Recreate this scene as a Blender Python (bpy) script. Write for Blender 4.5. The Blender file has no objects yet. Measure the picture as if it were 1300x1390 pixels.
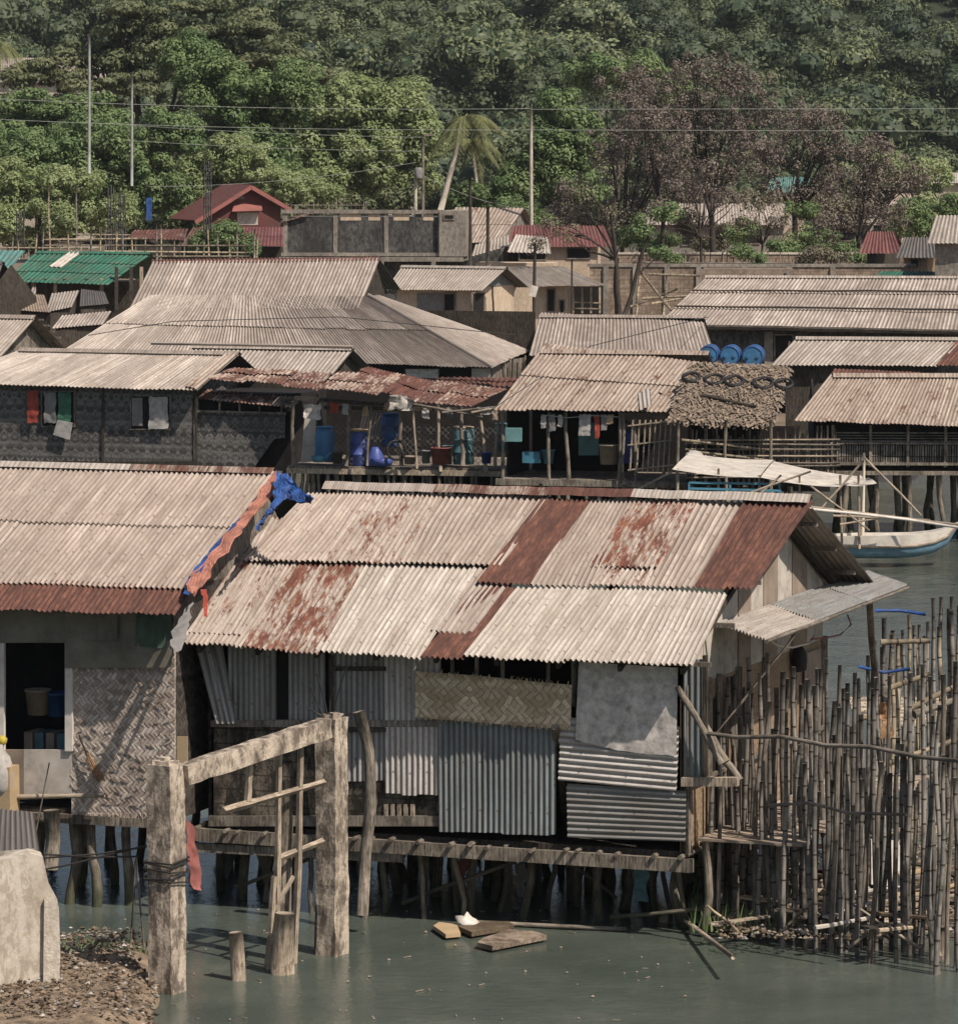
import bpy, math, random
import numpy as np
from mathutils import Vector as V, noise as mn
random.seed(7); rs = np.random.RandomState(11)
sc = bpy.context.scene; COL = sc.collection
rnd = random.random
def ru(a, b): return a + (b-a)*rnd()
# ------------------------------------------------------------------ camera model
FPX = 6000.; TILT = math.atan(495/6000.); CAM = V((0, 0, 10.))
_F = V((0, math.cos(TILT), -math.sin(TILT))); _U = V((0, math.sin(TILT), math.cos(TILT))); _R = V((1, 0, 0)); EZ = V((0, 0, 1))
def ray(px, py): return _F*FPX + _R*(px-650) + _U*(695-py)
def PZ(px, py, z): r = ray(px, py); return CAM + r*((z-10)/r.z)
def PD(px, py, d): r = ray(px, py); return CAM + r*(d/r.y)
def hit(px, py, o, n): r = ray(px, py); return CAM + r*((o-CAM).dot(n)/r.dot(n))
class PL:
    def __init__(s, o, u, v): s.o = o.copy(); s.u = u.normalized(); s.v = (v-s.u*v.dot(s.u)).normalized(); s.n = s.u.cross(s.v)
    def px(s, x, y, n=0): p = hit(x, y, s.o+s.n*n, s.n)-s.o; return (p.dot(s.u), p.dot(s.v))
    def w(s, a, b, n=0): return s.o+s.u*a+s.v*b+s.n*n
    def hp(s, x, y, n=0): return hit(x, y, s.o+s.n*n, s.n)
class Fr:
    def __init__(s, o, yaw):
        a = math.radians(yaw); s.o = o.copy(); s.ex = V((math.cos(a), -math.sin(a), 0)); s.ey = V((math.sin(a), math.cos(a), 0)); s.yaw = yaw
    def w(s, x, y, z): return s.o+s.ex*x+s.ey*y+EZ*z
    def fac(s, y=0): return PL(s.w(0, y, 0), s.ex, EZ)      # normal points to the viewer (ex x ez = -ey)
    def side(s, x=0): return PL(s.w(x, 0, 0), s.ey, EZ)     # normal +ex
    def roof(s, y, z, pitch):
        p = math.radians(pitch); return PL(s.w(0, y, z), s.ex, s.ey*math.cos(p)+EZ*math.sin(p))
# ------------------------------------------------------------------ materials
class Mt:
    def __init__(s, name):
        s.m = bpy.data.materials.new(name); s.m.use_nodes = True; s.t = s.m.node_tree; s.t.nodes.clear()
        s.uv = s.n('ShaderNodeUVMap').outputs[0]; s.rand = s.n('ShaderNodeObjectInfo').outputs['Random']
        s.obj = s.n('ShaderNodeTexCoord').outputs['Object']
        a = s.n('ShaderNodeAttribute'); a.attribute_name = 'sid'; s.sid = a.outputs['Fac']
        g = s.n('ShaderNodeNewGeometry'); s.pos = g.outputs['Position']
    def n(s, t): return s.t.nodes.new(t)
    def set(s, k, v):
        if isinstance(v, bpy.types.NodeSocket): s.t.links.new(v, k)
        elif isinstance(v, (tuple, list)): k.default_value = tuple(v)+((1,) if len(v) == 3 and k.type == 'RGBA' else ())
        elif k.type in ('VECTOR', 'RGBA'): k.default_value = (v,)*len(k.default_value)
        else: k.default_value = v
    def ma(s, op, a, b=0, c=0):
        n = s.n('ShaderNodeMath'); n.operation = op
        for i, x in enumerate((a, b, c)): s.set(n.inputs[i], x)
        return n.outputs[0]
    def vm(s, op, a, b=(0, 0, 0)):
        n = s.n('ShaderNodeVectorMath'); n.operation = op; s.set(n.inputs[0], a); s.set(n.inputs[1], b); return n.outputs[0]
    def noise(s, vec, scale, detail=4, rough=.55, sc3=None):
        if sc3: vec = s.vm('MULTIPLY', vec, sc3)
        n = s.n('ShaderNodeTexNoise'); s.set(n.inputs['Vector'], vec); n.inputs['Scale'].default_value = scale
        n.inputs['Detail'].default_value = detail; n.inputs['Roughness'].default_value = rough; return n.outputs['Fac']
    def ramp(s, f, stops):
        n = s.n('ShaderNodeValToRGB'); s.set(n.inputs[0], f); e = n.color_ramp.elements
        while len(e) < len(stops): e.new(.5)
        for i, (p, c) in enumerate(stops):
            e[i].position = p; e[i].color = (c, c, c, 1) if isinstance(c, (int, float)) else tuple(c)+(1,)
        return n.outputs[0]
    def mix(s, f, a, b, mode='MIX'):
        n = s.n('ShaderNodeMix'); n.data_type = 'RGBA'; n.blend_type = mode; s.set(n.inputs[0], f); s.set(n.inputs[6], a); s.set(n.inputs[7], b); return n.outputs[2]
    def sep(s, v): n = s.n('ShaderNodeSeparateXYZ'); s.set(n.inputs[0], v); return n.outputs
    def comb(s, x, y, z=0):
        n = s.n('ShaderNodeCombineXYZ'); s.set(n.inputs[0], x); s.set(n.inputs[1], y); s.set(n.inputs[2], z); return n.outputs[0]
    def white(s, v): n = s.n('ShaderNodeTexWhiteNoise'); n.noise_dimensions = '3D'; s.set(n.inputs['Vector'], v); return n.outputs['Value']
    def bump(s, h, st=.5, d=.01):
        n = s.n('ShaderNodeBump'); n.inputs['Strength'].default_value = st; n.inputs['Distance'].default_value = d; s.set(n.inputs['Height'], h); return n.outputs[0]
    def uvo(s, k=37.):
        o = s.comb(s.ma('ADD', s.ma('MULTIPLY', s.rand, k), s.ma('MULTIPLY', s.sid, 53.)), s.ma('MULTIPLY', s.rand, k*.7)); return s.vm('ADD', s.uv, o)
    def out(s, col, rough=.8, nrm=None, spec=.3, **kw):
        b = s.n('ShaderNodeBsdfPrincipled'); s.set(b.inputs['Base Color'], col); s.set(b.inputs['Roughness'], rough); s.set(b.inputs['Specular IOR Level'], spec)
        for k, v in kw.items(): s.set(b.inputs[k.replace('_', ' ')], v)
        if nrm is not None: s.t.links.new(nrm, b.inputs['Normal'])
        o = s.n('ShaderNodeOutputMaterial'); s.t.links.new(b.outputs[0], o.inputs[0]); return s.m
def metal(name, c1, c2, rust=0., rc1=(.12, .038, .026), rc2=(.27, .115, .062), nails=True, stain=.5, rough=.62, nv=.62, nu=.3):
    k = Mt(name); uv = k.uvo(); col = k.mix(k.sid, c1, c2)
    st = k.noise(uv, 1, 5, .6, (9, .55, 1)); col = k.mix(k.ramp(st, [(.35, .0), (.75, 1.)]), col, (c1[0]*.55, c1[1]*.5, c1[2]*.47))
    dt = k.noise(uv, 1.3, 6, .65); col = k.mix(k.ma('MULTIPLY', k.ramp(dt, [(.42, 0.), (.72, 1.)]), stain), col, (.17, .125, .095))
    # pale lime-like wear
    wr = k.noise(uv, 2.2, 5, .6, (2.5, .8, 1)); col = k.mix(k.ma('MULTIPLY', k.ramp(wr, [(.5, 0.), (.75, 1.)]), .35), col, (min(1, c2[0]*1.25), min(1, c2[1]*1.25), min(1, c2[2]*1.22)))
    f1 = k.noise(uv, 1, 4, .7, (26, 1.6, 1)); col = k.mix(k.ma('MULTIPLY', k.ramp(f1, [(.46, 0.), (.66, 1.)]), .22), col, (c1[0]*.45, c1[1]*.39, c1[2]*.34))
    f2 = k.noise(uv, 9, 6, .75, (1.6, 1, 1)); col = k.mix(k.ma('MULTIPLY', k.ramp(f2, [(.54, 0.), (.64, 1.)]), .5), col, (.13, .09, .07))
    vx = k.ma('SINE', k.ma('MULTIPLY', k.sep(k.uv)[0], 62.8319)); valley_shade = k.ma('MULTIPLY', k.ramp(k.ma('MULTIPLY_ADD', vx, -.5, .5), [(.5, 0.), (.95, 1.)]), k.ramp(k.noise(uv, 1, 4, .6, (3, .8, 1)), [(.3, .35), (.6, .8)])); col = k.mix(valley_shade, col, (c1[0]*.42, c1[1]*.38, c1[2]*.34))  # rib valleys darkened: their shade put into the colour, patchy with grime
    rn = k.ma('ADD', k.ma('MULTIPLY', k.noise(uv, 1, 7, .7, (3.2, 1.1, 1)), .65), k.ma('MULTIPLY', k.noise(uv, 1, 3, .6, (30, 5, 1)), .35))
    th = .78-.62*rust
    msk = k.ramp(rn, [(max(0, th-.035), 0.), (min(1, th+.035), 1.)])
    rc = k.mix(k.ramp(k.noise(uv, 1, 6, .75, (20, 5, 1)), [(.42, 0.), (.66, 1.)]), rc1, rc2); rc = k.mix(k.ma('MULTIPLY', k.ramp(k.noise(uv, 1, 5, .7, (5, .9, 1)), [(.4, 1.), (.6, 0.)]), .6), rc, (rc1[0]*.45, rc1[1]*.55, rc1[2]*.6))
    col = k.mix(msk, col, rc)
    if nails:
        x, y, z = k.sep(k.uv)
        fx = k.ma('SUBTRACT', k.ma('FRACT', k.ma('DIVIDE', x, nu)), .5); fy = k.ma('SUBTRACT', k.ma('FRACT', k.ma('DIVIDE', y, nv)), .5)
        cell = k.white(k.comb(k.ma('FLOOR', k.ma('DIVIDE', x, nu)), k.ma('FLOOR', k.ma('DIVIDE', y, nv)), k.rand))
        d = k.ma('SQRT', k.ma('ADD', k.ma('POWER', k.ma('MULTIPLY', fx, nu), 2), k.ma('POWER', k.ma('MULTIPLY', k.ma('ADD', fy, k.ma('MULTIPLY', cell, .06)), nv), 2)))
        nm = k.ma('MULTIPLY', k.ma('LESS_THAN', d, .016), k.ma('GREATER_THAN', cell, .25)); col = k.mix(k.ma('MULTIPLY', nm, .6), col, (.06, .035, .025))
    bp = k.bump(k.noise(uv, 22, 4), .25, .01)
    return k.out(col, k.ma('ADD', k.ma('MULTIPLY', msk, .25), rough), bp, .35)
def woven(name, c1, c2, w=.045, rot=45., zig=.55, dark=.35, tarry=0.):
    k = Mt(name); dn = k.n('ShaderNodeTexNoise'); k.set(dn.inputs['Vector'], k.uv); dn.inputs['Scale'].default_value = 2.2; dn.inputs['Detail'].default_value = 3
    x, y, z = k.sep(k.vm('ADD', k.uv, k.vm('MULTIPLY', k.vm('SUBTRACT', dn.outputs['Color'], (.5, .5, .5)), (w*2.2, w*2.2, 0)))); a = math.radians(rot)
    # zigzag weave: mirror every band so strands form chevrons
    zx = k.ma('PINGPONG', x, zig)
    p = k.ma('DIVIDE', k.ma('ADD', k.ma('MULTIPLY', zx, math.cos(a)), k.ma('MULTIPLY', y, math.sin(a))), w)
    q = k.ma('DIVIDE', k.ma('SUBTRACT', k.ma('MULTIPLY', y, math.cos(a)), k.ma('MULTIPLY', zx, math.sin(a))), w)
    i = k.ma('FLOOR', p); j = k.ma('FLOOR', q); m4 = k.ma('FLOORED_MODULO', k.ma('ADD', i, j), 4.)
    h = k.ma('LESS_THAN', m4, 1.5)
    sh = k.white(k.comb(j, k.ma('FLOOR', k.ma('DIVIDE', k.ma('ADD', i, j), 4)), k.rand)); sv = k.white(k.comb(i, k.ma('FLOOR', k.ma('DIVIDE', k.ma('ADD', i, k.ma('ADD', j, 2)), 4)), 7.3))
    r = k.ma('ADD', k.ma('MULTIPLY', h, sh), k.ma('MULTIPLY', k.ma('SUBTRACT', 1, h), sv))
    col = k.mix(r, c1, c2)
    ed = k.ma('ADD', k.ma('MULTIPLY', h, k.ma('ABSOLUTE', k.ma('SUBTRACT', k.ma('FRACT', q), .5))), k.ma('MULTIPLY', k.ma('SUBTRACT', 1, h), k.ma('ABSOLUTE', k.ma('SUBTRACT', k.ma('FRACT', p), .5))))
    col = k.mix(k.ramp(ed, [(.36, 0.), (.5, 1.)]), col, (c1[0]*dark, c1[1]*dark, c1[2]*dark))
    col = k.mix(k.ma('MULTIPLY', h, .18), col, (c1[0]*.5, c1[1]*.5, c1[2]*.5))
    big = k.noise(k.obj, 1.1, 5, .6); col = k.mix(k.ramp(k.noise(k.uv, 14, 5, .7), [(.52, 0.), (.68, .7)]), col, (c1[0]*.4, c1[1]*.4, c1[2]*.4)); col = k.mix(k.ma('MULTIPLY', k.ramp(big, [(.4, 0.), (.68, 1.)]), .5+tarry), col, (c1[0]*.5, c1[1]*.46, c1[2]*.42))
    return k.out(col, .75, k.bump(k.ma('SUBTRACT', .5, ed), .7, .012), .25)
def wood(name, c1, c2, sc=(20, 1.2, 1), dk=.6, mossy=0.):
    k = Mt(name); uv = k.uvo(); g = k.noise(uv, 1.6, 6, .65, sc); col = k.mix(k.ramp(g, [(.33, 0.), (.66, 1.)]), c1, c2)
    b = k.noise(k.pos, 2.3, 5, .65); col = k.mix(k.ma('MULTIPLY', k.ramp(b, [(.42, 0.), (.62, 1.)]), dk), col, (.035, .028, .022)); s5 = k.noise(uv, 1, 6, .75, (26, 5, 1)); col = k.mix(k.ramp(s5, [(.5, 0.), (.6, .8)]), col, (c1[0]*.35, c1[1]*.33, c1[2]*.3))
    if mossy: col = k.mix(k.ma('MULTIPLY', k.ramp(k.sep(k.pos)[2], [(.0, 1.), (.55, 0.)]), mossy), col, (.045, .055, .022))
    return k.out(col, .85, k.bump(g, .8, .02), .2)
def bamboo(name, c1, c2):
    k = Mt(name); uv = k.uvo(5); x, y, z = k.sep(uv); nd = k.ma('ABSOLUTE', k.ma('SUBTRACT', k.ma('FRACT', k.ma('DIVIDE', y, .31)), .5))
    col = k.mix(k.ramp(k.noise(k.comb(k.ma('MULTIPLY', x, 3), y, 0), 2.6, 5, .65), [(.35, 0.), (.65, 1.)]), c1, c2)
    col = k.mix(k.ma('MULTIPLY', k.sid, .72), col, (.055, .05, .044))
    col = k.mix(k.ma('LESS_THAN', nd, .035), col, (.04, .03, .022))
    col = k.mix(k.ma('MULTIPLY', k.ramp(k.noise(k.pos, 3.1, 5, .7), [(.48, 0.), (.62, 1.)]), .75), col, (.03, .026, .02))
    return k.out(col, .7, k.bump(k.ma('LESS_THAN', nd, .05), .6, .01), .25)
def concrete(name, c1, c2, stain=(.05, .045, .035), amt=.7, sc=1.6, bk=False, bp=.5):
    k = Mt(name); col = k.mix(k.ramp(k.noise(k.obj, 3.2, 7, .7), [(.3, 0.), (.7, 1.)]), c1, c2)
    v = k.noise(k.obj, sc, 8, .72, (1, 1, .45)); col = k.mix(k.ma('MULTIPLY', k.ramp(v, [(.45, 0.), (.6, 1.)]), amt), col, stain)
    h = k.noise(k.obj, 26, 6, .7)
    col = k.mix(k.ramp(h, [(.3, .35), (.5, 0.)]), col, (stain[0], stain[1], stain[2]))
    if bk:
        b = k.n('ShaderNodeTexBrick'); k.set(b.inputs['Vector'], k.uv); b.inputs['Scale'].default_value = 1; b.inputs['Brick Width'].default_value = .4; b.inputs['Row Height'].default_value = .2
        b.inputs['Mortar Size'].default_value = .012; b.inputs['Color1'].default_value = (1, 1, 1, 1); b.inputs['Color2'].default_value = (.7, .7, .7, 1); b.inputs['Mortar'].default_value = (.35, .32, .3, 1)
        col = k.mix(.85, col, b.outputs[0], 'MULTIPLY')
    v2 = k.noise(k.obj, 7.5, 6, .75, (1, 1, .5)); col = k.mix(k.ma('MULTIPLY', k.ramp(v2, [(.47, 0.), (.56, 1.)]), amt), col, stain)
    return k.out(col, .9, k.bump(h, bp, .03), .2)
def plain(name, c, rough=.6, var=.25, sc=4., spec=.3, bp=.2, grime=.3, **kw):
    k = Mt(name); n = k.noise(k.obj, sc, 6, .65); d = tuple(x*(1-var) for x in c); l = tuple(min(1, x*(1+var*.6)) for x in c)
    col = k.mix(k.ramp(n, [(.3, 0.), (.7, 1.)]), d, l)
    col = k.mix(k.ma('MULTIPLY', k.ramp(k.noise(k.pos, sc*.8, 6, .7), [(.5, 0.), (.68, 1.)]), grime), col, (.06, .048, .038))
    return k.out(col, rough, k.bump(n, bp, .02), spec, **kw)
def leafm(name, c1, c2, c3, sc=.6, tr=.25):
    k = Mt(name); x = k.ramp(k.noise(k.pos, sc, 3, .6), [(.35, 0.), (.65, 1.)]); col = k.mix(x, c1, c2); col = k.mix(k.ma('MULTIPLY', k.sid, .8), col, c3)
    col = k.mix(k.ma('MULTIPLY', k.white(k.vm('MULTIPLY', k.pos, (.9, .9, .9))), .0), col, c3)
    b = k.n('ShaderNodeBsdfPrincipled'); k.set(b.inputs['Base Color'], col); b.inputs['Roughness'].default_value = .6; b.inputs['Specular IOR Level'].default_value = .25
    t = k.n('ShaderNodeBsdfTranslucent'); k.set(t.inputs[0], col); mx = k.n('ShaderNodeMixShader'); mx.inputs[0].default_value = tr
    k.t.links.new(b.outputs[0], mx.inputs[1]); k.t.links.new(t.outputs[0], mx.inputs[2]); o = k.n('ShaderNodeOutputMaterial'); k.t.links.new(mx.outputs[0], o.inputs[0]); return k.m
M = {}
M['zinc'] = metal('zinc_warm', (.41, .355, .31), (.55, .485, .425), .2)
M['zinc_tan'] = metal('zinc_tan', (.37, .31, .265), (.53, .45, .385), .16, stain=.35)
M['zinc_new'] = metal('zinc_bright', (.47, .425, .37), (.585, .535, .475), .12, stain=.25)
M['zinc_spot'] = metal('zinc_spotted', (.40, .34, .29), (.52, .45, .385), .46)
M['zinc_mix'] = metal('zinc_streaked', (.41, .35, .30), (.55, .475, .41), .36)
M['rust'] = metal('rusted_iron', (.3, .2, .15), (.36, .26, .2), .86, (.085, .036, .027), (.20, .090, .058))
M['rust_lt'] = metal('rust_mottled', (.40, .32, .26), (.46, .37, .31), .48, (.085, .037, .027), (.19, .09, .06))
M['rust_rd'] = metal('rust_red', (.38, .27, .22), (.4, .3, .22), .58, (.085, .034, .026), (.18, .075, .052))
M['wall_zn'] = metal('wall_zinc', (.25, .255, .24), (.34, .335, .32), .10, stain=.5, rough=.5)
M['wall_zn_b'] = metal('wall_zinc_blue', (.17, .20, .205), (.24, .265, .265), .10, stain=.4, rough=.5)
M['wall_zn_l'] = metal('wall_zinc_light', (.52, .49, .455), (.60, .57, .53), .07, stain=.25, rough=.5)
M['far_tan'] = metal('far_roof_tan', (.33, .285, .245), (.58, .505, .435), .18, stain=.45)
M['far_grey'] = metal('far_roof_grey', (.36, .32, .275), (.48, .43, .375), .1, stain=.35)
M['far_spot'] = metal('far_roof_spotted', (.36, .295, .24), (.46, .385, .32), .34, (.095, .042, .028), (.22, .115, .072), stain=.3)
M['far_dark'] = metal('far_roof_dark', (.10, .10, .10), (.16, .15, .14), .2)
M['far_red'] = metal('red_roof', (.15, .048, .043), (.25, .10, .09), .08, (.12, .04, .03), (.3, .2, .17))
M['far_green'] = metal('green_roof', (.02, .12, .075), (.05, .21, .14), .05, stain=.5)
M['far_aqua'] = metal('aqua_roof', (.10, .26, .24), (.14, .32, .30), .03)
M['woven'] = woven('woven_wall', (.30, .24, .20), (.74, .64, .54), .05, 45, 1.3, .32)
M['woven_new'] = woven('woven_fresh', (.46, .35, .22), (.80, .65, .46), .075, 45, .32, .3)
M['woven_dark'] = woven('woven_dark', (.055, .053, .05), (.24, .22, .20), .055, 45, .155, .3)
M['woven_shade'] = woven('woven_shaded', (.035, .03, .026), (.12, .10, .085), .06, 45, .2, .3)  # shaded copy of the weave: wall shade put into the colour
M['woven_tan'] = woven('woven_tan', (.27, .19, .12), (.40, .29, .19), .035, 45, .12, .6)
M['wood'] = wood('weathered_wood', (.14, .118, .094), (.36, .305, .245))
M['wood_pale'] = wood('pale_wood', (.28, .22, .16), (.56, .46, .35), dk=.45)
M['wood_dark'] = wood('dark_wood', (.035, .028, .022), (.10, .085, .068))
M['stilt'] = wood('stilt_wood', (.12, .10, .078), (.33, .28, .22), mossy=.8)
M['bamboo'] = bamboo('bamboo_pole', (.15, .135, .115), (.37, .33, .285))
M['bamboo_l'] = bamboo('bamboo_pale', (.36, .28, .18), (.52, .43, .30))
M['conc'] = concrete('old_concrete', (.40, .33, .255), (.57, .48, .38), (.085, .066, .05), .75, 3.4)
M['conc_l'] = concrete('pale_concrete', (.5, .44, .36), (.6, .54, .45), (.2, .16, .12), .35, 1.2)
M['block'] = concrete('block_wall', (.13, .105, .08), (.24, .20, .155), (.02, .018, .014), .85, 1.8, True)
M['cream'] = concrete('cream_plaster', (.54, .48, .39), (.60, .54, .45), (.27, .215, .165), .6, .9, bp=.12)
M['wall_cream'] = concrete('wall_cream', (.50, .40, .29), (.58, .47, .35), (.3, .22, .16), .4, .7)
M['conc_dark'] = concrete('sooty_concrete', (.07, .07, .067), (.15, .142, .13), (.022, .021, .02), .7, .5)
M['conc_mid'] = concrete('grey_concrete', (.25, .22, .18), (.36, .32, .27), (.08, .07, .06), .5, .5)
M['brick'] = concrete('rough_brick', (.26, .19, .14), (.42, .33, .25), (.1, .075, .055), .5, .8, True)
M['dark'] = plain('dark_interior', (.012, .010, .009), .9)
M['plastic'] = plain('cloudy_sheet', (.54, .49, .44), .5, .38, 9, bp=.5, grime=.45)
M['tarp_olive'] = plain('olive_tarp', (.17, .15, .115), .55, .4, 2.2, bp=.6, grime=.35)
M['tarp_green'] = plain('green_tarp', (.055, .085, .06), .5, .4, 3, bp=.6)
M['tarp_org'] = plain('orange_tarp', (.36, .155, .11), .6, .5, 6, bp=.8, grime=.25)
M['tarp_blue'] = plain('blue_tarp', (.03, .085, .27), .5, .7, 7, bp=.9, grime=.5)
M['canvas'] = plain('canvas', (.66, .58, .47), .8, .18, 2, grime=.25)
M['pale_canvas'] = plain('pale_canvas', (.50, .45, .385), .85, .25, 3, grime=.4)
M['white'] = plain('white_paint', (.6, .55, .48), .5, .2, 3, grime=.35)
M['blue'] = plain('blue_plastic', (.025, .08, .22), .45, .5, 3, .4, grime=.55)
M['blue_f'] = plain('blue_faded', (.05, .16, .30), .45, .3, 3, .4, grime=.4)
M['blue_v'] = plain('violet_blue_plastic', (.06, .09, .30), .45, .3, 5, .4, grime=.4)
M['teal'] = plain('teal_drum', (.08, .17, .19), .5, .35, 4, .4, grime=.5)
M['teal_door'] = plain('teal_door', (.12, .24, .24), .6, .2, 3, grime=.3)
M['sea_blue'] = plain('sea_blue_paint', (.06, .19, .27), .45, .3, 3, .4, grime=.3)
M['black'] = plain('black_rubber', (.014, .013, .013), .6)
M['grey'] = plain('grey_cloth', (.20, .19, .18), .9, .3, 5)
M['pale_cloth'] = plain('pale_cloth', (.40, .37, .34), .9, .35, 6)
M['red_cloth'] = plain('red_cloth', (.33, .06, .04), .9, .4, 9)
M['green_cloth'] = plain('green_cloth', (.05, .14, .09), .9, .4, 9)
M['pink'] = plain('pink_cloth', (.28, .10, .085), .9, .4, 6)
M['board'] = plain('pale_board', (.47, .42, .36), .8, .25, 3, grime=.45)
M['board_b'] = plain('brown_board', (.28, .22, .17), .8, .3, 3, grime=.45)
M['cardboard'] = plain('cardboard', (.40, .29, .17), .85, .15, 3, grime=.2)
M['wire'] = plain('wire', (.03, .028, .026), .6)
M['wire_l'] = plain('pale_wire', (.32, .33, .30), .6)
M['straw'] = plain('straw', (.30, .18, .10), .9, .5, 30)
M['thatch'] = plain('thatch', (.25, .195, .145), .95, .55, 9, bp=.9, grime=.5)
M['bark'] = plain('bark', (.10, .08, .062), .9, .4, 3, bp=.8)
M['bark_d'] = plain('bark_dark', (.045, .035, .028), .9, .4, 3, bp=.8)
M['red_wall'] = plain('dull_red_wall', (.12, .04, .035), .8, .3, 1, grime=.3)
M['red_trim'] = plain('red_trim', (.27, .10, .085), .7, .2, 1)
kd = Mt('dirt'); cd = kd.mix(kd.ramp(kd.noise(kd.pos, .6, 6, .7), [(.3, 0.), (.7, 1.)]), (.10, .075, .055), (.22, .17, .125)); M['dirt'] = kd.out(kd.mix(kd.ramp(kd.ma('DIVIDE', kd.sep(kd.pos)[1], 1000.), [(.34, 0.), (.40, 1.)]), cd, (.03, .04, .02)), .95)
kr = Mt('rubble'); cr = kr.ramp(kr.sid, [(0., (.06, .045, .033)), (.3, (.20, .15, .10)), (.6, (.36, .27, .19)), (.85, (.30, .27, .24)), (1., (.62, .57, .5))]); cr = kr.mix(kr.ramp(kr.noise(kr.pos, 3.5, 7, .75), [(.42, 0.), (.6, .8)]), cr, (.07, .052, .036)); M['rubble'] = kr.out(cr, .95, kr.bump(kr.noise(kr.pos, 18, 6, .7), 1., .04), .15)
LG = dict(
 rain=leafm('leaf_rain_tree', (.065, .085, .04), (.13, .15, .07), (.24, .245, .13), .35),
 bright=leafm('leaf_bright', (.19, .25, .095), (.28, .335, .15), (.44, .47, .26), .5, .4),
 mid=leafm('leaf_mid', (.085, .145, .055), (.15, .215, .085), (.28, .34, .15), .5, .33),
 brown=leafm('leaf_brown', (.105, .084, .068), (.165, .135, .108), (.30, .25, .205), .8, .2),
 mixed=leafm('leaf_brown_green', (.13, .11, .08), (.17, .155, .10), (.26, .24, .15), .8, .2),
 hill=leafm('leaf_hill', (.028, .048, .028), (.066, .092, .044), (.24, .26, .125), .035, .2),
 palm=leafm('leaf_palm', (.08, .10, .035), (.15, .16, .06), (.22, .22, .10), .5, .2))
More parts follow.
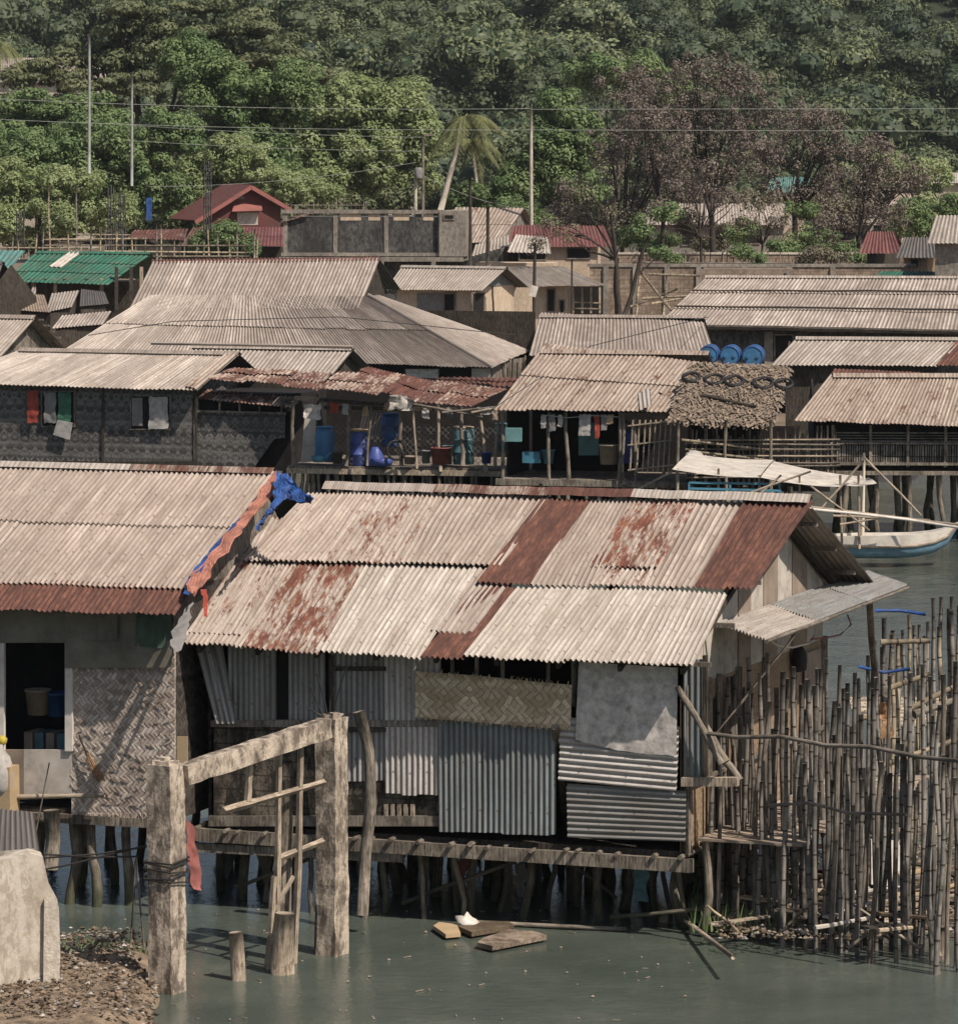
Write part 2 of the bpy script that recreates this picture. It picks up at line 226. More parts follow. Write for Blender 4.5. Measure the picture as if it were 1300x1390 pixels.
# ------------------------------------------------------------------ mesh helpers
class MB:
    def __init__(s): s.v = []; s.f = []; s.uv = []; s.sid = []
    def poly(s, pts, uvs=None, sid=None):
        i = len(s.v); s.v += [tuple(p) for p in pts]; s.f.append(tuple(range(i, i+len(pts))))
        if uvs is None:
            a = (pts[1]-pts[0]); L = a.length or 1e-6; e = a/L; nn = a.cross(pts[-1]-pts[0]); g = nn.cross(a).normalized() if nn.length > 1e-9 else EZ
            uvs = [((p-pts[0]).dot(e), (p-pts[0]).dot(g)) for p in pts]
        s.uv += [tuple(u) for u in uvs]; s.sid += [rnd() if sid is None else sid]*len(pts)
    def grid(s, P, uvf, nx, ny, sid):   # P[i][j]
        i0 = len(s.v)
        for i in range(nx):
            for j in range(ny): s.v.append(tuple(P[i][j])); s.sid.append(sid)
        for i in range(nx-1):
            for j in range(ny-1):
                a = i0+i*ny+j; q = ((i, j), (i+1, j), (i+1, j+1), (i, j+1))
                s.f.append((a, a+ny, a+ny+1, a+1)); s.uv += [uvf(*c) for c in q]
    def hexa(s, b, t):   # bottom 4 / top 4, ccw seen from top
        sd = rnd()
        s.poly(t, None, sd); s.poly(b[::-1], None, sd)
        for i in range(4): j = (i+1) % 4; s.poly([b[i], b[j], t[j], t[i]], None, sd)
    def slab(s, pts, n):  # polygon (any count) extruded by vector n
        sd = rnd(); q = [p+n for p in pts]; s.poly(q, None, sd); s.poly(pts[::-1], None, sd)
        for i in range(len(pts)): j = (i+1) % len(pts); s.poly([pts[i], pts[j], q[j], q[i]], None, sd)
    def box(s, fr, x0, x1, y0, y1, z0, z1):
        w = fr.w; s.hexa([w(x0, y0, z0), w(x1, y0, z0), w(x1, y1, z0), w(x0, y1, z0)], [w(x0, y0, z1), w(x1, y0, z1), w(x1, y1, z1), w(x0, y1, z1)])
    def beam(s, p, q, w, h, up=EZ):
        d = (q-p).normalized(); a = d.cross(up)
        if a.length < .05: a = d.cross(V((0, 1, 0)))
        a.normalize(); b = a.cross(d); a = a*w/2; b = b*h/2
        s.hexa([p-a-b, p+a-b, q+a-b, q-a-b], [p-a+b, p+a+b, q+a+b, q-a+b])
    def tube(s, pts, rad, n=7, cap=True, sid=None):
        sid = rnd() if sid is None else sid; m = len(pts); i0 = len(s.v); L = 0; Ls = []
        if not isinstance(rad, (list, tuple)): rad = [rad]*m
        for k in range(m):
            if k: L += (pts[k]-pts[k-1]).length
            Ls.append(L); d = (pts[min(k+1, m-1)]-pts[max(k-1, 0)]).normalized()
            a = d.cross(V((0, 1, 0)) if abs(d.y) < .9 else EZ).normalized(); b = d.cross(a)
            for j in range(n):
                t = 2*math.pi*j/n; s.v.append(tuple(pts[k]+(a*math.cos(t)+b*math.sin(t))*rad[k])); s.sid.append(sid)
        for k in range(m-1):
            for j in range(n):
                j2 = (j+1) % n; s.f.append((i0+k*n+j, i0+k*n+j2, i0+(k+1)*n+j2, i0+(k+1)*n+j))
                s.uv += [(j/n*.6, Ls[k]), ((j+1)/n*.6, Ls[k]), ((j+1)/n*.6, Ls[k+1]), (j/n*.6, Ls[k+1])]
        if cap:
            s.f.append(tuple(range(i0, i0+n))); s.uv += [(0, 0)]*n; s.f.append(tuple(range(i0+(m-1)*n, i0+m*n))[::-1]); s.uv += [(0, 0)]*n
    def pole(s, p, q, r0, r1=None, bend=.03, k=6, n=7, sid=None):
        r1 = r0*.8 if r1 is None else r1; L = (q-p).length; sd = V((ru(-9, 9), ru(-9, 9), ru(-9, 9))); pts = []; rr = []
        for i in range(k+1):
            t = i/k; o = mn.noise_vector(sd+V((0, 0, t*2.2)))*bend*L*min(1, 4*t*(1-t)+.25); pts.append(p.lerp(q, t)+V((o.x, o.y, 0))); rr.append((r0+(r1-r0)*t)*ru(.88, 1.12))
        s.tube(pts, rr, n, True, sid)
    def lathe(s, base, axis, prof, n=20, sid=.5):
        ax = axis.normalized(); a = ax.cross(V((0, 1, 0)) if abs(ax.y) < .9 else EZ).normalized(); b = ax.cross(a); i0 = len(s.v); m = len(prof)
        for (r, h) in prof:
            for j in range(n): t = 2*math.pi*j/n; s.v.append(tuple(base+ax*h+(a*math.cos(t)+b*math.sin(t))*r)); s.sid.append(sid)
        for k in range(m-1):
            for j in range(n):
                j2 = (j+1) % n; s.f.append((i0+k*n+j, i0+k*n+j2, i0+(k+1)*n+j2, i0+(k+1)*n+j)); s.uv += [(j/n, prof[k][1]), ((j+1)/n, prof[k][1]), ((j+1)/n, prof[k+1][1]), (j/n, prof[k+1][1])]
        for kk, rv in ((0, 0), (m-1, 1)):
            if prof[kk][0] > .001:
                q = tuple(range(i0+kk*n, i0+kk*n+n)); s.f.append(q[::-1] if rv == 0 else q); s.uv += [(0, 0)]*n
    def build(s, name, mat, parent=None, smooth=False, **tg):
        base = wl(parent) if parent else None
        if base is None:
            a = np.array(s.v); base = V(((a[:, 0].min()+a[:, 0].max())/2, (a[:, 1].min()+a[:, 1].max())/2, a[:, 2].min()))
        me = bpy.data.meshes.new(name); A = np.array(s.v, dtype=np.float64)-np.array(base)
        me.from_pydata([tuple(x) for x in A], [], s.f); l = me.uv_layers.new(name='UVMap'); l.data.foreach_set('uv', np.array(s.uv, dtype=np.float32).ravel())
        at = me.attributes.new('sid', 'FLOAT', 'POINT'); at.data.foreach_set('value', np.array(s.sid, dtype=np.float32))
        if smooth:
            me.polygons.foreach_set('use_smooth', [True]*len(me.polygons))
        me.materials.append(M[mat] if isinstance(mat, str) else mat)
        o = bpy.data.objects.new(name, me); COL.objects.link(o)
        if parent: o.parent = parent
        else: o.location = base
        for k, v in tg.items(): o[k] = v
        return o
def wl(o):
    p = V((0, 0, 0))
    while o: p = p+o.location; o = o.parent
    return p
def thing(name, label, cat, loc, group=None):
    o = bpy.data.objects.new(name, None); o.empty_display_size = .3; COL.objects.link(o); o.location = loc; o['label'] = label; o['category'] = cat
    if group: o['group'] = group
    return o
def fbm(x, y, z=0): return mn.fractal(V((x, y, z)), 1., 2., 4)
def corr(mb, pl, q, wl_=.076, amp=.011, seg=8, rows=4, n0=.0, n1=0., wob=.012, jit=.015, sid=None, across='u'):
    """corrugated sheet on plane pl; q = bl, br, tr, tl in plane coords; waves counted along bottom edge"""
    q = [V((a, b)) for a, b in q]; W = (q[1]-q[0]).length; L = (q[3]-q[0]).length
    if across == 'v': q = [q[0], q[3], q[2], q[1]]; W, L = L, W
    nw = max(2, round(W/wl_)); nx = nw*seg+1; ny = rows+1; sid = rnd() if sid is None else sid; sd = ru(0, 99); P = []
    jb = [ru(-jit, jit) for _ in range(nw+2)]
    for i in range(nx):
        s_ = i/(nx-1); col = []; h = math.sin(2*math.pi*s_*nw)*amp
        for j in range(ny):
            t = j/(ny-1); b = q[0].lerp(q[1], s_); c = q[3].lerp(q[2], s_); p = b.lerp(c, t)
            if j == 0: p = p-(c-b).normalized()*jb[int(s_*nw*.35)]
            n = n0+(n1-n0)*t+h+fbm(p.x*.9+sd, p.y*.9)*wob
            col.append(pl.w(p.x, p.y, n))
        P.append(col)
    mb.grid(P, lambda i, j: (i/(nx-1)*nw*.1, j/(ny-1)*L), nx, ny, sid)
def roofsheets(mb, pl, q, cols, rows, wl_=.13, amp=.02, seg=5, sub=2, wob=.02, lift=.025, jit=.02):
    q = [V((a, b)) for a, b in q]
    nw = max(cols, round((q[1]-q[0]).length/wl_)); br = [round(nw*i/cols) for i in range(cols+1)]
    B = lambda s_, t: q[0].lerp(q[1], s_).lerp(q[3].lerp(q[2], s_), t)
    L = (q[3]-q[0]).length
    for r in range(rows):
        for c in range(cols):
            s0, s1 = br[c]/nw, br[c+1]/nw; t0, t1 = r/rows, min(1, (r+1)/rows+.1/L); dt = ru(-jit, jit)/L
            cc = [B(s0, t0+dt), B(s1, t0+dt), B(s1, t1), B(s0, t1)]
            corr(mb, pl, [tuple(x) for x in cc], (q[1]-q[0]).length/nw, amp, seg, sub, lift*(1 if r else 0)+.004*(c % 2), .004*(c % 2), 0 if wob == 0 else wob*.3, jit*.4)
def pq(pl, *pts, n=0): return [pl.px(x, y, n) for x, y in pts]
def panel(mb, pl, pts, th=.03, n=0.):   # polygon given in photo pixels on plane pl, thickness th towards -normal
    P = [pl.hp(x, y, n) for x, y in pts]; a = (P[1]-P[0]).cross(P[2]-P[0])
    if a.dot(pl.n) < 0: P = P[::-1]
    o = P[0]; u = pl.u; v = pl.v; uv = [((p-pl.o).dot(u), (p-pl.o).dot(v)) for p in P]; sd = rnd()
    mb.poly(P, uv, sd); Q = [p-pl.n*th for p in P]; mb.poly(Q[::-1], uv[::-1], sd)
    for i in range(len(P)): j = (i+1) % len(P); mb.poly([P[i], Q[i], Q[j], P[j]], None, sd)
def rect(a, b, c, d): return [(a, d), (c, d), (c, b), (a, b)]   # x0,y0,x1,y1 -> bl,br,tr,tl
def cloth(mb, A, B, nx=6, amp=.03, sc=6., fold=0.):
    nx = nx*2   # ribbon between two polylines of world points
    m = len(A); P = []; sd = ru(0, 99); S = 7
    la = []; lb = []
    for k in range(m-1):
        for q in range(S): la.append(A[k].lerp(A[k+1], q/S)); lb.append(B[k].lerp(B[k+1], q/S))
    la.append(A[-1]); lb.append(B[-1]); N = len(la)
    for k in range(N):
        row = []
        for i in range(nx+1):
            p = la[k].lerp(lb[k], i/nx); o = mn.noise_vector(p*sc+V((sd, 0, 0)))*amp+mn.noise_vector(p*sc*2.7+V((sd, 5, 0)))*amp*.45; row.append(p+o+EZ*fold*math.sin(i*2.1+k*.2))
        P.append(row)
    mb.grid(P, lambda i, j: (i*.1, j*.1), N, nx+1, rnd())
# ------------------------------------------------------------------ setting: water, land, hill
def struct(mb, name, mat, **k): return mb.build(name, mat, None, kind='structure', **k)
kw = Mt('water'); wv = kw.noise(kw.pos, 1.3, 5, .6, (1, .8, 1)); w2 = kw.noise(kw.pos, 6, 3, .6); far = kw.ramp(kw.ma('DIVIDE', kw.sep(kw.pos)[1], 100.), [(.50, .22), (.60, .3), (.80, 1.)])
scum = kw.ramp(kw.noise(kw.pos, .9, 7, .7, (1, .35, 1)), [(.5, 0.), (.64, 1.)]); wb = kw.n('ShaderNodeBump'); wb.inputs['Distance'].default_value = .12; kw.set(wb.inputs['Strength'], far); kw.set(wb.inputs['Height'], kw.ma('ADD', wv, kw.ma('MULTIPLY', w2, .3)))
M['water'] = kw.out(kw.mix(kw.ramp(kw.noise(kw.pos, .5, 4), [(.3, 0.), (.7, 1.)]), (.052, .066, .054), kw.mix(scum, (.08, .094, .078), (.12, .125, .10))), kw.ramp(kw.ma('DIVIDE', kw.sep(kw.pos)[1], 100.), [(.58, .22), (.64, .1)]), wb.outputs[0], .3)
m = MB(); m.poly([V((-400, 20, 0)), V((400, 20, 0)), V((400, 175, 0)), V((-400, 175, 0))]); struct(m, 'water', 'water')
def gz(x, y):
    if y < 142: return -.6
    b = min(1, (y-142)/26.); z = -.6+2.1*b*b*(3-2*b)
    return z+fbm(x*.05, y*.05)*.15*b
def hz(x, y):
    z = gz(x, y)
    if y > 400: t = (y-400)/700.; z += 128*t**1.12*(1+.22*fbm(x*.004, y*.004)) + 5*fbm(x*.015, y*.012)*min(1, t*4)
    return z
m = MB(); xs = [-700, -400]+list(range(-220, 221, 12))+[400, 700]; ys = [20, 100, 130, 142, 148, 154, 160, 168, 180, 200]+list(range(230, 400, 30))+list(range(400, 1300, 25))
m.grid([[V((x*(1 if y < 300 else 1.3), y, hz(x, y))) for y in ys] for x in xs], lambda i, j: (i, j), len(xs), len(ys), .5); m.build('ground', 'dirt', None, True, kind='structure')

# ------------------------------------------------------------------ FRONT HOUSE (right), tin roof
R = Fr(PZ(270, 1120, 1.1)-EZ*1.1, 21); Wf = R.fac(0); RP = R.roof(-.4, 3.55, 22)
H = thing('tin_roof_house', 'front stilt house patched from corrugated sheets, with rusty strips across its pale tin roof', 'house', R.w(3.3, 3, 0))
U0, U1 = -.05, 7.13
# structure walls
def wallp(mb, pts, n=0, th=.03): panel(mb, Wf, pts, th, n)
m = MB(); m.box(R, .0, 6.72, .06, 6.2, 1.02, 1.12); m.build('floor', 'wood_dark', H)
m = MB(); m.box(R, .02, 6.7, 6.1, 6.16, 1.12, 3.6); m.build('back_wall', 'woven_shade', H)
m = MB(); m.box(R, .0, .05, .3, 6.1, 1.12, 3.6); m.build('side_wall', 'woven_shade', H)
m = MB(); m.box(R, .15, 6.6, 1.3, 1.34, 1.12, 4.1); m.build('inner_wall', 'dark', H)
m = MB()  # floor beams and joist ends
m.beam(R.w(-.15, -.03, .98), R.w(6.85, -.03, .96), .09, .17); m.beam(R.w(-.2, .0, .80), R.w(2.9, .0, .83), .07, .12)
for b in (1.5, 3., 4.5, 6.): m.beam(R.w(-.1, b, .95), R.w(6.8, b, .95), .1, .14)
m.build('floor_beam', 'stilt', H)
for i in range(22):
    m = MB(); x = .1+i*.31+ru(-.14, .14); m.tube([R.w(x, -.05-ru(0, .13), 1.06+ru(-.02, .02)), R.w(x, 2.5, 1.06)], ru(.022, .038), 7); m.build('joist', 'stilt', H)
# stilts: explicit ones from the photo then the forest behind
ex_st = [(590, 1150, 597, 1240), (507, 1150, 524, 1222), (652, 1168, 668, 1225), (722, 1170, 728, 1228), (737, 1170, 741, 1232), (783, 1165, 789, 1252), (795, 1165, 803, 1250), (832, 1172, 828, 1236), (871, 1170, 866, 1222), (888, 1175, 891, 1240), (917, 1168, 921, 1252), (935, 1180, 928, 1235), (315, 1150, 322, 1212), (205+90, 1150, 300, 1200), (560, 1160, 566, 1215)]
for (a, b, c, d) in ex_st:
    p = PZ(c, d, -.4); lo = p-R.o; y = lo.dot(R.ey); t = hit(a, b, R.w(0, y, 0), R.ey); t.z = 1.0; m = MB()
    m.pole(p, t, ru(.055, .085), ru(.05, .07), .10, 8, 9); m.build('stilt', 'stilt', H, True)
for rr, yy in enumerate((.9, 1.9, 3.0, 4.2, 5.2, 6.1)):
    for i in range(8):
        x = .15+i*.86+ru(-.25, .25); m = MB(); m.pole(R.w(x+ru(-.15, .15), yy+ru(-.15, .15), -.5), R.w(x, yy, 1.0), ru(.05, .085), ru(.045, .07), .09, 6, 7); m.build('stilt', 'stilt', H, True)
for i in range(9): m = MB(); x = .1+i*.72; m.beam(R.w(x, 5.6+ru(0, .5), ru(.3, .75)), R.w(x+ru(.5, .9), 5.6+ru(0, .5), ru(.35, .8)), .03, ru(.1, .35)); m.build('filler_plank', 'wood_dark', H)  # dark planks added to block the bright water seen under the floor
for (a, b, c, d, yy) in ((.3, .2, 1.9, .9, .5), (2.6, .1, 4.2, .75, .7), (5.6, .15, 6.9, .35, .4), (4.4, .8, 5.3, .2, 1.5)):
    m = MB(); m.pole(R.w(a, yy, b), R.w(c, yy, d), .03, .025, .05); m.build('brace', 'stilt', H, True)
# facade: sheets
def fsheet(name, mat, pts, n=.02, label=None, horiz=False, amp=.011, wlen=.076, rows=4):
    mb = MB(); q = pq(Wf, *pts); corr(mb, Wf, q, wlen, amp, 8, rows, n, n, .01, .012, None, 'v' if horiz else 'u'); o = mb.build(name, mat, H)
    if label: o['label'] = label
    return o
m = MB(); wallp(m, rect(290, 985, 600, 1112), -.01, .08); m.build('block_wall', 'block', H)
m = MB(); wallp(m, rect(286, 978, 602, 987), .06, .12); m.build('ledge', 'wood', H)
m = MB(); wallp(m, rect(283, 1108, 602, 1122), .03, .1); m.build('sill_beam', 'wood', H)
m = MB()
for k in range(5): x = 521+k*9; wallp(m, rect(x, 1092, x+5, 1113), .015, .04)
m.build('vent_bars', 'wood_pale', H)
fsheet('wall_sheet', 'wall_zn', rect(310, 862, 376, 984)); fsheet('wall_sheet', 'wall_zn', rect(392, 868, 442, 984), .015)
fsheet('wall_sheet', 'wall_zn', rect(450, 880, 524, 1060), .03); fsheet('wall_sheet', 'wall_zn_l', [(525, 1077), (600, 1080), (600, 886), (523, 884)], .05)
fsheet('wall_sheet', 'wall_zn_b', [(598, 1128), (757, 1133), (757, 972), (597, 968)], .07)
fsheet('wall_sheet', 'wall_zn_l', [(760, 1058), (921, 1073), (925, 985), (764, 972)], .09, 'pale corrugated sheet with its ribs laid flat', True, .014, .085)
fsheet('wall_sheet', 'wall_zn', [(771, 1136), (932, 1142), (933, 1073), (770, 1063)], .05, 'grey corrugated sheet low on the wall with its ribs laid flat', True)
fsheet('wall_sheet', 'wall_zn_b', rect(927, 895, 953, 1060), .0)
for (x, y, h) in ((283, 880, 104), (297, 880, 100)):   # two leaning narrow sheets at the left corner
    mb = MB(); q = pq(Wf, (x+16, 980), (x+30, 980), (x+6, 872), (x-14, 880)); corr(mb, Wf, q, .07, .012, 8, 4, .14, .05, .02); mb.build('leaning_sheet', 'wall_zn', H)
m = MB(); wallp(m, rect(376, 872, 392, 984), -.04, .02); wallp(m, rect(442, 872, 450, 984), -.04, .02); m.build('dark_gap', 'dark', H)
m = MB(); wallp(m, rect(448, 905, 524, 911), .06, .03); wallp(m, rect(448, 988, 524, 994), .06, .03); wallp(m, rect(446, 890, 452, 1062), .055, .03); m.build('door_frame', 'wood_dark', H)
m = MB(); n_ = 26
mt = [(563, 974), (774, 991), (776, 930), (720, 925), (655, 918), (563, 911)]; panel(m, Wf, mt, .012, .12)
for i in range(46):  # frayed edge strips
    t = rnd(); x = 563+t*212; y = 912+t*18; a = Wf.hp(x, y+4, .125); b = Wf.hp(x+ru(-6, 6), y-ru(1, 6), .13); m.beam(a, b, .02, .003)
    x = 565+t*205; y = 974+t*16; m.beam(Wf.hp(x, y-4, .125), Wf.hp(x+ru(-5, 5), y+ru(1, 4), .13), .02, .003)
m.build('woven_mat', 'woven_new', H)
m = MB()
for x in (612, 645, 680, 742, 776, 783): m.beam(Wf.w(*Wf.px(x, 960), -.05), Wf.w(*Wf.px(x, 880), -.05), .05, .05)
m.beam(Wf.w(.1, 3.6, -.1), Wf.w(6.8, 3.6, -.1), .06, .09); m.build('wall_frame', 'wood', H)
m = MB(); q = [Wf.px(785, 1003), Wf.px(858, 1016), Wf.px(922, 1024), Wf.px(924, 905), Wf.px(790, 897)]
nx, ny = 22, 18; b0, b1, t1, t0 = V(q[0]), V(q[2]), V(q[3]), V(q[4]); P = []
for i in range(nx):
    s_ = i/(nx-1); bb = b0.lerp(b1, s_)-V((0, .05*math.sin(s_*3.1)+.02*fbm(s_*17, 2))); tt = t0.lerp(t1, s_); P.append([Wf.w(*(bb.lerp(tt, j/(ny-1))), .12+.016*fbm(s_*9, j*.25)+.004*math.sin(s_*14+j*.1)) for j in range(ny)])
m.grid(P, lambda i, j: (i*.05, j*.05), nx, ny, .3); m.build('plastic_sheet', 'plastic', H, True, label='cloudy torn plastic sheet hung on the wall')
for (x0, y0, x1, y1, r) in ((760, 985, 775, 1252, .06), (925, 930, 985, 1035, .045), (440, 985, 447, 1130, .05)):
    m = MB(); p = Wf.w(*Wf.px(x1, y1), .16); 
    if y1 > 1200: p = PZ(x1, y1, -.35)
    m.pole(p, Wf.w(*Wf.px(x0, y0), .16), r, r*.85, .04, 8, 9); m.build('prop', 'stilt' if y1 > 1200 else 'wood', H, True)
for x in (953, 781): m = MB(); wallp(m, rect(x, 890, x+6, 1065), .02, .06); m.build('corner_post', 'wood_dark', H)
m = MB(); wallp(m, rect(924, 1056, 1000, 1068), .1, .1); m.build('side_ledge', 'wood_pale', H)
# gable side
SD = R.side(6.72)
def sp(mb, pts, n=0, th=.03): panel(mb, SD, pts, th, n)
yb = 6.1
def sideq(mb, y0, y1, z0, z1, n, th=.03): 
    P = [SD.w(y0, z0, n), SD.w(y1, z0, n), SD.w(y1, z1, n), SD.w(y0, z1, n)]; uv = [(y0, z0), (y1, z0), (y1, z1), (y0, z1)]; mb.poly(P, uv); mb.poly([p-SD.n*th for p in P][::-1], uv[::-1])
m = MB(); sideq(m, .0, 6.1, 1.12, 3.2, 0, .05); m.build('side_wall', 'woven_tan', H, label='tan woven side wall under the small awning')
for (a, b) in ((.95, 1.25), (2.2, 2.45)): m = MB(); sideq(m, a, b, 1.15, 2.95, .03); m.build('doorway', 'dark', H)
m = MB()
for y in (.03, .9, 1.3, 2.15, 3.3, 4.6, 6.05): m.beam(SD.w(y, 1.1, .05), SD.w(y, 3.25, .05), .06, .06)
m.beam(SD.w(0, 1.98, .05), SD.w(6.1, 1.98, .05), .04, .05); m.build('side_frame', 'wood', H)
m = MB(); sideq(m, 5.1, 5.9, 1.2, 3.1, .04); m.build('side_board', 'board_b', H)
def rz(y): return 3.55+(y+.4)*math.tan(math.radians(22)) if y < 3.93 else 3.55+4.33*math.tan(math.radians(22))-(y-3.93)*.42
ys_ = [0, .75, 1.55, 2.2, 2.75, 3.3, 3.93, 4.6, 5.3, 6.1]; gm = ['board', 'board', 'board', 'board_b', 'board', 'board_b', 'board', 'board_b', 'board', 'board']
for i in range(len(ys_)-1):
    m = MB(); a, b = ys_[i]+.005, ys_[i+1]-.005; n = .012*(i % 2); P = [SD.w(a, 3.2, n), SD.w(b, 3.2, n), SD.w(b, rz(b)-.1, n), SD.w(a, rz(a)-.1, n)]
    m.slab(P, -SD.n*.02); m.build('gable_board', gm[i], H)
# awning on the gable side, ribs along the wall
AW = [hit(x, y, SD.w(0, 0, o), SD.n) for x, y, o in ((1040, 868, 1.05), (1232, 795, 1.05), (1178, 775, .05), (972, 846, .05))]
for s0, s1, mt_ in ((0, .34, 'far_grey'), (.33, .7, 'wall_zn'), (.68, 1, 'wall_zn')):
    a = AW[0].lerp(AW[1], s0); b = AW[0].lerp(AW[1], s1); c = AW[3].lerp(AW[2], s1); d = AW[3].lerp(AW[2], s0)
    ap = PL(d, (c-d), (a-d)); ap.n = -ap.n if ap.n.z < 0 else ap.n; L = lambda p: ((p-ap.o).dot(ap.u), (p-ap.o).dot(ap.v))
    mb = MB(); corr(mb, ap, [L(d), L(c), L(b), L(a)], .095, .019, 8, 6, .01*s0, .01*s0, .02, .01, None, 'v'); mb.build('awning_sheet', mt_, H)
m = MB(); m.pole(AW[0]-EZ*.03, AW[1]-EZ*.03, .025, .02, .01); m.pole(AW[0].lerp(AW[1], .2)-EZ*.04, R.w(6.75, .9, 2.4), .02); m.build('awning_frame', 'wood', H)
m = MB(); a = SD.w(*SD.px(1178, 800), .9)
m.pole(PZ(1185, 1100, -.3), hit(1180, 812, SD.w(0, 0, .9), SD.n), .06, .05, .03); m.build('awning_post', 'stilt', H, True)
# roof
def rsheet(mat, pts, n=0., label=None, rows=5, amp=.011, wlen=.076, n1=None):
    mb = MB(); q = pq(RP, *pts); corr(mb, RP, q, wlen, amp, 8, rows, n, n if n1 is None else n1, .022, .02); o = mb.build('roof_sheet', mat, H)
    if label: o['label'] = label
def uvpx(u, v): return (u, v)
VR = RP.px(1105, 682)[1]; VM = RP.px(660, 788)[1]
def rsh(mat, u0, u1, v0, v1, n, label=None, sk=0.):
    mb = MB(); corr(mb, RP, [(u0+sk, v0), (u1+sk, v0), (u1, v1), (u0, v1)], .076, .012, 8, 5, n, max(0, n-.02), .03, .02); o = mb.build('roof_sheet', mat, H)
    if label: o['label'] = label
def U_(x, y): return RP.px(x, y)
def strip(mat, xb0, xb1, yb_, xt0, xt1, yt, n, label=None):
    q = [U_(xb0, yb_[0] if isinstance(yb_, tuple) else yb_), U_(xb1, yb_[1] if isinstance(yb_, tuple) else yb_), U_(xt1, yt[1] if isinstance(yt, tuple) else yt), U_(xt0, yt[0] if isinstance(yt, tuple) else yt)]
    mb = MB(); corr(mb, RP, q, .076, .0195, 8, 6, n, max(.0, n-.02), .03, .02); o = mb.build('roof_sheet', mat, H)
    if label: o['label'] = label
# lower tier left to right (photo pixels on the roof plane)
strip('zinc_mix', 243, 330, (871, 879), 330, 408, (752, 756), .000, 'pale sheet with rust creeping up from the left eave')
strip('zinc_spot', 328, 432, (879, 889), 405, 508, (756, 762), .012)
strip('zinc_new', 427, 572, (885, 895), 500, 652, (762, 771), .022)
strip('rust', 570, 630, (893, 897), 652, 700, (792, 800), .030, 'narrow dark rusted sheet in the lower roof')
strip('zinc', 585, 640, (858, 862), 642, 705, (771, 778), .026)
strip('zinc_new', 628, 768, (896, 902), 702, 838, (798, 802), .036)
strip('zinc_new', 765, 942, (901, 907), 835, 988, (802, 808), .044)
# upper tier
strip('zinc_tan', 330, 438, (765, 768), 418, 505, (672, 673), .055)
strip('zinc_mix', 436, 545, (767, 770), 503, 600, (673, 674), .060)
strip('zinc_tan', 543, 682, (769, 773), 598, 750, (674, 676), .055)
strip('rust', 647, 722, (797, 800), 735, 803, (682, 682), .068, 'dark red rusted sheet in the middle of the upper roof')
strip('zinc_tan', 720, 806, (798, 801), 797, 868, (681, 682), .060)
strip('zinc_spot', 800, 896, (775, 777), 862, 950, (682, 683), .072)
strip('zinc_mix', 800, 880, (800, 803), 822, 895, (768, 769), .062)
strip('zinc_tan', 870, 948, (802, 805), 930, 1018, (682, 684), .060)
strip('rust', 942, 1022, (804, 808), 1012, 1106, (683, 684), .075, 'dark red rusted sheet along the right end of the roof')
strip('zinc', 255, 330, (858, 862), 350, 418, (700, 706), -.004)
m = MB(); uR = U_(1105, 682); uL = U_(420, 672)
def ridge(mb, u0, u1, v, w, n): 
    nn = 14; P = []
    for i in range(nn+1):
        u = u0+(u1-u0)*i/nn; z = .02*fbm(u*2, 3); P.append([RP.w(u, v-w, n+z), RP.w(u, v-w*.4, n+.03+z), RP.w(u, v+.02, n+.045+z), RP.w(u, v+w*.5, n-.03+z)+EZ*-.02])
    mb.grid(P, lambda i, j: (i*.3, j*.1), nn+1, 4, .5)
VRm = (uR[1]+uL[1])/2
for a, b, mt_ in ((uL[0]+.2, 1.9, 'zinc'), (1.88, 3.6, 'rust_lt'), (3.55, 4.8, 'rust'), (4.75, uR[0], 'zinc_new')):
    m = MB(); ridge(m, a, b, VRm+.02, .14, .10+.004*a); m.build('ridge_cap', mt_, H)
# back slope
bpn = R.ey*math.cos(math.radians(24))-EZ*math.sin(math.radians(24)); BP = PL(RP.w(0, VRm, -.01), R.ex, bpn)
m = MB(); roofsheets(m, BP, [(U0+.1, 0), (uR[0]+.0, .0), (uR[0]+.05, 3.5), (U0+.1, 3.5)], 9, 2, .09, .013, 6, 3); m.build('back_roof', 'far_grey', H)
m = MB()
for v in (.15, 1.2, 2.4, 3.6, VRm-.1): m.beam(RP.w(-.0, v, -.06), RP.w(uR[0]-.1, v, -.06), .05, .06)
for v in (.5, 1.5, 2.5, 3.3): m.beam(BP.w(.1, v, -.07), BP.w(uR[0]-.05, v, -.07), .05, .06)
m.build('purlin', 'wood', H)
for k in range(9):
    u = .15+k*.83; m = MB(); m.beam(RP.w(u, .05, -.12), RP.w(u, VRm-.05, -.12), .05, .08); m.beam(BP.w(u, .1, -.14), BP.w(u, 3.4, -.14), .05, .08); m.build('rafter', 'wood_dark', H)
# black pot / meter hanging on side wall, hose
o = MB(); c = SD.w(*SD.px(1073, 895), .12); o.lathe(c-EZ*.17, EZ, [(.05, 0), (.10, .03), (.11, .15), (.10, .27), (.06, .33), (.03, .36)], 14)
o.build('sack', 'black', None, True, label='black sack hanging from the woven side wall of the tin roof house', category='sack')
o = MB(); o.tube([hit(x, y, SD.w(0, 0, .3), SD.n) for x, y in ((1100, 868), (1120, 866), (1140, 862), (1155, 848), (1150, 835))], .012, 6); o.build('hose', 'pink', None, True, label='thin pale red hose looped under the side awning', category='hose')
o = MB(); o.tube([hit(x, y, SD.w(0, 0, .28), SD.n) for x, y in ((1042, 868), (1055, 876), (1075, 879), (1098, 873), (1105, 862))], .016, 6); o.build('hose', 'canvas', None, True, label='thick cream hose sagging under the side awning', category='hose')

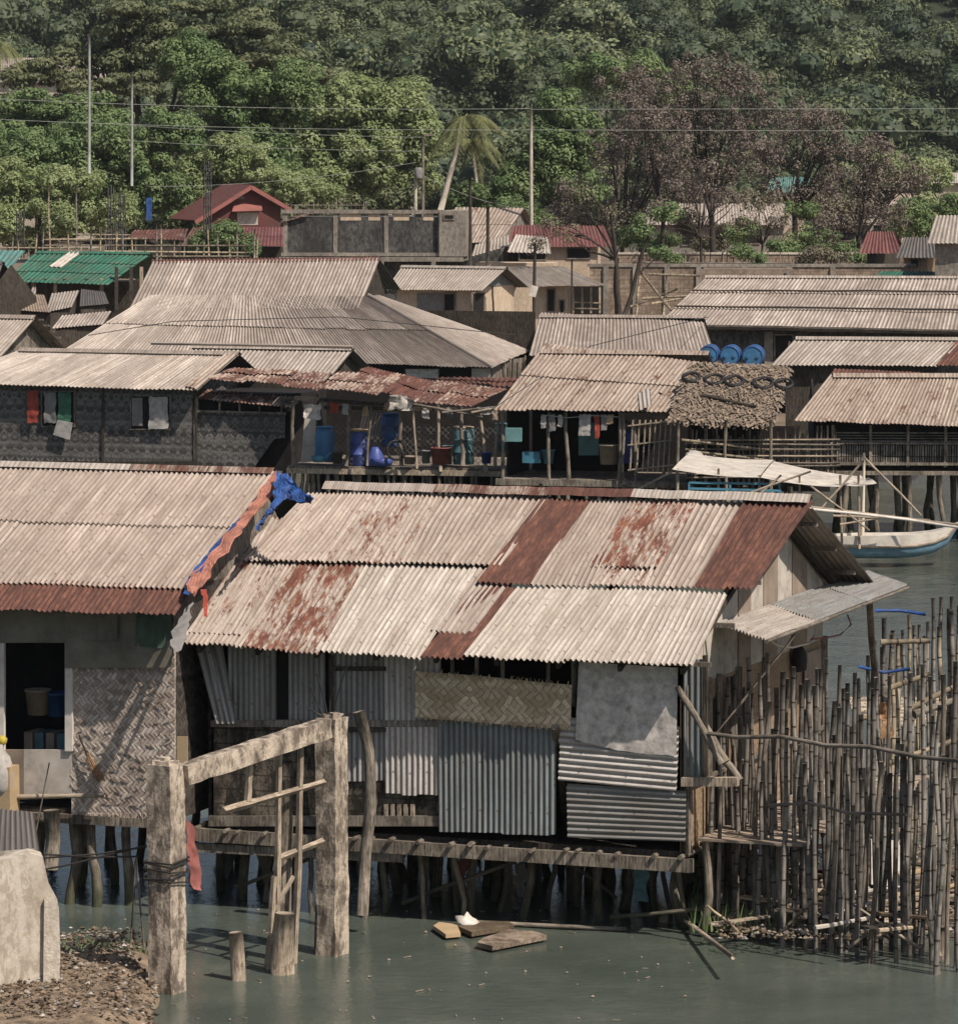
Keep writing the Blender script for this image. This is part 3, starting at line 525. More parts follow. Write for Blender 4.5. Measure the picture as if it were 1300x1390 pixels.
# ------------------------------------------------------------------ FRONT HOUSE (left)
Lf = Fr(PZ(237, 1112, 1.25)-EZ*1.1, 19); WL = Lf.fac(0)
ez_ = hit(237, 834, Lf.w(0, -.3, 0), Lf.ey).z; LP = Lf.roof(-.3, ez_, 23)
HL = thing('woven_house', 'front stilt house with pale woven wall, broom and tan tin roof edged in rust', 'house', Lf.w(-2, 2.5, 0))
def lw(name, mat, pts, n=0, th=.03, label=None, sm=False):
    mb = MB(); panel(mb, WL, pts, th, n); o = mb.build(name, mat, HL)
    if label: o['label'] = label
x9 = -4.2
m = MB(); m.box(Lf, x9, .0, .05, 4.8, 1.08, 1.16); m.build('floor', 'wood_dark', HL)
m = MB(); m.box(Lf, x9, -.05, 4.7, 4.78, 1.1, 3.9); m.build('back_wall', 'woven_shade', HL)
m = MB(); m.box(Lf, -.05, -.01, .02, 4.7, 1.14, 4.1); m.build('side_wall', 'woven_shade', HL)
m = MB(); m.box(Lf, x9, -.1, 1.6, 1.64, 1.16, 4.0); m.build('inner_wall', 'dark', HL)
lw('woven_wall', 'woven', [(97, 1108), (130, 1110), (175, 1112), (200, 1114), (237, 1104), (237, 868), (97, 868)], .01, .04)
m = MB()
for i in range(60): x = ru(98, 232); m.beam(WL.hp(x, 1104, .02), WL.hp(x+ru(-8, 8), 1111+ru(0, 7), .03), .03, .004)
m.build('frayed_edge', 'woven', HL)
lw('lower_board', 'board', rect(32, 1018, 97, 1080), .02, .04, 'pale peeling board under the window'); lw('lower_board', 'board_b', rect(-60, 1018, 32, 1082), .015, .04)
lw('window_frame', 'white', rect(88, 870, 98, 1020), .06, .06); lw('window_frame', 'white', rect(-2, 868, 5, 1020), .06, .06); lw('woven_wall', 'woven', rect(-140, 868, -2, 1108), .01)
for k, (pts, mt_) in enumerate(([[(-140, 872), (95, 872), (92, 822), (-140, 812)], 'tarp_olive'], [[(92, 906), (150, 900), (190, 912), (237, 905), (237, 822), (92, 820)], 'tarp_olive'], [[(188, 876), (237, 880), (237, 826), (190, 824)], 'tarp_green'], [[(120, 868), (165, 868), (165, 822), (122, 822)], 'tarp_olive'])):
    q = [V(WL.px(*p)) for p in pts]; mb = MB(); nx, ny = 18, 8; bl, br_, tr, tl = q[0], q[-3], q[-2], q[-1]
    P = [[WL.w(*(bl.lerp(br_, i/(nx-1)).lerp(tl.lerp(tr, i/(nx-1)), j/(ny-1))), .07+.02*k+.03*fbm(i*.35+k*9, j*.3)) for j in range(ny)] for i in range(nx)]
    mb.grid(P, lambda i, j: (i*.1, j*.1), nx, ny, rnd()); mb.build('tarp_strip', mt_, HL, True)
m = MB(); m.pole(WL.hp(-30, 1083, .2), WL.hp(142, 1080, .2), .04, .03, .01); m.build('ledge_pole', 'wood_pale', HL, True)
m = MB(); m.beam(Lf.w(x9, 0, 1.03), Lf.w(0, 0, 1.03), .09, .12); m.build('floor_beam', 'stilt', HL)
for i in range(26):
    x = x9+.2+(i % 9)*.47+ru(-.12, .12); y = [.1, 1.6, 3.6][i//9]+ru(-.1, .3); m = MB(); m.pole(Lf.w(x+ru(-.1, .1), y, -.5), Lf.w(x, y, 1.08), ru(.05, .09), ru(.05, .075), .06, 6, 8); m.build('stilt', 'stilt', HL, True)
uE = LP.px(255, 800); uB = LP.px(237, 834); uT = LP.px(375, 640)
m = MB(); roofsheets(m, LP, [(x9-.3, uE[1]), (uE[0], uE[1]), (uT[0], uT[1]), (x9-.3, uT[1])], 6, 2, .076, .017, 8, 4, .02, .02); m.build('roof', 'zinc_tan', HL)
m = MB(); corr(m, LP, [(x9-.3, uB[1]), (uB[0], uB[1]), (uE[0]+.02, uE[1]+.12), (x9-.3, uE[1]+.12)], .076, .012, 8, 3, -.02, -.012, .02, .03); m.build('eave_sheet', 'rust', HL, label='rusted strip of sheets along the eave')
for a, b, mt_ in ((x9, LP.px(183, 634)[0], 'zinc_new'), (LP.px(180, 634)[0], uT[0]-.02, 'rust_lt')):
    m = MB(); nn = 10; P = []
    for i in range(nn+1):
        u = a+(b-a)*i/nn; P.append([LP.w(u, uT[1]-.13, .035), LP.w(u, uT[1], .06), LP.w(u, uT[1]+.06, .03)-EZ*.05])
    m.grid(P, lambda i, j: (i*.3, j*.1), nn+1, 3, .5); m.build('ridge_cap', mt_, HL)
BL = PL(LP.w(0, uT[1], -.01), Lf.ex, Lf.ey*math.cos(.4)-EZ*math.sin(.4)); m = MB(); roofsheets(m, BL, [(x9-.3, 0), (uT[0]-.05, 0), (uT[0]-.05, 3), (x9-.3, 3)], 5, 1, .09, .012, 6, 2); m.build('back_roof', 'far_grey', HL)
m = MB(); m.slab([Lf.w(-.04, 0, 3.9), Lf.w(-.04, 4.6, 3.9), Lf.w(-.04, 4., ez_+.6), Lf.w(-.04, 3.2, ez_+1.3), Lf.w(-.04, 0, ez_+.05)], Lf.ex*-.03); m.build('gable_board', 'wood', HL)
# tarps lying over the joint of the two roofs
RPn = PL(RP.w(0, 0, .1), RP.u, RP.v)
def onr(px, py, n=.16): return LP.hp(px, py, n)
A = [onr(*p) for p in ((372, 640), (352, 668), (330, 700), (308, 722), (284, 752), (262, 778), (253, 800))]; B_ = [onr(p[0], p[1], .17) for p in ((384, 644), (360, 682), (338, 710), (318, 733), (296, 762), (277, 792), (264, 810))]
m = MB(); cloth(m, A, B_, 9, .05, 5, .012); m.build('orange_tarp', 'tarp_org', None, True, label='faded orange tarp strip covering the seam between the two front roofs', category='tarp')
A = [onr(p[0], p[1], .12) for p in ((330, 698), (306, 722), (280, 752), (258, 780), (249, 806))]; B_ = [onr(p[0], p[1], .14) for p in ((338, 702), (314, 726), (288, 756), (266, 786), (256, 808))]
m = MB(); cloth(m, A, B_, 3, .02, 6); A = [onr(*p, .3) for p in ((378, 640), (372, 668), (366, 690), (350, 712), (346, 716))]; B_ = [onr(*p, .26) for p in ((398, 652), (388, 672), (376, 690), (358, 706), (350, 718))]
cloth(m, A, B_, 7, .07, 6, .03); A = [onr(*p, .3) for p in ((382, 648), (396, 656), (412, 668), (424, 676))]; B_ = [onr(*p, .2) for p in ((380, 668), (392, 676), (408, 682), (422, 684))]
cloth(m, A, B_, 7, .04, 6, .02); m.build('blue_tarp', 'tarp_blue', None, True, label='crumpled bright blue tarp at the top of the seam between the front roofs', category='tarp')
A = [onr(*p, .1) for p in ((272, 800), (276, 815), (276, 836))]; B_ = [onr(*p, .1) for p in ((280, 800), (283, 815), (281, 838))]
m = MB(); cloth(m, A, B_, 3, .02); m.build('red_rag', 'red_cloth', None, True, label='thin red rag hanging below the orange tarp', category='rag')
A = [WL.w(.0, 2.95, .0)+Lf.ex*.25, WL.w(.1, 2.45, 0)+Lf.ex*.1]
m = MB(); cloth(m, [onr(244, 836, -.05), onr(232, 868, -.1), onr(238, 890, -.2)], [onr(262, 812, -.05), onr(258, 850, -.1), onr(248, 880, -.2)], 5, .05); m.build('cloth_bundle', 'grey', None, True, label='grey cloth bundle stuffed into the gap between the front roofs', category='cloth')
m = MB()
for i in range(260):
    x, y = ru(100, 234), ru(885, 1100); a = WL.hp(x, y, .022); s_ = 1 if rnd() < .5 else -1; L_ = ru(.03, .12); m.beam(a, a+Lf.ex*L_*s_*.7+EZ*L_*.7-Lf.ey*ru(0, .03), .012, .003)
m.build('loose_strips', 'woven', HL)
# things at the left house
m = MB(); c = WL.hp(108, 1000, .1); d = WL.hp(138, 1062, .16); m.pole(WL.hp(107, 998, .08), WL.hp(120, 1030, .1), .012, .012, 0, 3); bh = m
b = thing('broom', 'straw broom hanging head down on the pale woven wall', 'broom', WL.hp(138, 1062, .16)); bh.build('handle', 'wood_dark', b)
m = MB()
for i in range(60):
    t = rnd(); m.pole(WL.hp(117+rnd()*5, 1022+rnd()*6, .1), WL.hp(126+t*17, 1060+ru(-4, 4)-abs(t-.6)*8, .1+rnd()*.06), .006, .003, .01, 3, 4)
m.build('bristles', 'straw', b)
m = MB(); panel(m, WL, rect(240, 1000, 254, 1043), .02, .25); m.build('cardboard_sheet', 'cardboard', None, label='cardboard piece standing on top of the left concrete post', category='cardboard')
m = MB(); m.box(Lf, *[WL.px(8, 1080)[0], WL.px(33, 1080)[0]], -.45, -.15, 1.12, 1.12+.62); m.build('cardboard_box', 'cardboard', None, label='tall tan cardboard box on the ledge under the window', category='box')
m = MB(); c = WL.hp(3, 1080, .35); m.lathe(c, EZ+_R*-.1, [(.10, 0), (.17, .1), (.19, .3), (.16, .5), (.08, .62), (.10, .68)], 14); m.build('white_sack', 'pale_cloth', None, True, label='bulging white sack at the left edge of the photo below the window', category='sack')
m = MB(); c = WL.hp(3, 1012, .35); m.lathe(c, EZ, [(.02, 0), (.06, .03), (.07, .09), (.03, .13)], 10); m.build('yellow_cup', plain('yellow_plastic', (.5, .38, .06)), None, True, label='small yellow cup above the white sack', category='cup')
m = MB(); c = Lf.w(WL.px(50, 970)[0], .7, 1.9); q = PL(c, Lf.ex, EZ)
t = thing('storage_crate', 'teal slatted crate inside the window of the woven house', 'crate', c-EZ*.5)
for k in range(5): mm = MB(); mm.box(Fr(c, 20), -.42+k*.16, -.30+k*.16, -.2, .2, -.35, .18); mm.build('slat', 'teal' if k % 2 else 'board_b', t)
def bucket(px, py, d, r, h, mat, label, cat='bucket', name='bucket', tp=1.2):
    p = PD(px, py, d); m = MB(); m.lathe(p, EZ, [(r/tp, 0), (r, h), (r*1.06, h), (r*1.06, h-.03), (r*.94, h-.03), (r/tp*.9, .03)], 18); return m.build(name, mat, None, True, label=label, category=cat)
wy = Lf.w(WL.px(50, 970)[0], .7, 0).y
bucket(52, 970, wy, .17, .34, 'board_b', 'brown pot on the crate inside the window'); bucket(78, 972, wy, .15, .32, 'blue', 'dark blue bucket on the crate inside the window')
# ------------------------------------------------------------------ MIDDLE AND FAR HOUSES
def bgroof(T, name, eL, z, pitch, yaw, pts, mat, cols=8, rows=2, wl_=.13, amp=.02, back=True, label=None, jit=.03, bmat='far_dark', bl=None):
    """roof plane through eave-left pixel eL at height z; pts = eL, eR, rR, rL pixels"""
    F_ = Fr(PZ(eL[0], eL[1], z), yaw); F_.o.z = 0; P = F_.roof(0, z, pitch); q = pq(P, *pts)
    m = MB(); roofsheets(m, P, q, cols, rows, wl_, amp, 4, 2, .03, .03, jit); o = m.build(name, mat, T)
    if label: o['label'] = label
    if back:
        v = (q[2][1]+q[3][1])/2; L = bl or v*.95; B = PL(P.w(0, v, -.02), F_.ex, F_.ey*math.cos(math.radians(pitch))-EZ*math.sin(math.radians(pitch)))
        m = MB(); roofsheets(m, B, [(q[3][0], 0), (q[2][0], 0), (q[2][0], L), (q[3][0], L)], max(2, cols//2), 1, wl_, amp, 4, 2, .03); m.build('back_roof', bmat, T)
        m = MB(); w_ = .16; u0, u1 = q[3][0], q[2][0]; sd = rnd()
        m.poly([P.w(u0, v-w_, .05), P.w(u1, v-w_, .05), P.w(u1, v+.02, .08), P.w(u0, v+.02, .08)], None, sd); m.poly([P.w(u0, v+.02, .08), P.w(u1, v+.02, .08), B.w(u1, w_, .05), B.w(u0, w_, .05)], None, sd); m.build('ridge_cap', mat, T)
    return F_, P, q
def penta(T, F_, P, q, zb, mat, x0, x1, y0=.3, name='wall', pitch=20, gmat=None):
    """four walls under a gable roof (front eave at local y=0)"""
    tp = math.tan(math.radians(pitch)); z0 = P.o.z; yr = (q[2][1]+q[3][1])/2*math.cos(math.radians(pitch)); y1 = 2*yr-y0; hz_ = lambda y: z0+(y if y < yr else 2*yr-y)*tp-.07
    m = MB(); w = F_.w; A = [w(x0, y0, zb), w(x1, y0, zb), w(x1, y0, hz_(y0)), w(x0, y0, hz_(y0))]
    m.slab(A, F_.ey*.05); m.build(name, mat, T); m = MB(); m.slab([w(x1, y1, zb), w(x0, y1, zb), w(x0, y1, hz_(y1)), w(x1, y1, hz_(y1))], -F_.ey*.05)
    m.build(name, mat, T)
    for x, s_ in ((x1, -.05), (x0, .05)):
        m = MB(); m.slab([w(x, y0+.06, zb), w(x, y1-.06, zb), w(x, y1-.06, hz_(y1)), w(x, yr, hz_(yr)), w(x, y0+.06, hz_(y0))], F_.ex*s_); m.build('gable_wall', gmat or mat, T)
    return y1
def stilts(T, F_, x0, x1, y0, y1, z1, n, rows, z0=-.5, r=.07, mat='stilt'):
    for j in range(rows):
        for i in range(n):
            x = x0+(x1-x0)*(i+.5)/n+ru(-.2, .2); y = y0+(y1-y0)*(j/(max(1, rows-1)))+ru(-.15, .15); m = MB(); m.pole(F_.w(x+ru(-.2, .2), y, z0), F_.w(x, y, z1), r*ru(.7, 1.1), r*ru(.6, 1), .07, 4, 6); m.build('stilt', mat, T, True)
def fp(m, W_, pts, n=0, th=.04): panel(m, W_, pts, th, n)
def opening(T, W_, r, name='window', n=.02, mat='dark', fr='wood', fw=1.5):
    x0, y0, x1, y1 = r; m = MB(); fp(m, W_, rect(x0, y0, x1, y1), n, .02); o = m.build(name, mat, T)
    if fr:
        m = MB()
        for rr in ((x0-fw, y0-fw, x0, y1+fw), (x1, y0-fw, x1+fw, y1+fw), (x0, y0-fw, x1, y0), (x0, y1, x1, y1+fw)): fp(m, W_, rect(*rr), n+.03, .05)
        m.build('frame', fr, o)
    return o
# --- M1 woven dark house
T = thing('woven_stilt_house', 'long dark woven-walled stilt house with clothes hung at its left window', 'house', PZ(130, 640, 1.2))
F1, P1, q1 = bgroof(T, 'roof', (-90, 520), 3.45, 22, 20, [(-90, 519), (268, 530), (325, 481), (28, 475)], 'far_tan', 7, 1)
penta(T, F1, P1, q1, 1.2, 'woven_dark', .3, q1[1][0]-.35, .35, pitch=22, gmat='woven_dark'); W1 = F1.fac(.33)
m = MB(); corr(m, P1, pq(P1, (252, 526), (268, 530), (325, 481), (308, 480)), .13, .02, 4, 2, .05, .05); m.build('verge_sheet', 'far_spot', T)
opening(T, W1, (57, 532, 100, 578)); opening(T, W1, (178, 538, 230, 582))
m = MB(); fp(m, W1, rect(179, 540, 193, 578), .08); m.build('shutter', 'grey', T); m = MB(); fp(m, W1, rect(138, 528, 141, 636), .03); m.build('batten', 'wood_dark', T); m = MB(); fp(m, W1, rect(264, 530, 267, 636), .03); m.build('batten', 'wood_dark', T)
m = MB(); fp(m, W1, rect(-90, 626, 267, 632), .04, .1); m.build('floor_beam', 'wood_dark', T)
stilts(T, F1, .3, q1[1][0]-.3, .5, 3.5, 1.25, 12, 2)
def hang(name, px, py, w, h, mat, label, cat, pl, n=.12, amp=.03, group=None, skew=0):
    m = MB(); A = [pl.hp(px+skew*t, py+h*t, n) for t in (0, .33, .66, 1)]; B_ = [pl.hp(px+w+skew*t*.6, py+h*t+ru(-1, 1), n) for t in (0, .33, .66, 1)]
    cloth(m, A, B_, 4, amp, 5, .01); k = dict(label=label, category=cat)
    if group: k['group'] = group
    return m.build(name, mat, None, True, **k)
hang('hanging_cloth', 37, 530, 15, 44, 'red_cloth', 'red and white patterned cloth left of the window on the dark woven house', 'cloth', W1)
hang('hanging_cloth', 60, 532, 16, 42, 'grey', 'grey striped curtain in the left window of the dark woven house', 'curtain', W1)
hang('hanging_cloth', 79, 532, 17, 42, 'green_cloth', 'green patterned curtain in the left window of the dark woven house', 'curtain', W1)
m = MB(); panel(m, W1, [(72, 590), (94, 597), (98, 574), (78, 570)], .03, .14); m.build('white_sack', 'pale_cloth', None, label='pale square sack hung below the left window of the dark woven house', category='sack')
hang('hanging_cloth', 202, 538, 26, 44, 'pale_cloth', 'pale curtain drawn across the right window of the dark woven house', 'curtain', W1)
# annex with rusty awning
T = thing('woven_annex', 'dark woven annex below a rusty awning between house and terrace', 'shed', PZ(325, 634, 1.3)); FA = Fr(F1.fac(.33).hp(268, 632)-EZ*1.2, 20); FA.o.z = 0; WA = FA.fac(.1)
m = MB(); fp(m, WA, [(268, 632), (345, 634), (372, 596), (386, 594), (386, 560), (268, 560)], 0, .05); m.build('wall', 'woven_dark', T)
m = MB(); fp(m, WA, rect(268, 545, 386, 556), -.15, .04); m.build('window_strip', 'dark', T)
m = MB()
for x in (268, 298, 325, 352, 382): m.beam(WA.hp(x, 562, .03), WA.hp(x, 540, .03), .05, .05)
m.beam(WA.hp(268, 558, .05), WA.hp(388, 561, .05), .05, .06); m.build('window_frame', 'wood', T)
m = MB(); A_ = FA.roof(-.5, WA.hp(300, 552).z-.02, 22); corr(m, A_, pq(A_, (264, 541), (396, 553), (415, 540), (280, 528)), .13, .018, 5, 2); m.build('awning', 'rust_lt', T)
m = MB(); m.pole(PZ(391, 660, 0), WA.hp(391, 548, .1), .16, .13, .02, 6, 9); m.build('trunk_post', 'wood', T, True); m = MB(); m.box(FA, 0, 2.6, .4, 3, 1.2, 3.3); m.build('inner_wall', 'dark', T)
# --- terrace behind: long rusty lean-to roofs over the barrels
T = thing('rusty_terrace_shed', 'low open shed with rusty tin roofs and plank deck crowded with barrels', 'shed', PZ(540, 640, 1.55))
FT = Fr(PZ(395, 632, 1.55), 12); FT.o.z = 0; WT = FT.fac(0)
m = MB(); P_ = PZ(395, 632, 1.55); m.box(FT, -.1, 10.4, 0, 4.5, 1.45, 1.55); m.build('deck', 'wood', T)
m = MB(); m.beam(FT.w(-.1, -.05, 1.42), FT.w(10.4, -.05, 1.42), .1, .14); m.build('deck_beam', 'wood_pale', T)
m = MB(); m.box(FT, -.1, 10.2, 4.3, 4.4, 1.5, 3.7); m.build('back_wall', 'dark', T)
for (pts, mt_, zz, pi) in (([(283, 512), (430, 531), (452, 505), (318, 499)], 'rust_lt', 3.75, 14), ([(430, 527), (512, 536), (545, 512), (460, 504)], 'rust_lt', 3.7, 14), ([(470, 512), (560, 543), (600, 520), (500, 498)], 'rust_rd', 3.85, 14), ([(560, 545), (640, 552), (690, 528), (592, 516)], 'rust_lt', 3.75, 14), ([(600, 520), (700, 524), (712, 512), (590, 512)], 'rust', 3.95, 10)):
    P = Fr(PZ(pts[0][0], pts[0][1], zz), 12).roof(0, 0, pi); m = MB(); roofsheets(m, P, pq(P, *pts), 3, 2, .13, .02, 4, 2, .08, .03, .12); m.build('roof', mt_, T)
for x in (398, 470, 545, 628, 690): m = MB(); m.pole(WT.hp(x, 632, .05), WT.hp(x+ru(-8, 8), 545, .05), .06, .05, .04, 5, 7); m.build('post', 'wood', T, True)
m = MB(); m.beam(WT.hp(440, 553, 0), WT.hp(690, 557, 0), .08, .1); m.beam(WT.hp(400, 540, 0), WT.hp(560, 552, .2), .07, .1); m.build('roof_beam', 'wood_dark', T)
m = MB(); m.pole(WT.hp(560, 548, .2), WT.hp(655, 566, .2), .03); m.pole(WT.hp(600, 560, .3), WT.hp(712, 548, .3), .03); m.build('rafter', 'wood', T)
for i in range(17):
    x = -.05+i*.62; 
    m = MB(); m.pole(FT.w(x+ru(-.15, .15), ru(.0, .3), -.5), FT.w(x, .1, 1.45), ru(.05, .1), ru(.05, .08), .06, 5, 7); m.build('stilt', 'stilt', T, True)
m = MB(); m.box(FT, -.1, 10.2, 2.4, 2.5, -.3, 1.44); m.build('crib_wall', 'dark', T)
# mesh fence and poles on the terrace
m = MB(); fx0, fz0 = WT.px(452, 630); fx1, fz1 = WT.px(690, 566)
k_ = .16; nn = int((fx1-fx0+2.2)/k_)
for i in range(-9, nn):
    for sg in (1, -1):
        a = fx0+i*k_; p = V((a, 1.6)) if sg > 0 else V((a, 2.7)); q_ = V((a+1.1, 2.7)) if sg > 0 else V((a+1.1, 1.6))
        lo_, hi_ = max(p.x, fx0), min(q_.x, fx1)
        if hi_ > lo_+.02: g = lambda x: p.lerp(q_, (x-p.x)/1.1); a1, a2 = g(lo_), g(hi_); m.beam(FT.w(a1.x, .15, a1.y), FT.w(a2.x, .15, a2.y), .008, .008)
m.build('wire_mesh_fence', 'grey', None, label='grey chain link mesh along the front of the barrel terrace', category='fence')
def drum(px, py, w, h, mat, label, lay=False, closed=True, d=None, ribs=True, name='barrel', grp='barrels in the stilt village', cloth_=None):
    p = WT.hp(px, py, -.4) if d is None else PD(px, py, d); s_ = FPX/p.y; r = w/2/s_; H_ = h/s_
    t = thing(name, label, 'barrel', p, grp); pr = [(r*.86, 0), (r*.93, .02)]
    if ribs: pr += [(r*.94, H_*.3), (r, H_*.32), (r, H_*.35), (r*.94, H_*.37), (r*.94, H_*.63), (r, H_*.65), (r, H_*.68), (r*.94, H_*.7), (r*.95, H_*.9)]
    else: pr += [(r, H_*.12), (r, H_*.72), (r*.92, H_*.86)]
    pr += [(r*.82, H_*.97), (r*.7, H_)]; m = MB(); m.lathe(p, EZ, pr, 20); m.build('shell', mat, t, True)
    m = MB(); m.lathe(p+EZ*(H_*.985), EZ, [(r*.9, 0), (r*.93, .02), (r*.9, .045), (r*.6, .05), (.0, .05)], 20); m.build('lid', mat if not cloth_ else cloth_, t, True); return t
drum(441, 626, 26, 46, 'blue_f', 'upright blue plastic barrel at the left of the terrace', ribs=False)
drum(531, 606, 29, 44, 'blue', 'dark blue barrel standing behind the tyre on the terrace')
drum(487, 632, 30, 48, 'blue_v', 'violet blue drum with tan cloth over its top', cloth_='cardboard')
drum(629, 630, 31, 50, 'teal', 'tall teal drum with a board on its top', cloth_='wood_pale')
drum(685, 612, 30, 36, 'teal', 'green drum behind the poles at the right of the terrace')
m = MB(); p = WT.hp(510, 632, -.1); m.lathe(p, EZ, [(.22, 0), (.25, .03), (.24, .2), (.14, .42), (.1, .5)], 14); m.build('jerry_can', 'blue_v', None, True, label='small violet blue jug beside the cloth topped drum', category='jug')
m = MB(); p = WT.hp(519, 632, .05); m.lathe(p, EZ, [(.24, 0), (.3, .2), (.28, .2), (.22, .02)], 14); m.build('basin', 'blue_v', None, True, label='low blue basin on the terrace next to the tyre', category='basin')
m = MB(); p = WT.hp(432, 627, .1); m.lathe(p, EZ, [(.14, 0), (.2, .16), (.18, .16), (.12, .02)], 14); m.build('basin', 'sea_blue', None, True, label='small sky blue bowl at the foot of the left blue barrel', category='basin')
def tyre(c, ax, R_, r_, label, mat='black'):
    m = MB(); a = ax.normalized(); e = a.cross(EZ if abs(a.z) < .9 else V((1, 0, 0))).normalized(); g = a.cross(e); n = 26; P = []
    for i in range(n+1):
        t = 2*math.pi*i/n; d = e*math.cos(t)+g*math.sin(t); P.append([c+d*(R_+r_*math.cos(s_*math.pi/4))+a*r_*math.sin(s_*math.pi/4) for s_ in range(9)])
    m.grid(P, lambda i, j: (i*.1, j*.03), n+1, 9, .5); return m.build('tyre', mat, None, True, label=label, category='tyre', group='loose tyres')
tyre(WT.hp(538, 611, .25), V((.2, -1, .12)), .25, .035, 'thin bicycle tyre leaning by the blue barrels on the terrace')
m = MB(); W2 = PL(WT.hp(482, 606, -.5), V((.98, -.1, -.2)), V((.25, .3, .9))); corr(m, W2, [(0, 0), (.6, 0), (.6, 1.05), (0, 1.05)], .09, .015, 5, 2); m.build('tin_sheet', 'zinc', None, label='corrugated sheet leaning in the shade behind the terrace barrels', category='sheet')
bucket(598, 630, WT.hp(598, 630).y, .26, .45, 'pink', 'pale pink tub beside the teal drum'); bucket(607, 630, WT.hp(608, 630).y+1, .15, .5, 'teal', 'narrow teal pail behind the pale pink tub')
m = MB(); panel(m, PL(WT.hp(420, 600, -.6), FT.ex, EZ), [(408, 628), (428, 626), (428, 562), (414, 560)], .03); m.build('white_board', 'board', None, label='pale upright board behind the left blue barrel', category='board')
hang('hanging_cloth', 412, 550, 24, 18, 'plastic', 'tan bundle hanging at the corner of the rusty awning', 'cloth', WT, .1, .06)
hang('hanging_cloth', 448, 546, 12, 14, 'red_cloth', 'red rag under the rusty terrace roof', 'rag', WT, .1); hang('hanging_cloth', 464, 548, 9, 14, 'pale_cloth', 'white rag under the rusty terrace roof', 'rag', WT, .1)
hang('hanging_cloth', 530, 536, 30, 20, 'plastic', 'torn pale sheet hanging from the rusty roof edge', 'sheet', WT, .4, .1); hang('hanging_cloth', 648, 553, 18, 9, 'pale_cloth', 'white bundle tied to the pole near the spotted roof', 'cloth', WT, .5, .05)
for (x0, y0, x1, y1) in ((594, 545, 598, 640), (651, 552, 660, 640), (676, 570, 672, 634), (705, 552, 700, 640), (716, 560, 710, 628)):
    m = MB(); m.pole(WT.hp(x1, y1, .15), WT.hp(x0, y0, .15), .05, .04, .03, 5, 7); m.build('pole', 'wood_pale', None, True, label='slim weathered upright pole in front of the terrace mesh', category='pole', group='poles in front of the terrace')
# deck of M2
T = thing('rust_spotted_house', 'open-fronted stilt house with rust spotted tan roof and washing line beneath', 'house', PZ(800, 650, 1.6))
F2, P2, q2 = bgroof(T, 'roof', (670, 557), 3.35, 25, 14, [(670, 556), (905, 559), (958, 492), (740, 466)], 'far_spot', 5, 2, .12, .018, bmat='far_spot'); W2_ = F2.fac(0)
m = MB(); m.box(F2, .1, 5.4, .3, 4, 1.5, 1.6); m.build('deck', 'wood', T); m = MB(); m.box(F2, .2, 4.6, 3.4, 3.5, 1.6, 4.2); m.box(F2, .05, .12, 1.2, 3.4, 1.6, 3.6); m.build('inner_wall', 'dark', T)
m = MB(); m.beam(F2.w(0, .25, 1.52), F2.w(5.4, .25, 1.52), .1, .16); m.build('deck_beam', 'wood', T); WD = F2.fac(.3)
for (a, b) in ((681, 683), (746, 742), (768, 770), (842, 838), (845, 848), (862, 862), (905, 902)): m = MB(); m.pole(WD.hp(b, 690), WD.hp(a, 560), .055, .045, .03, 6, 7); m.build('post', 'wood', T, True)
m = MB(); fp(m, WD, [(785, 618), (812, 618), (812, 574), (785, 574)], -1.2, .04); m.build('door', 'teal_door', T); m = MB(); fp(m, WD, rect(842, 575, 868, 628), -.8, .04); m.build('partition', 'woven_dark', T)
stilts(T, F2, .2, 5.3, .3, 3.6, 1.5, 9, 3)
m = MB(); fp(m, WD, [(880, 556), (908, 558), (908, 538), (894, 532)], -.6, .03); m.build('gable_opening', 'dark', T)
m = MB(); PS = PL(F2.w(*F2.fac(0).px(862, 560), 0) if False else W2_.hp(868, 558, .02), V((.9, -.2, .5)), V((.3, .7, .5))); corr(m, PS, [(0, 0), (.35, 0), (.35, 1.), (0, 1.)], .1, .012, 5, 2); m.build('loose_sheet', 'zinc_new', T)
# slatted gate panels right of M2
m = MB(); WG = F2.fac(-.1)
for x in (857, 866, 874, 881, 888, 895, 902, 909): m.beam(WG.hp(x-2, 640), WG.hp(x+2, 570), .07, .03)
for y in (574, 600, 634): m.beam(WG.hp(852, y+4, .04), WG.hp(914, y-3, .04), .07, .03)
m.beam(WG.hp(858, 668, .05), WG.hp(912, 640, .05), .06, .05)
m.build('slat_gate', 'wood_pale', None, label='pale slatted timber gate right of the washing line', category='gate')
m = MB(); m.tube([WD.hp(735, 563, .1), WD.hp(770, 567, .1), WD.hp(805, 564, .1), WD.hp(840, 566, .1)], .012, 5); m.build('washing_line', 'wire_l', None, label='washing line strung under the rust spotted roof', category='line')
for (x, w, h, mt_, lb) in ((735, 7, 18, 'pale_cloth', 'white shirt at the left end of the washing line'), (744, 9, 22, 'grey', 'grey shirt second from left on the washing line'), (757, 7, 16, 'pale_cloth', 'small pale cloth on the washing line over the dark opening'), (786, 16, 28, 'pale_cloth', 'long white shirt hanging before the teal door'), (806, 7, 32, 'red_cloth', 'dark red towel on the washing line'), (815, 8, 20, 'grey', 'grey cloth between the towel and the yellow piece'), (824, 9, 12, 'cardboard', 'short tan cloth at the right end of the washing line')):
    hang('laundry', x, 563, w, h, mt_, lb, 'laundry', WD, .1, .03, 'laundry on the line', ru(-2, 2))
drum(854, 628, 26, 44, 'blue_v', 'dark drum in the shade right of the teal door', d=WD.hp(854, 628).y+1); bucket(826, 630, WD.hp(826, 630).y+.3, .25, .5, 'board_b', 'brown tub in front of the dark drum')
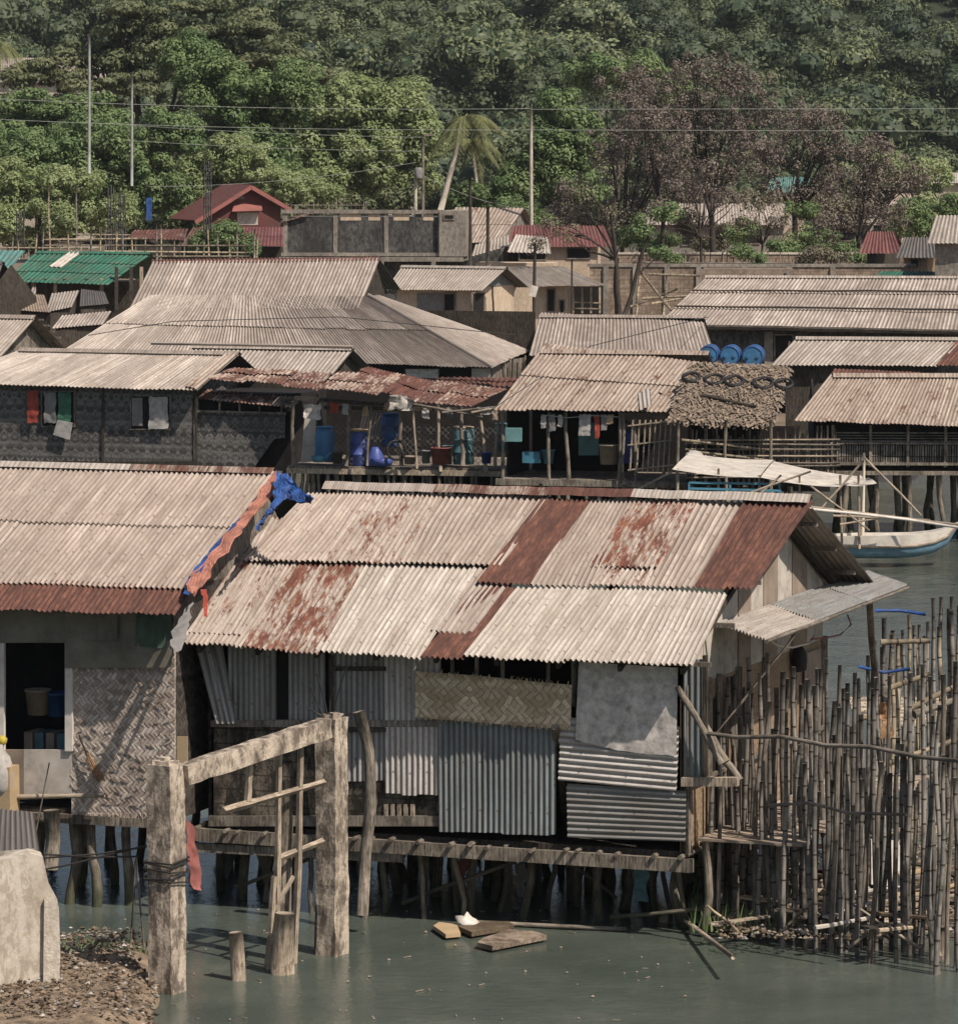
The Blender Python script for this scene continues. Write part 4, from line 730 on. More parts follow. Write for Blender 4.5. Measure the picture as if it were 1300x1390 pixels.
bucket(744, 629, WD.hp(744, 629).y+.45, .17, .35, 'sea_blue', 'round blue bowl by the poles at the left of the washing line house', tp=1.5)
m = MB(); m.box(Fr(WD.hp(722, 628, -.35)*1, 14), -.22, .22, -.15, .15, 0, .28); m.build('crate', 'sea_blue', None, label='pale blue crate at the left edge of the washing line house', category='crate')
m = MB(); m.box(Fr(WD.hp(697, 590, .3)*1, 10), -.2, .2, -.1, .12, -.17, .17); o = m.build('letter_box', 'teal_door', None, label='pale teal tin box hung high on the poles beside the terrace', category='box')
# --- nipa thatch shed with tyres
T = thing('thatched_shed', 'small shed under a sloping nipa thatch roof weighted with tyres', 'shed', PZ(985, 650, 1.6))
FN = Fr(PZ(912, 590, 2.9), 8); FN.o.z = 0; PN = FN.roof(0, 2.9, 27); q = pq(PN, (905, 572), (1050, 578), (1072, 498), (940, 492)); m = MB(); nx, ny = 30, 14; Q = [V(a) for a in q]
m.grid([[PN.w(*(Q[0].lerp(Q[1], i/(nx-1)).lerp(Q[3].lerp(Q[2], i/(nx-1)), j/(ny-1))), .05*fbm(i*.5, j*.5)-.04) for j in range(ny)] for i in range(nx)], lambda i, j: (i, j), nx, ny, .5)
for i in range(5200):
    a, b = rnd(), rnd()**.9; c = PN.w(*(Q[0].lerp(Q[1], a).lerp(Q[3].lerp(Q[2], a), b)), ru(-.01, .07)); d = (PN.v*-ru(.1, .3)+PN.u*ru(-.14, .14)+PN.n*ru(-.03, .06)); w_ = PN.u*ru(.01, .03)+PN.n*ru(-.01, .01); m.poly([c-w_, c+w_, c+w_+d, c-w_+d], None, rnd())
m.build('thatch_roof', 'thatch', T)
m = MB(); m.box(FN, .2, 3., 2.2, 2.25, 1.4, 3.0); m.build('back_wall', 'dark', T)
for x in (920, 985, 1046): m = MB(); m.pole(FN.fac(.2).hp(x, 690), FN.fac(.2).hp(x, 570), .05, .04, .02); m.build('post', 'wood', T, True)
stilts(T, FN, .1, 3.2, .4, 2.5, 1.6, 5, 2)
for (x, y, r, lb) in ((938, 512, 14, 'leftmost tyre on the thatch roof, half hidden by the spotted roof'), (969, 515, 15, 'second tyre from the left on the thatch roof'), (996, 517, 15, 'third tyre from the left on the thatch roof'), (1035, 520, 16, 'fourth tyre from the left on the thatch roof'), (1064, 521, 14, 'rightmost tyre on the thatch roof')):
    c = PN.hp(x, y, .09); tyre(c, PN.n, r/(FPX/c.y)-.05, .05, lb)
m = MB(); m.pole(PN.hp(952, 536, .1), PN.hp(1026, 552, .1), .05, .04, .03); m.build('log', 'wood_dark', None, True, label='dark log lying across the thatch roof', category='log')
# bamboo rails/rack right of thatch
FB = Fr(PZ(960, 668, 1.42), 2); FB.o.z = 0; WB = FB.fac(0); T = thing('bamboo_rack', 'dense rack of thin bamboo rails under the thatch and beside the bamboo house', 'rack', FB.w(2, 0, 1.4))
for i in range(40): x = 936+i*5.1+ru(-2, 2); m = MB(); m.pole(WB.hp(x+ru(-3, 3), 655, 0), WB.hp(x, 588+ru(-12, 8), 0), .03, .025, .02, 4, 5); m.build('post', 'wood' if i % 3 else 'wood_dark', T, True)
for i, y in enumerate((596, 604, 612, 620, 627, 634, 641, 648)): m = MB(); m.pole(WB.hp(930, y+ru(-3, 3), .06), WB.hp(1140, y+ru(-2, 4), .06), .025, .025, .01, 6, 5); m.build('rail', 'wood_pale' if i % 3 == 0 else 'wood', T, True)
m = MB(); m.box(FB, -.5, WB.px(1128, 600)[0], .5, .56, 1.4, 2.75); m.build('back_wall', 'dark', T)
m = MB(); m.pole(WB.hp(925, 597, .3), WB.hp(1050, 612, .3), .035, .035, .01); m.pole(WB.hp(935, 612, .3), WB.hp(1052, 626, .3), .03, .03, .01); m.build('top_rail', 'bamboo_l', T, True)
m = MB(); m.lathe(WB.hp(942, 632, .3), EZ, [(.05, 0), (.22, .05), (.26, .2), (.2, .32), (.05, .38)], 14); m.build('bundle', 'pale_cloth', None, True, label='round pale bundle tied to the rack under the thatch', category='bundle')
# --- three blue barrels lying on a shelf
FS = Fr(PD(945, 500, 131), 4); WS = FS.fac(0); T = thing('barrel_shelf', 'weathered timber shelf carrying three blue barrels behind the thatch', 'shelf', WS.hp(990, 500))
m = MB(); m.beam(WS.hp(944, 499, 0), WS.hp(1048, 502, 0), 1.2, .08); m.build('plank', 'wood', T)
for x in (948, 992, 1042): m = MB(); m.pole(WS.hp(x, 560), WS.hp(x, 500), .07, .06); m.build('post', 'wood_dark', T, True)
for i, (x, y, r) in enumerate(((961, 482, 13.5), (990, 483, 14), (1021, 484, 15))):
    c = WS.hp(x, y, .5); R_ = r/(FPX/c.y); t = thing('barrel', ['leftmost of the three blue barrels lying on the shelf', 'middle one of the three blue barrels lying on the shelf', 'rightmost of the three blue barrels lying on the shelf'][i], 'barrel', c-EZ*R_, 'barrels lying on the shelf')
    m = MB(); ax = V((.15, 1, .02)); m.lathe(c, ax, [(R_*.82, .03), (R_*.9, 0), (R_*.97, .02), (R_, .1), (R_*.97, .12), (R_*.97, .35), (R_, .37), (R_, .42), (R_*.97, .44), (R_*.97, .85), (R_*.8, .92)], 24); m.build('shell', 'blue', t, True)
    m = MB(); m.lathe(c+V((0, -.01, 0)), ax, [(R_*.84, .03), (R_*.0, .035)], 24); m.lathe(c+_R*R_*.45+V((0, -.04, 0)), ax, [(.05, 0), (.05, .07)], 10); m.lathe(c-_R*R_*.45+V((0, -.04, 0)), ax, [(.05, 0), (.05, .07)], 10); m.build('end_cap', 'blue_f', t)
# --- long house right back (three-tier roof)
T = thing('long_tin_house', 'long low building with a wide three-tiered tan tin roof', 'house', PZ(1120, 500, 1.2))
F3, P3, q3 = bgroof(T, 'roof', (892, 443), 3.7, 18, 6, [(892, 441), (1420, 452), (1420, 377), (957, 377)], 'far_tan', 13, 3, .14, .022, jit=.04)
penta(T, F3, P3, q3, 1., 'conc_dark', 1.6, q3[1][0]-.4, .5, pitch=18); W3 = F3.fac(.48)
for t_ in (0, .36, .7):
    m = MB(); a, b = V(q3[0]).lerp(V(q3[3]), t_), V(q3[1]).lerp(V(q3[2]), t_); pts_ = [P3.w(*(a.lerp(b, i/16)), .07+.03*fbm(i*.7, t_*9)) for i in range(17)]
    if t_ == 0: pts_ = [p-EZ*.1 for p in pts_]; m.tube(pts_, .09, 5); m.build('eave_beam', 'wood_dark', T)
    else: m.tube(pts_, .035, 5); m.build('roof_pole', 'wood_dark', T)
opening(T, W3, (1052, 455, 1075, 492), 'doorway'); m = MB(); fp(m, W3, rect(1037, 450, 1049, 497), .05); m.build('pillar', 'conc_mid', T)
# --- R mid roof
T = thing('lean_to_house', 'tin lean-to with pale ribbed roof and one rust red sheet at its right end', 'house', PZ(1180, 560, 1.2))
F4, P4, q4 = bgroof(T, 'roof', (1047, 497), 3.5, 20, 7, [(1047, 495), (1272, 497), (1310, 462), (1080, 459)], 'far_grey', 6, 1, .13, .02)
m = MB(); P = P4; corr(m, P, pq(P, (1270, 496), (1345, 499), (1370, 462), (1300, 461)), .13, .02, 4, 2, .02, .02); m.build('roof_sheet', 'rust', T, label='rust red sheet')
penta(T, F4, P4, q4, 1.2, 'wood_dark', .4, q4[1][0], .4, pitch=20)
# --- right bamboo slat house
T = thing('bamboo_slat_house', 'stilt house with grey bamboo slat walls and rust flecked tan roof', 'house', PZ(1215, 660, 1.9))
F5, P5, q5 = bgroof(T, 'roof', (1078, 571), 3.1, 25, 2, [(1078, 570), (1420, 584), (1420, 517), (1130, 504)], 'far_spot', 8, 1, .1, .016); W5 = F5.fac(.35)
m = MB(); corr(m, P5, pq(P5, (1128, 509), (1245, 513), (1250, 507), (1132, 502)), .1, .014, 4, 1, .04, .04, sid=.2); m.build('roof_sheet', 'rust', T, label='rusty ridge strip')
penta(T, F5, P5, q5, 1.75, 'dark', .5, q5[1][0], .5, pitch=25)
m = MB(); x0 = W5.px(1130, 600)[0]; za = W5.px(1130, 582)[1]; zb_ = W5.px(1130, 628)[1]
for i in range(82): x = x0+i*.062; m.beam(F5.w(x, .33, zb_), F5.w(x+ru(-.01, .01), .33, za-.38), .04, .02)
m.build('slat_wall', 'bamboo', T)
m = MB()
for i in range(4): z = za-.1-i*.07; m.beam(F5.w(x0, .34, z), F5.w(x0+5.2, .34, z), .02, .03)
m.build('louvre', 'bamboo', T)
for i in range(6): m = MB(); x = x0+i*.95; m.beam(F5.w(x, .27, zb_-.1), F5.w(x, .27, za+.1), .07, .05); m.build('stud', 'wood', T)
m = MB(); m.beam(F5.w(x0-.1, .25, zb_-.02), F5.w(x0+5.4, .25, zb_-.02), .06, .07); m.beam(F5.w(x0-.1, .2, zb_-.25), F5.w(x0+5.4, .2, zb_-.25), .1, .1); m.beam(F5.w(x0-.1, .25, za-.36), F5.w(x0+5.4, .25, za-.36), .06, .05); m.build('floor_beam', 'wood', T)
stilts(T, F5, x0, x0+5.3, .3, 4, 1.7, 7, 4, r=.085)
# --- big hipped roof house
T = thing('large_hipped_house', 'large house with a broad tan corrugated roof hipped at its right end', 'house', PZ(420, 540, 1.))
z6 = 3.3; F6 = Fr(PZ(100, 468+22, z6), 18); F6.o.z = 0; P6 = F6.roof(0, z6, 27); 
def rs6(name, pts, mat, cols, rows, n=0, P=None):
    P = P or P6; m = MB(); q = pq(P, *pts); q = [(a, b) for a, b in q]; 
    Q = [V(x) for x in q]; roofsheets(m, P, q, cols, rows, .125, .02, 4, 2, .03, .03, .04); return m.build(name, mat, T), q
rs6('lower_roof', [(78, 480), (668, 499), (500, 402), (205, 400)], 'far_tan', 16, 2); rs6('upper_roof', [(176, 418), (488, 419), (516, 350), (207, 355)], 'far_tan', 9, 1)
_, qq = rs6('ridge_cap', [(205, 357), (516, 353), (517, 348), (206, 352)], 'rust', 3, 1)
rg = P6.hp(515, 350); lo_ = P6.hp(500, 402); cr = P6.hp(668, 499); ex6, ey6 = F6.ex, F6.ey
# hip slope facing right
HP = PL(cr, ey6, (lo_-cr)-ey6*(lo_-cr).dot(ey6)); HP.n = -HP.n if HP.n.z < 0 else HP.n
bk = hit(722, 474, HP.o, HP.n); top2 = lo_+ey6*.9
m = MB(); L_ = lambda p: ((p-HP.o).dot(HP.u), (p-HP.o).dot(HP.v)); qh = [L_(p) for p in (cr, bk, top2+ey6*.1, lo_)]; corr(m, HP, qh, .125, .02, 4, 4, .0, .0); m.build('hip_roof', 'far_tan', T)
m = MB(); m.tube([cr+EZ*.03, cr.lerp(lo_, .5)+EZ*.05, lo_+EZ*.05], .05, 6); m.build('hip_cap', 'far_grey', T); 
m = MB(); yR = (rg-F6.o).dot(ey6); B6 = PL(rg-EZ*.02-ex6*9, ex6, ey6*math.cos(.47)-EZ*math.sin(.47)); roofsheets(m, B6, [(1.4, 0), (9, 0), (9, 2.4), (1.4, 2.4)], 6, 1, .125, .02, 4, 2); m.build('back_roof', 'far_grey', T)
m = MB(); xr = (rg-F6.o).dot(ex6)-.15; xl = xr-6.9; w = F6.w; zr = rg.z; yl = (lo_-F6.o).dot(ey6)
m.slab([w(xr, yl, lo_.z-.1), w(xr, yR+1.0, lo_.z-.1), w(xr, yR, zr-.1)], -ex6*.05); m.build('gable_wall', 'wood_dark', T)
m = MB(); xe = (cr-F6.o).dot(ex6); m.box(F6, .5, xe-.4, .5, .55, .9, z6+.15); m.build('front_wall', 'dark', T); m = MB(); m.box(F6, xe-.45, xe-.4, .6, 6, .9, z6+.1); m.build('side_wall', 'wood', T); m = MB(); m.box(F6, .5, xe-.5, 6, 6.05, .9, z6+1.5); m.build('back_wall', 'wood_dark', T)
W6 = F6.fac(.45); opening(T, W6, (550, 501, 595, 515), 'window', .03, 'plastic', 'wood_dark'); opening(T, W6, (640, 500, 665, 525), 'panel', .03, 'board', None)
m = MB(); panel(m, W6, rect(470, 516, 668, 521), .05, .1); m.build('sill', 'board_b', T)
for i in range(12): x = 682+i*3.4; m = MB(); a = hit(x, 520, cr-ex6*.3+ey6*1, F6.ex); m.pole(V((a.x, a.y, 1.2)), V((a.x, a.y, 3.3+ru(-.2, .2))), .03, .03, .02, 3, 5); m.build('side_stake', 'wood' if i % 2 else 'wood_dark', T)
opening(T, P6, (563, 416, 585, 421), 'skylight', .05, 'wood_dark', None) if False else None
# low roof in front of the big one
T = thing('low_grey_shed', 'low grey ribbed shed roof tucked under the large tan roof', 'shed', PZ(380, 540, 1.1))
F7, P7, q7 = bgroof(T, 'roof', (255, 508), 3.65, 20, 18, [(240, 500), (452, 508), (478, 476), (262, 470)], 'far_grey', 5, 1, .125, .018)
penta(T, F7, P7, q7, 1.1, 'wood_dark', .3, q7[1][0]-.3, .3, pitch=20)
m = MB(); m.tube([P7.hp(205, 466, .1), P7.hp(330, 468, .1), P7.hp(479, 471, .1)], .05, 5); m.build('ridge_pole', 'far_grey', T)
# roof strip right of it, behind the rust spotted roof
T = thing('flat_tan_roof_house', 'house seen only as a low tan ribbed roof behind the rust spotted one', 'house', PZ(850, 520, 1.))
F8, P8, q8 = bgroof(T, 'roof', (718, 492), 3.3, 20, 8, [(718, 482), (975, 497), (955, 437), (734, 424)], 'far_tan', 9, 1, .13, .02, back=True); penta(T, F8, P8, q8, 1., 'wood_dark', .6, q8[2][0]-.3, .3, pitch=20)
# --- cream house
T = thing('cream_house', 'cream walled house with pale tin gable roof behind the large tan roof', 'house', PZ(640, 470, 1.5))
F9, P9, q9 = bgroof(T, 'roof', (523, 393), 4.15, 22, 26, [(523, 393), (655, 394), (688, 364), (545, 362)], 'far_grey', 4, 1, .14, .02, jit=.02)
y1 = penta(T, F9, P9, q9, 1.2, 'wall_cream', .3, q9[1][0]-.4, .5, pitch=22); W9 = F9.fac(.48)
xg = q9[1][0]-.4; G9 = F9.side(xg); m = MB(); yr_ = (q9[2][1]+q9[3][1])/2*math.cos(math.radians(22)); P_ = [F9.w(xg, .5, P9.o.z+.15), F9.w(xg, 2*yr_-.5, P9.o.z+.15), F9.w(xg, yr_, P9.o.z+yr_*.404-.1)]; m.slab([p+F9.ex*.03 for p in P_], -F9.ex*.02); m.build('gable_panel', 'wall_zn_b', T)
opening(T, W9, (566, 398, 606, 424), 'panel', .03, 'grey', None); opening(T, W9, (603, 399, 616, 430), 'window', .04); opening(T, G9, (642, 398, 657, 424), 'window', .03)
m = MB(); m.pole(PD(671, 455, G9.hp(671, 455).y-1), PD(669, 388, G9.hp(671, 455).y-1), .05, .04, .06); m.build('pole', 'wood_dark', None, True, label='dark crooked pole in front of the cream gable wall', category='pole')
T = thing('pale_roof_annex', 'smaller pale roofed annex with open porch right of the cream gable', 'house', PZ(760, 450, 1.5))
F10, P10, q10 = bgroof(T, 'roof', (700, 386), 4.0, 20, 12, [(716, 389), (823, 387), (762, 361), (676, 362)], 'far_grey', 4, 1, .14, .02, back=False)
m = MB(); m.box(F10, .7, 2.2, .5, 3, 1.3, 4.0); m.build('wall', 'wall_cream', T); W10 = F10.fac(.48); opening(T, W10, (743, 393, 752, 422), 'doorway'); opening(T, W10, (760, 408, 765, 424), 'window')
m = MB(); m.box(F10, 2.2, 3.6, 1.5, 1.55, 1.3, 3.9); m.build('porch_wall', 'dark', T)
for x in (778, 790, 802, 814): m = MB(); m.beam(W10.hp(x, 425), W10.hp(x, 390), .09, .09); m.build('porch_post', 'wood_pale', T)
m = MB(); m.beam(W10.hp(776, 418, .05), W10.hp(815, 419, .05), .05, .06); m.beam(W10.hp(776, 410, .05), W10.hp(815, 411, .05), .05, .06); m.build('porch_rail', 'bamboo_l', T)
# --- left small roofs
T = thing('striped_gable_house', 'tan roofed shack with weathered gable at the left edge of the photo', 'shack', PZ(30, 520, 1.2))
F11, P11, q11 = bgroof(T, 'roof', (-120, 485), 3.6, 28, 22, [(-120, 478), (0, 486), (48, 432), (-60, 428)], 'far_tan', 4, 1, bmat='far_spot')
penta(T, F11, P11, q11, 1., 'wood_dark', .2, q11[1][0]-.3, .3, pitch=28, gmat='wood')
for k in range(4): m = MB(); u = q11[2][0]; v = (q11[2][1]+q11[3][1])/2; c = P11.w(u-.2, v, .05); d = F11.ey*math.cos(.49)-EZ*math.sin(.49); m.beam(c+d*(.25+k*.42)+F11.ex*-.4, c+d*(.25+k*.42)+F11.ex*.35, .05, .05); m.build('purlin_end', 'wood', T)
T = thing('dark_gable_shack', 'small dark gabled shack at the far left edge below the green roof', 'shack', PZ(10, 430, 1.3))
F12, P12, q12 = bgroof(T, 'roof', (-80, 410), 3.9, 32, 22, [(-80, 402), (-12, 404), (4, 358), (-55, 355)], 'far_dark', 3, 1, bmat='far_tan'); penta(T, F12, P12, q12, 1.2, 'wood_dark', .2, q12[1][0]-.2, .3, pitch=32)
for (i, (e, z, pi, yw, pts, mt_, lb)) in enumerate((((40, 425), 3.4, 12, 10, [(-20, 418), (68, 424), (60, 400), (-10, 398)], 'board_b', 'low tan patchwork shed roof right of the dark gabled shack'), ((60, 420), 3.5, 14, 30, [(62, 424), (98, 416), (108, 394), (70, 398)], 'far_grey', 'little grey roof in the cluster below the green roof'), ((90, 440), 3.2, 10, 14, [(70, 446), (140, 440), (152, 422), (84, 428)], 'far_tan', 'flat pale roof beside the left end of the large tan roof'), ((100, 415), 3.6, 20, -25, [(108, 416), (148, 412), (142, 396), (110, 392)], 'far_dark', 'dark small roof with pale stripe just under the green roof'), ((40, 400), 3.5, 10, 18, [(38, 404), (98, 402), (110, 389), (44, 390)], 'far_tan', 'pale shed roof right under the green roof'))):
    T = thing('small_shed', lb, 'shed', PZ(e[0], e[1]+25, 1.3), 'small sheds below the green roof'); Fx, Px, qx = bgroof(T, 'roof', e, z, pi, yw, pts, mt_ if mt_ in M else 'far_tan', 2, 1, .13, .02, back=False); a = qx
    m = MB(); w_ = lambda u, v, z_: V((Px.w(u, v).x, Px.w(u, v).y, z_)); zz = Px.w(0, 0).z-.1
    m.hexa([w_(a[0][0]+.1, a[0][1]+.15, .8), w_(a[1][0]-.1, a[1][1]+.15, .8), w_(a[2][0]-.1, a[2][1]-.1, .8), w_(a[3][0]+.1, a[3][1]-.1, .8)], [w_(a[0][0]+.1, a[0][1]+.15, Px.w(*a[0]).z-.06), w_(a[1][0]-.1, a[1][1]+.15, Px.w(*a[1]).z-.06), w_(a[2][0]-.1, a[2][1]-.1, Px.w(*a[2]).z-.06), w_(a[3][0]+.1, a[3][1]-.1, Px.w(*a[3]).z-.06)]); m.build('wall', 'wood_dark', T)
# green roof
T = thing('green_roof_shed', 'open sided shed under a bright green ribbed roof with one pale strip', 'shed', PZ(110, 420, 1.4))
F13, P13, q13 = bgroof(T, 'roof', (10, 384), 4.3, 22, 14, [(5, 382), (148, 386), (203, 347), (52, 340)], 'far_green', 8, 3, .2, .02, back=True, bmat='far_green', jit=.04)
m = MB(); corr(m, P13, pq(P13, (66, 363), (84, 364), (112, 343), (96, 342)), .2, .02, 4, 2, .06, .06); m.build('roof_sheet', 'board', T, label='pale strip'); m = MB(); corr(m, P13, pq(P13, (-30, 372), (8, 372), (35, 341), (-10, 340)), .2, .02, 4, 2, .03, .03); m.build('roof_sheet', 'far_aqua', T, label='aqua sheets at the left')
W13 = F13.fac(.4)
for x in (10, 40, 62, 75, 88, 118, 138, 158, 178, 192): m = MB(); m.beam(W13.hp(x, 420), W13.hp(x, 378 if x < 150 else 362), .14, .14); m.build('post', 'wood_dark' if x % 3 else 'wood_pale', T)
m = MB(); m.box(F13, .2, q13[1][0]+2, 3, 3.1, 1.2, 4.3); m.build('back_wall', 'wood_dark', T)
T = thing('green_roof_edge_house', 'house showing only a low green ribbed roof behind the long tin roof', 'house', PZ(1260, 400, 1.5))
F14, P14, q14 = bgroof(T, 'roof', (1185, 379), 4., 16, 4, [(1180, 380), (1420, 382), (1420, 369), (1196, 368)], 'far_green', 6, 1, .2, .02, back=False); m = MB(); m.box(F14, .2, 9, .3, 3, .8, 3.9); m.build('wall', 'wood_dark', T)
# ------------------------------------------------------------------ FAR BUILDINGS
# unfinished concrete building
F15 = Fr(PD(386, 345, 228), 4); F15.o.z = 0; W15 = F15.fac(0); T = thing('unfinished_concrete_house', 'sooty unfinished concrete upper storey with row of small top openings', 'building', F15.w(4, 3, 1.5))
def wz(W_, x, y): return W_.px(x, y)
a0, zt = wz(W15, 387, 292); a1, zb5 = wz(W15, 598, 345)
m = MB(); m.box(F15, a0, a1, 0, 5.5, zb5, zt-.1); m.build('wall', 'conc_dark', T)
for x in (387, 455, 524, 597): m = MB(); u = wz(W15, x, 300)[0]; m.box(F15, u-.1, u+.12, -.06, .12, zb5-.2, zt+.15); m.build('pillar', 'conc_mid', T)
for y in (287, 345): m = MB(); z = wz(W15, 450, y)[1]; m.box(F15, a0-.2, a1+.3, -.12, .3, z-.09, z+.09); m.build('beam', 'conc_mid', T)
for (x0, x1) in ((462, 490), (500, 516), (534, 555), (563, 572), (574, 588)): opening(T, W15, (x0, 290, x1, 299), 'opening', .02, 'wall_cream' if x0 != 563 else 'conc_dark', None)  # pale panels painted to stand for daylight showing through the openings
m = MB(); m.box(F15, a1-.05, a1+1.3, -.3, 2.5, zb5-.1, zt+.25); m.build('stair_tower', 'conc_mid', T); opening(T, F15.fac(-.3), (603, 292, 615, 297), 'opening', .02)
m = MB(); z = zb5; m.box(F15, a0-.3, a1+1.2, -.9, 5, z-.35, z-.15); m.build('floor_slab', 'conc_mid', T); m = MB(); m.box(F15, a0, a1+1, 0, 5, 1., z-.35); m.build('lower_wall', 'conc_dark', T)
for x in (395, 440, 520, 590): m = MB(); m.beam(F15.w(wz(W15, x, 350)[0], -.8, 1), F15.w(wz(W15, x, 350)[0], -.8, z-.3), .22, .22); m.build('column', 'conc_mid', T)
m = MB(); q_ = F15.w(a0, 0, zt)
for i in range(20): x = a0+.2+i*.2; m.beam(F15.w(x, 2+ru(0, 1), zt), F15.w(x+ru(-.05, .05), 2+ru(0, 1), zt+ru(.3, .8)), .03, .03)
for z in (.25, .5): m.beam(F15.w(a0, 2.2, zt+z), F15.w(a0+4, 2.2, zt+z), .04, .05)
m.build('roof_stakes', 'wood', T)
m = MB(); m.slab([F15.w(a0-.1, -.2, zt-.35), F15.w(a0+1.2, -.2, zt-.0), F15.w(a0+1.4, 1.2, zt+.1), F15.w(a0-.1, 1.2, zt-.2)], EZ*.05); m.build('loose_sheet', 'rust_lt', T)
# red gabled house
F16 = Fr(PD(300, 305, 262), -18); F16.o.z = 0; G = F16.fac(0); T = thing('red_gable_house', 'dull red wooden house with steep red trimmed gable between the trees', 'house', F16.w(2, 2, 1.5))
ap = wz(G, 338, 252); l_ = wz(G, 262, 300); r_ = wz(G, 392, 283); bz = wz(G, 340, 330)[1]
m = MB(); P_ = [F16.w(l_[0]+.4, 0, bz), F16.w(r_[0]-.5, 0, bz), F16.w(r_[0]-.5, 0, r_[1]+.1), F16.w(ap[0], 0, ap[1]-.15), F16.w(l_[0]+.4, 0, l_[1]+.1)]; m.slab(P_, F16.ey*.1); m.build('gable_wall', 'red_wall', T)
m = MB(); m.box(F16, r_[0]-.6, r_[0]-.5, .1, 5, bz, r_[1]-.1); m.build('side_wall', 'red_wall', T)
for a, b in ((l_, ap), (ap, r_)):
    A = [F16.w(a[0], -.5, a[1]), F16.w(b[0], -.5, b[1]), F16.w(b[0], 6, b[1]), F16.w(a[0], 6, a[1])]; m = MB(); m.slab(A, EZ*.08); m.build('roof', 'far_red', T)
    m = MB(); m.beam(F16.w(a[0], -.53, a[1]-.08), F16.w(b[0], -.53, b[1]-.08), .05, .22); m.build('barge_board', 'red_trim', T)
m = MB(); m.slab([G.hp(315, 287, .6), G.hp(356, 286, .6), G.hp(355, 278, .02), G.hp(318, 278, .02)], EZ*.05); m.build('window_hood', 'red_trim', T)
opening(T, G, (322, 288, 350, 305), 'window', .03, 'board', None); opening(T, G, (323, 266, 331, 270), 'vent', .03, 'grey', None)
T = thing('red_lean_to', 'low lean-to with faded red roof in front of the red gabled house', 'shed', PD(290, 350, 245)); Fx = Fr(PD(175, 328, 245), 2); Px = Fx.roof(0, 0, 14); m = MB(); roofsheets(m, Px, pq(Px, (172, 323), (250, 326), (256, 310), (182, 312)), 4, 1, .2, .02, 4, 2); m.build('roof', 'rust_rd', T)
m = MB(); roofsheets(m, Px, pq(Px, (245, 334), (386, 334), (386, 308), (262, 308)), 7, 2, .2, .02, 4, 2); m.build('roof', 'far_red', T); m = MB(); z_ = Px.o.z; Fx.o.z = 0; m.box(Fx, .3, 8.4, .5, 3, 1, z_-.3); m.build('wall', 'wood_dark', T)
# grey/rust gable house right of it
F17 = Fr(PD(618, 340, 238), 14); F17.o.z = 0; z0 = PD(618, 330, 238).z
T = thing('rust_streaked_house', 'house with pale roof banded with rust right of the concrete building', 'house', F17.w(2, 2, 1.5)); P = F17.roof(0, z0, 24); q = pq(P, (600, 330), (680, 328), (712, 282), (618, 281)); m = MB(); roofsheets(m, P, q, 6, 2, .18, .02, 4, 2); m.build('roof', 'far_spot', T)
m = MB(); vv = q[2][1]; B = PL(P.w(0, vv, 0), F17.ex, F17.ey*.9-EZ*.42); roofsheets(m, B, [(q[3][0], 0), (q[2][0], 0), (q[2][0], 3.5), (q[3][0], 3.5)], 3, 1, .18, .02, 4, 2); m.build('back_roof', 'far_grey', T)
xg = q[2][0]-.3; yr = vv*math.cos(math.radians(24)); m = MB(); m.slab([F17.w(xg, .3, .8), F17.w(xg, 2*yr, .8), F17.w(xg, 2*yr, P.o.z), F17.w(xg, yr, P.o.z+yr*.445-.1), F17.w(xg, .3, P.o.z+.05)], -F17.ex*.1); m.build('gable_wall', 'conc_mid', T)
m = MB(); m.box(F17, q[0][0]+.3, xg-.1, .3, .4, .8, P.o.z); m.build('wall', 'conc_dark', T)
T = thing('striped_awning_house', 'low white and red striped tin roofs stepping down beside the rust banded house', 'house', PD(730, 350, 225)); 
for (pts, mt_, d, pi, yw) in (([(640, 348), (702, 330), (700, 316), (645, 332)], 'far_grey', 226, 20, 30), ([(690, 328), (752, 330), (742, 304), (696, 306)], 'far_red', 224, 20, 8), ([(688, 342), (748, 344), (744, 322), (700, 318)], 'zinc_new', 222, 18, 8)):
    Fx = Fr(PD(pts[0][0], pts[0][1], d), yw); Px = Fx.roof(0, 0, pi); m = MB(); roofsheets(m, Px, pq(Px, *pts), 3, 1, .2, .025, 4, 1); m.build('roof', mt_, T)
Fx = Fr(PD(640, 350, 227), 6); Fx.o.z = 0; m = MB(); m.box(Fx, .2, 4.2, 0, 2.5, .8, 4.1); m.build('wall', 'wall_cream', T)
# red roof behind brown trees, and low walls
def simple_house(name, label, px0, px1, pye, pyr, d, mat, wall, yaw=6, pitch=22, wlen=.2, cols=5, gable=True, cat='house', openings=(), skew=12):
    F_ = Fr(PD(px0, pye, d), yaw); z = F_.o.z; F_.o.z = 0; T = thing(name, label, cat, F_.w(2, 2, 1.5)); P = F_.roof(0, z, pitch); q = pq(P, (px0, pye), (px1, pye), (px1-skew, pyr), (px0+skew, pyr))
    m = MB(); roofsheets(m, P, q, cols, 1, wlen, .025, 4, 2); m.build('roof', mat, T); v = (q[2][1]+q[3][1])/2; B = PL(P.w(0, v, -.01), F_.ex, F_.ey*math.cos(math.radians(pitch))-EZ*math.sin(math.radians(pitch)))
    m = MB(); roofsheets(m, B, [(q[3][0], 0), (q[2][0], 0), (q[2][0], v), (q[3][0], v)], 3, 1, wlen, .025, 4, 2); m.build('back_roof', mat, T)
    penta(T, F_, P, [(q[0][0], 0), (q[1][0], 0), (q[2][0], v), (q[3][0], v)], .8, wall, max(q[0][0], q[3][0])+.3, min(q[1][0], q[2][0])-.3, .4, pitch=pitch)
    for r in openings: opening(T, F_.fac(.38), r, 'window', .02)
    return T
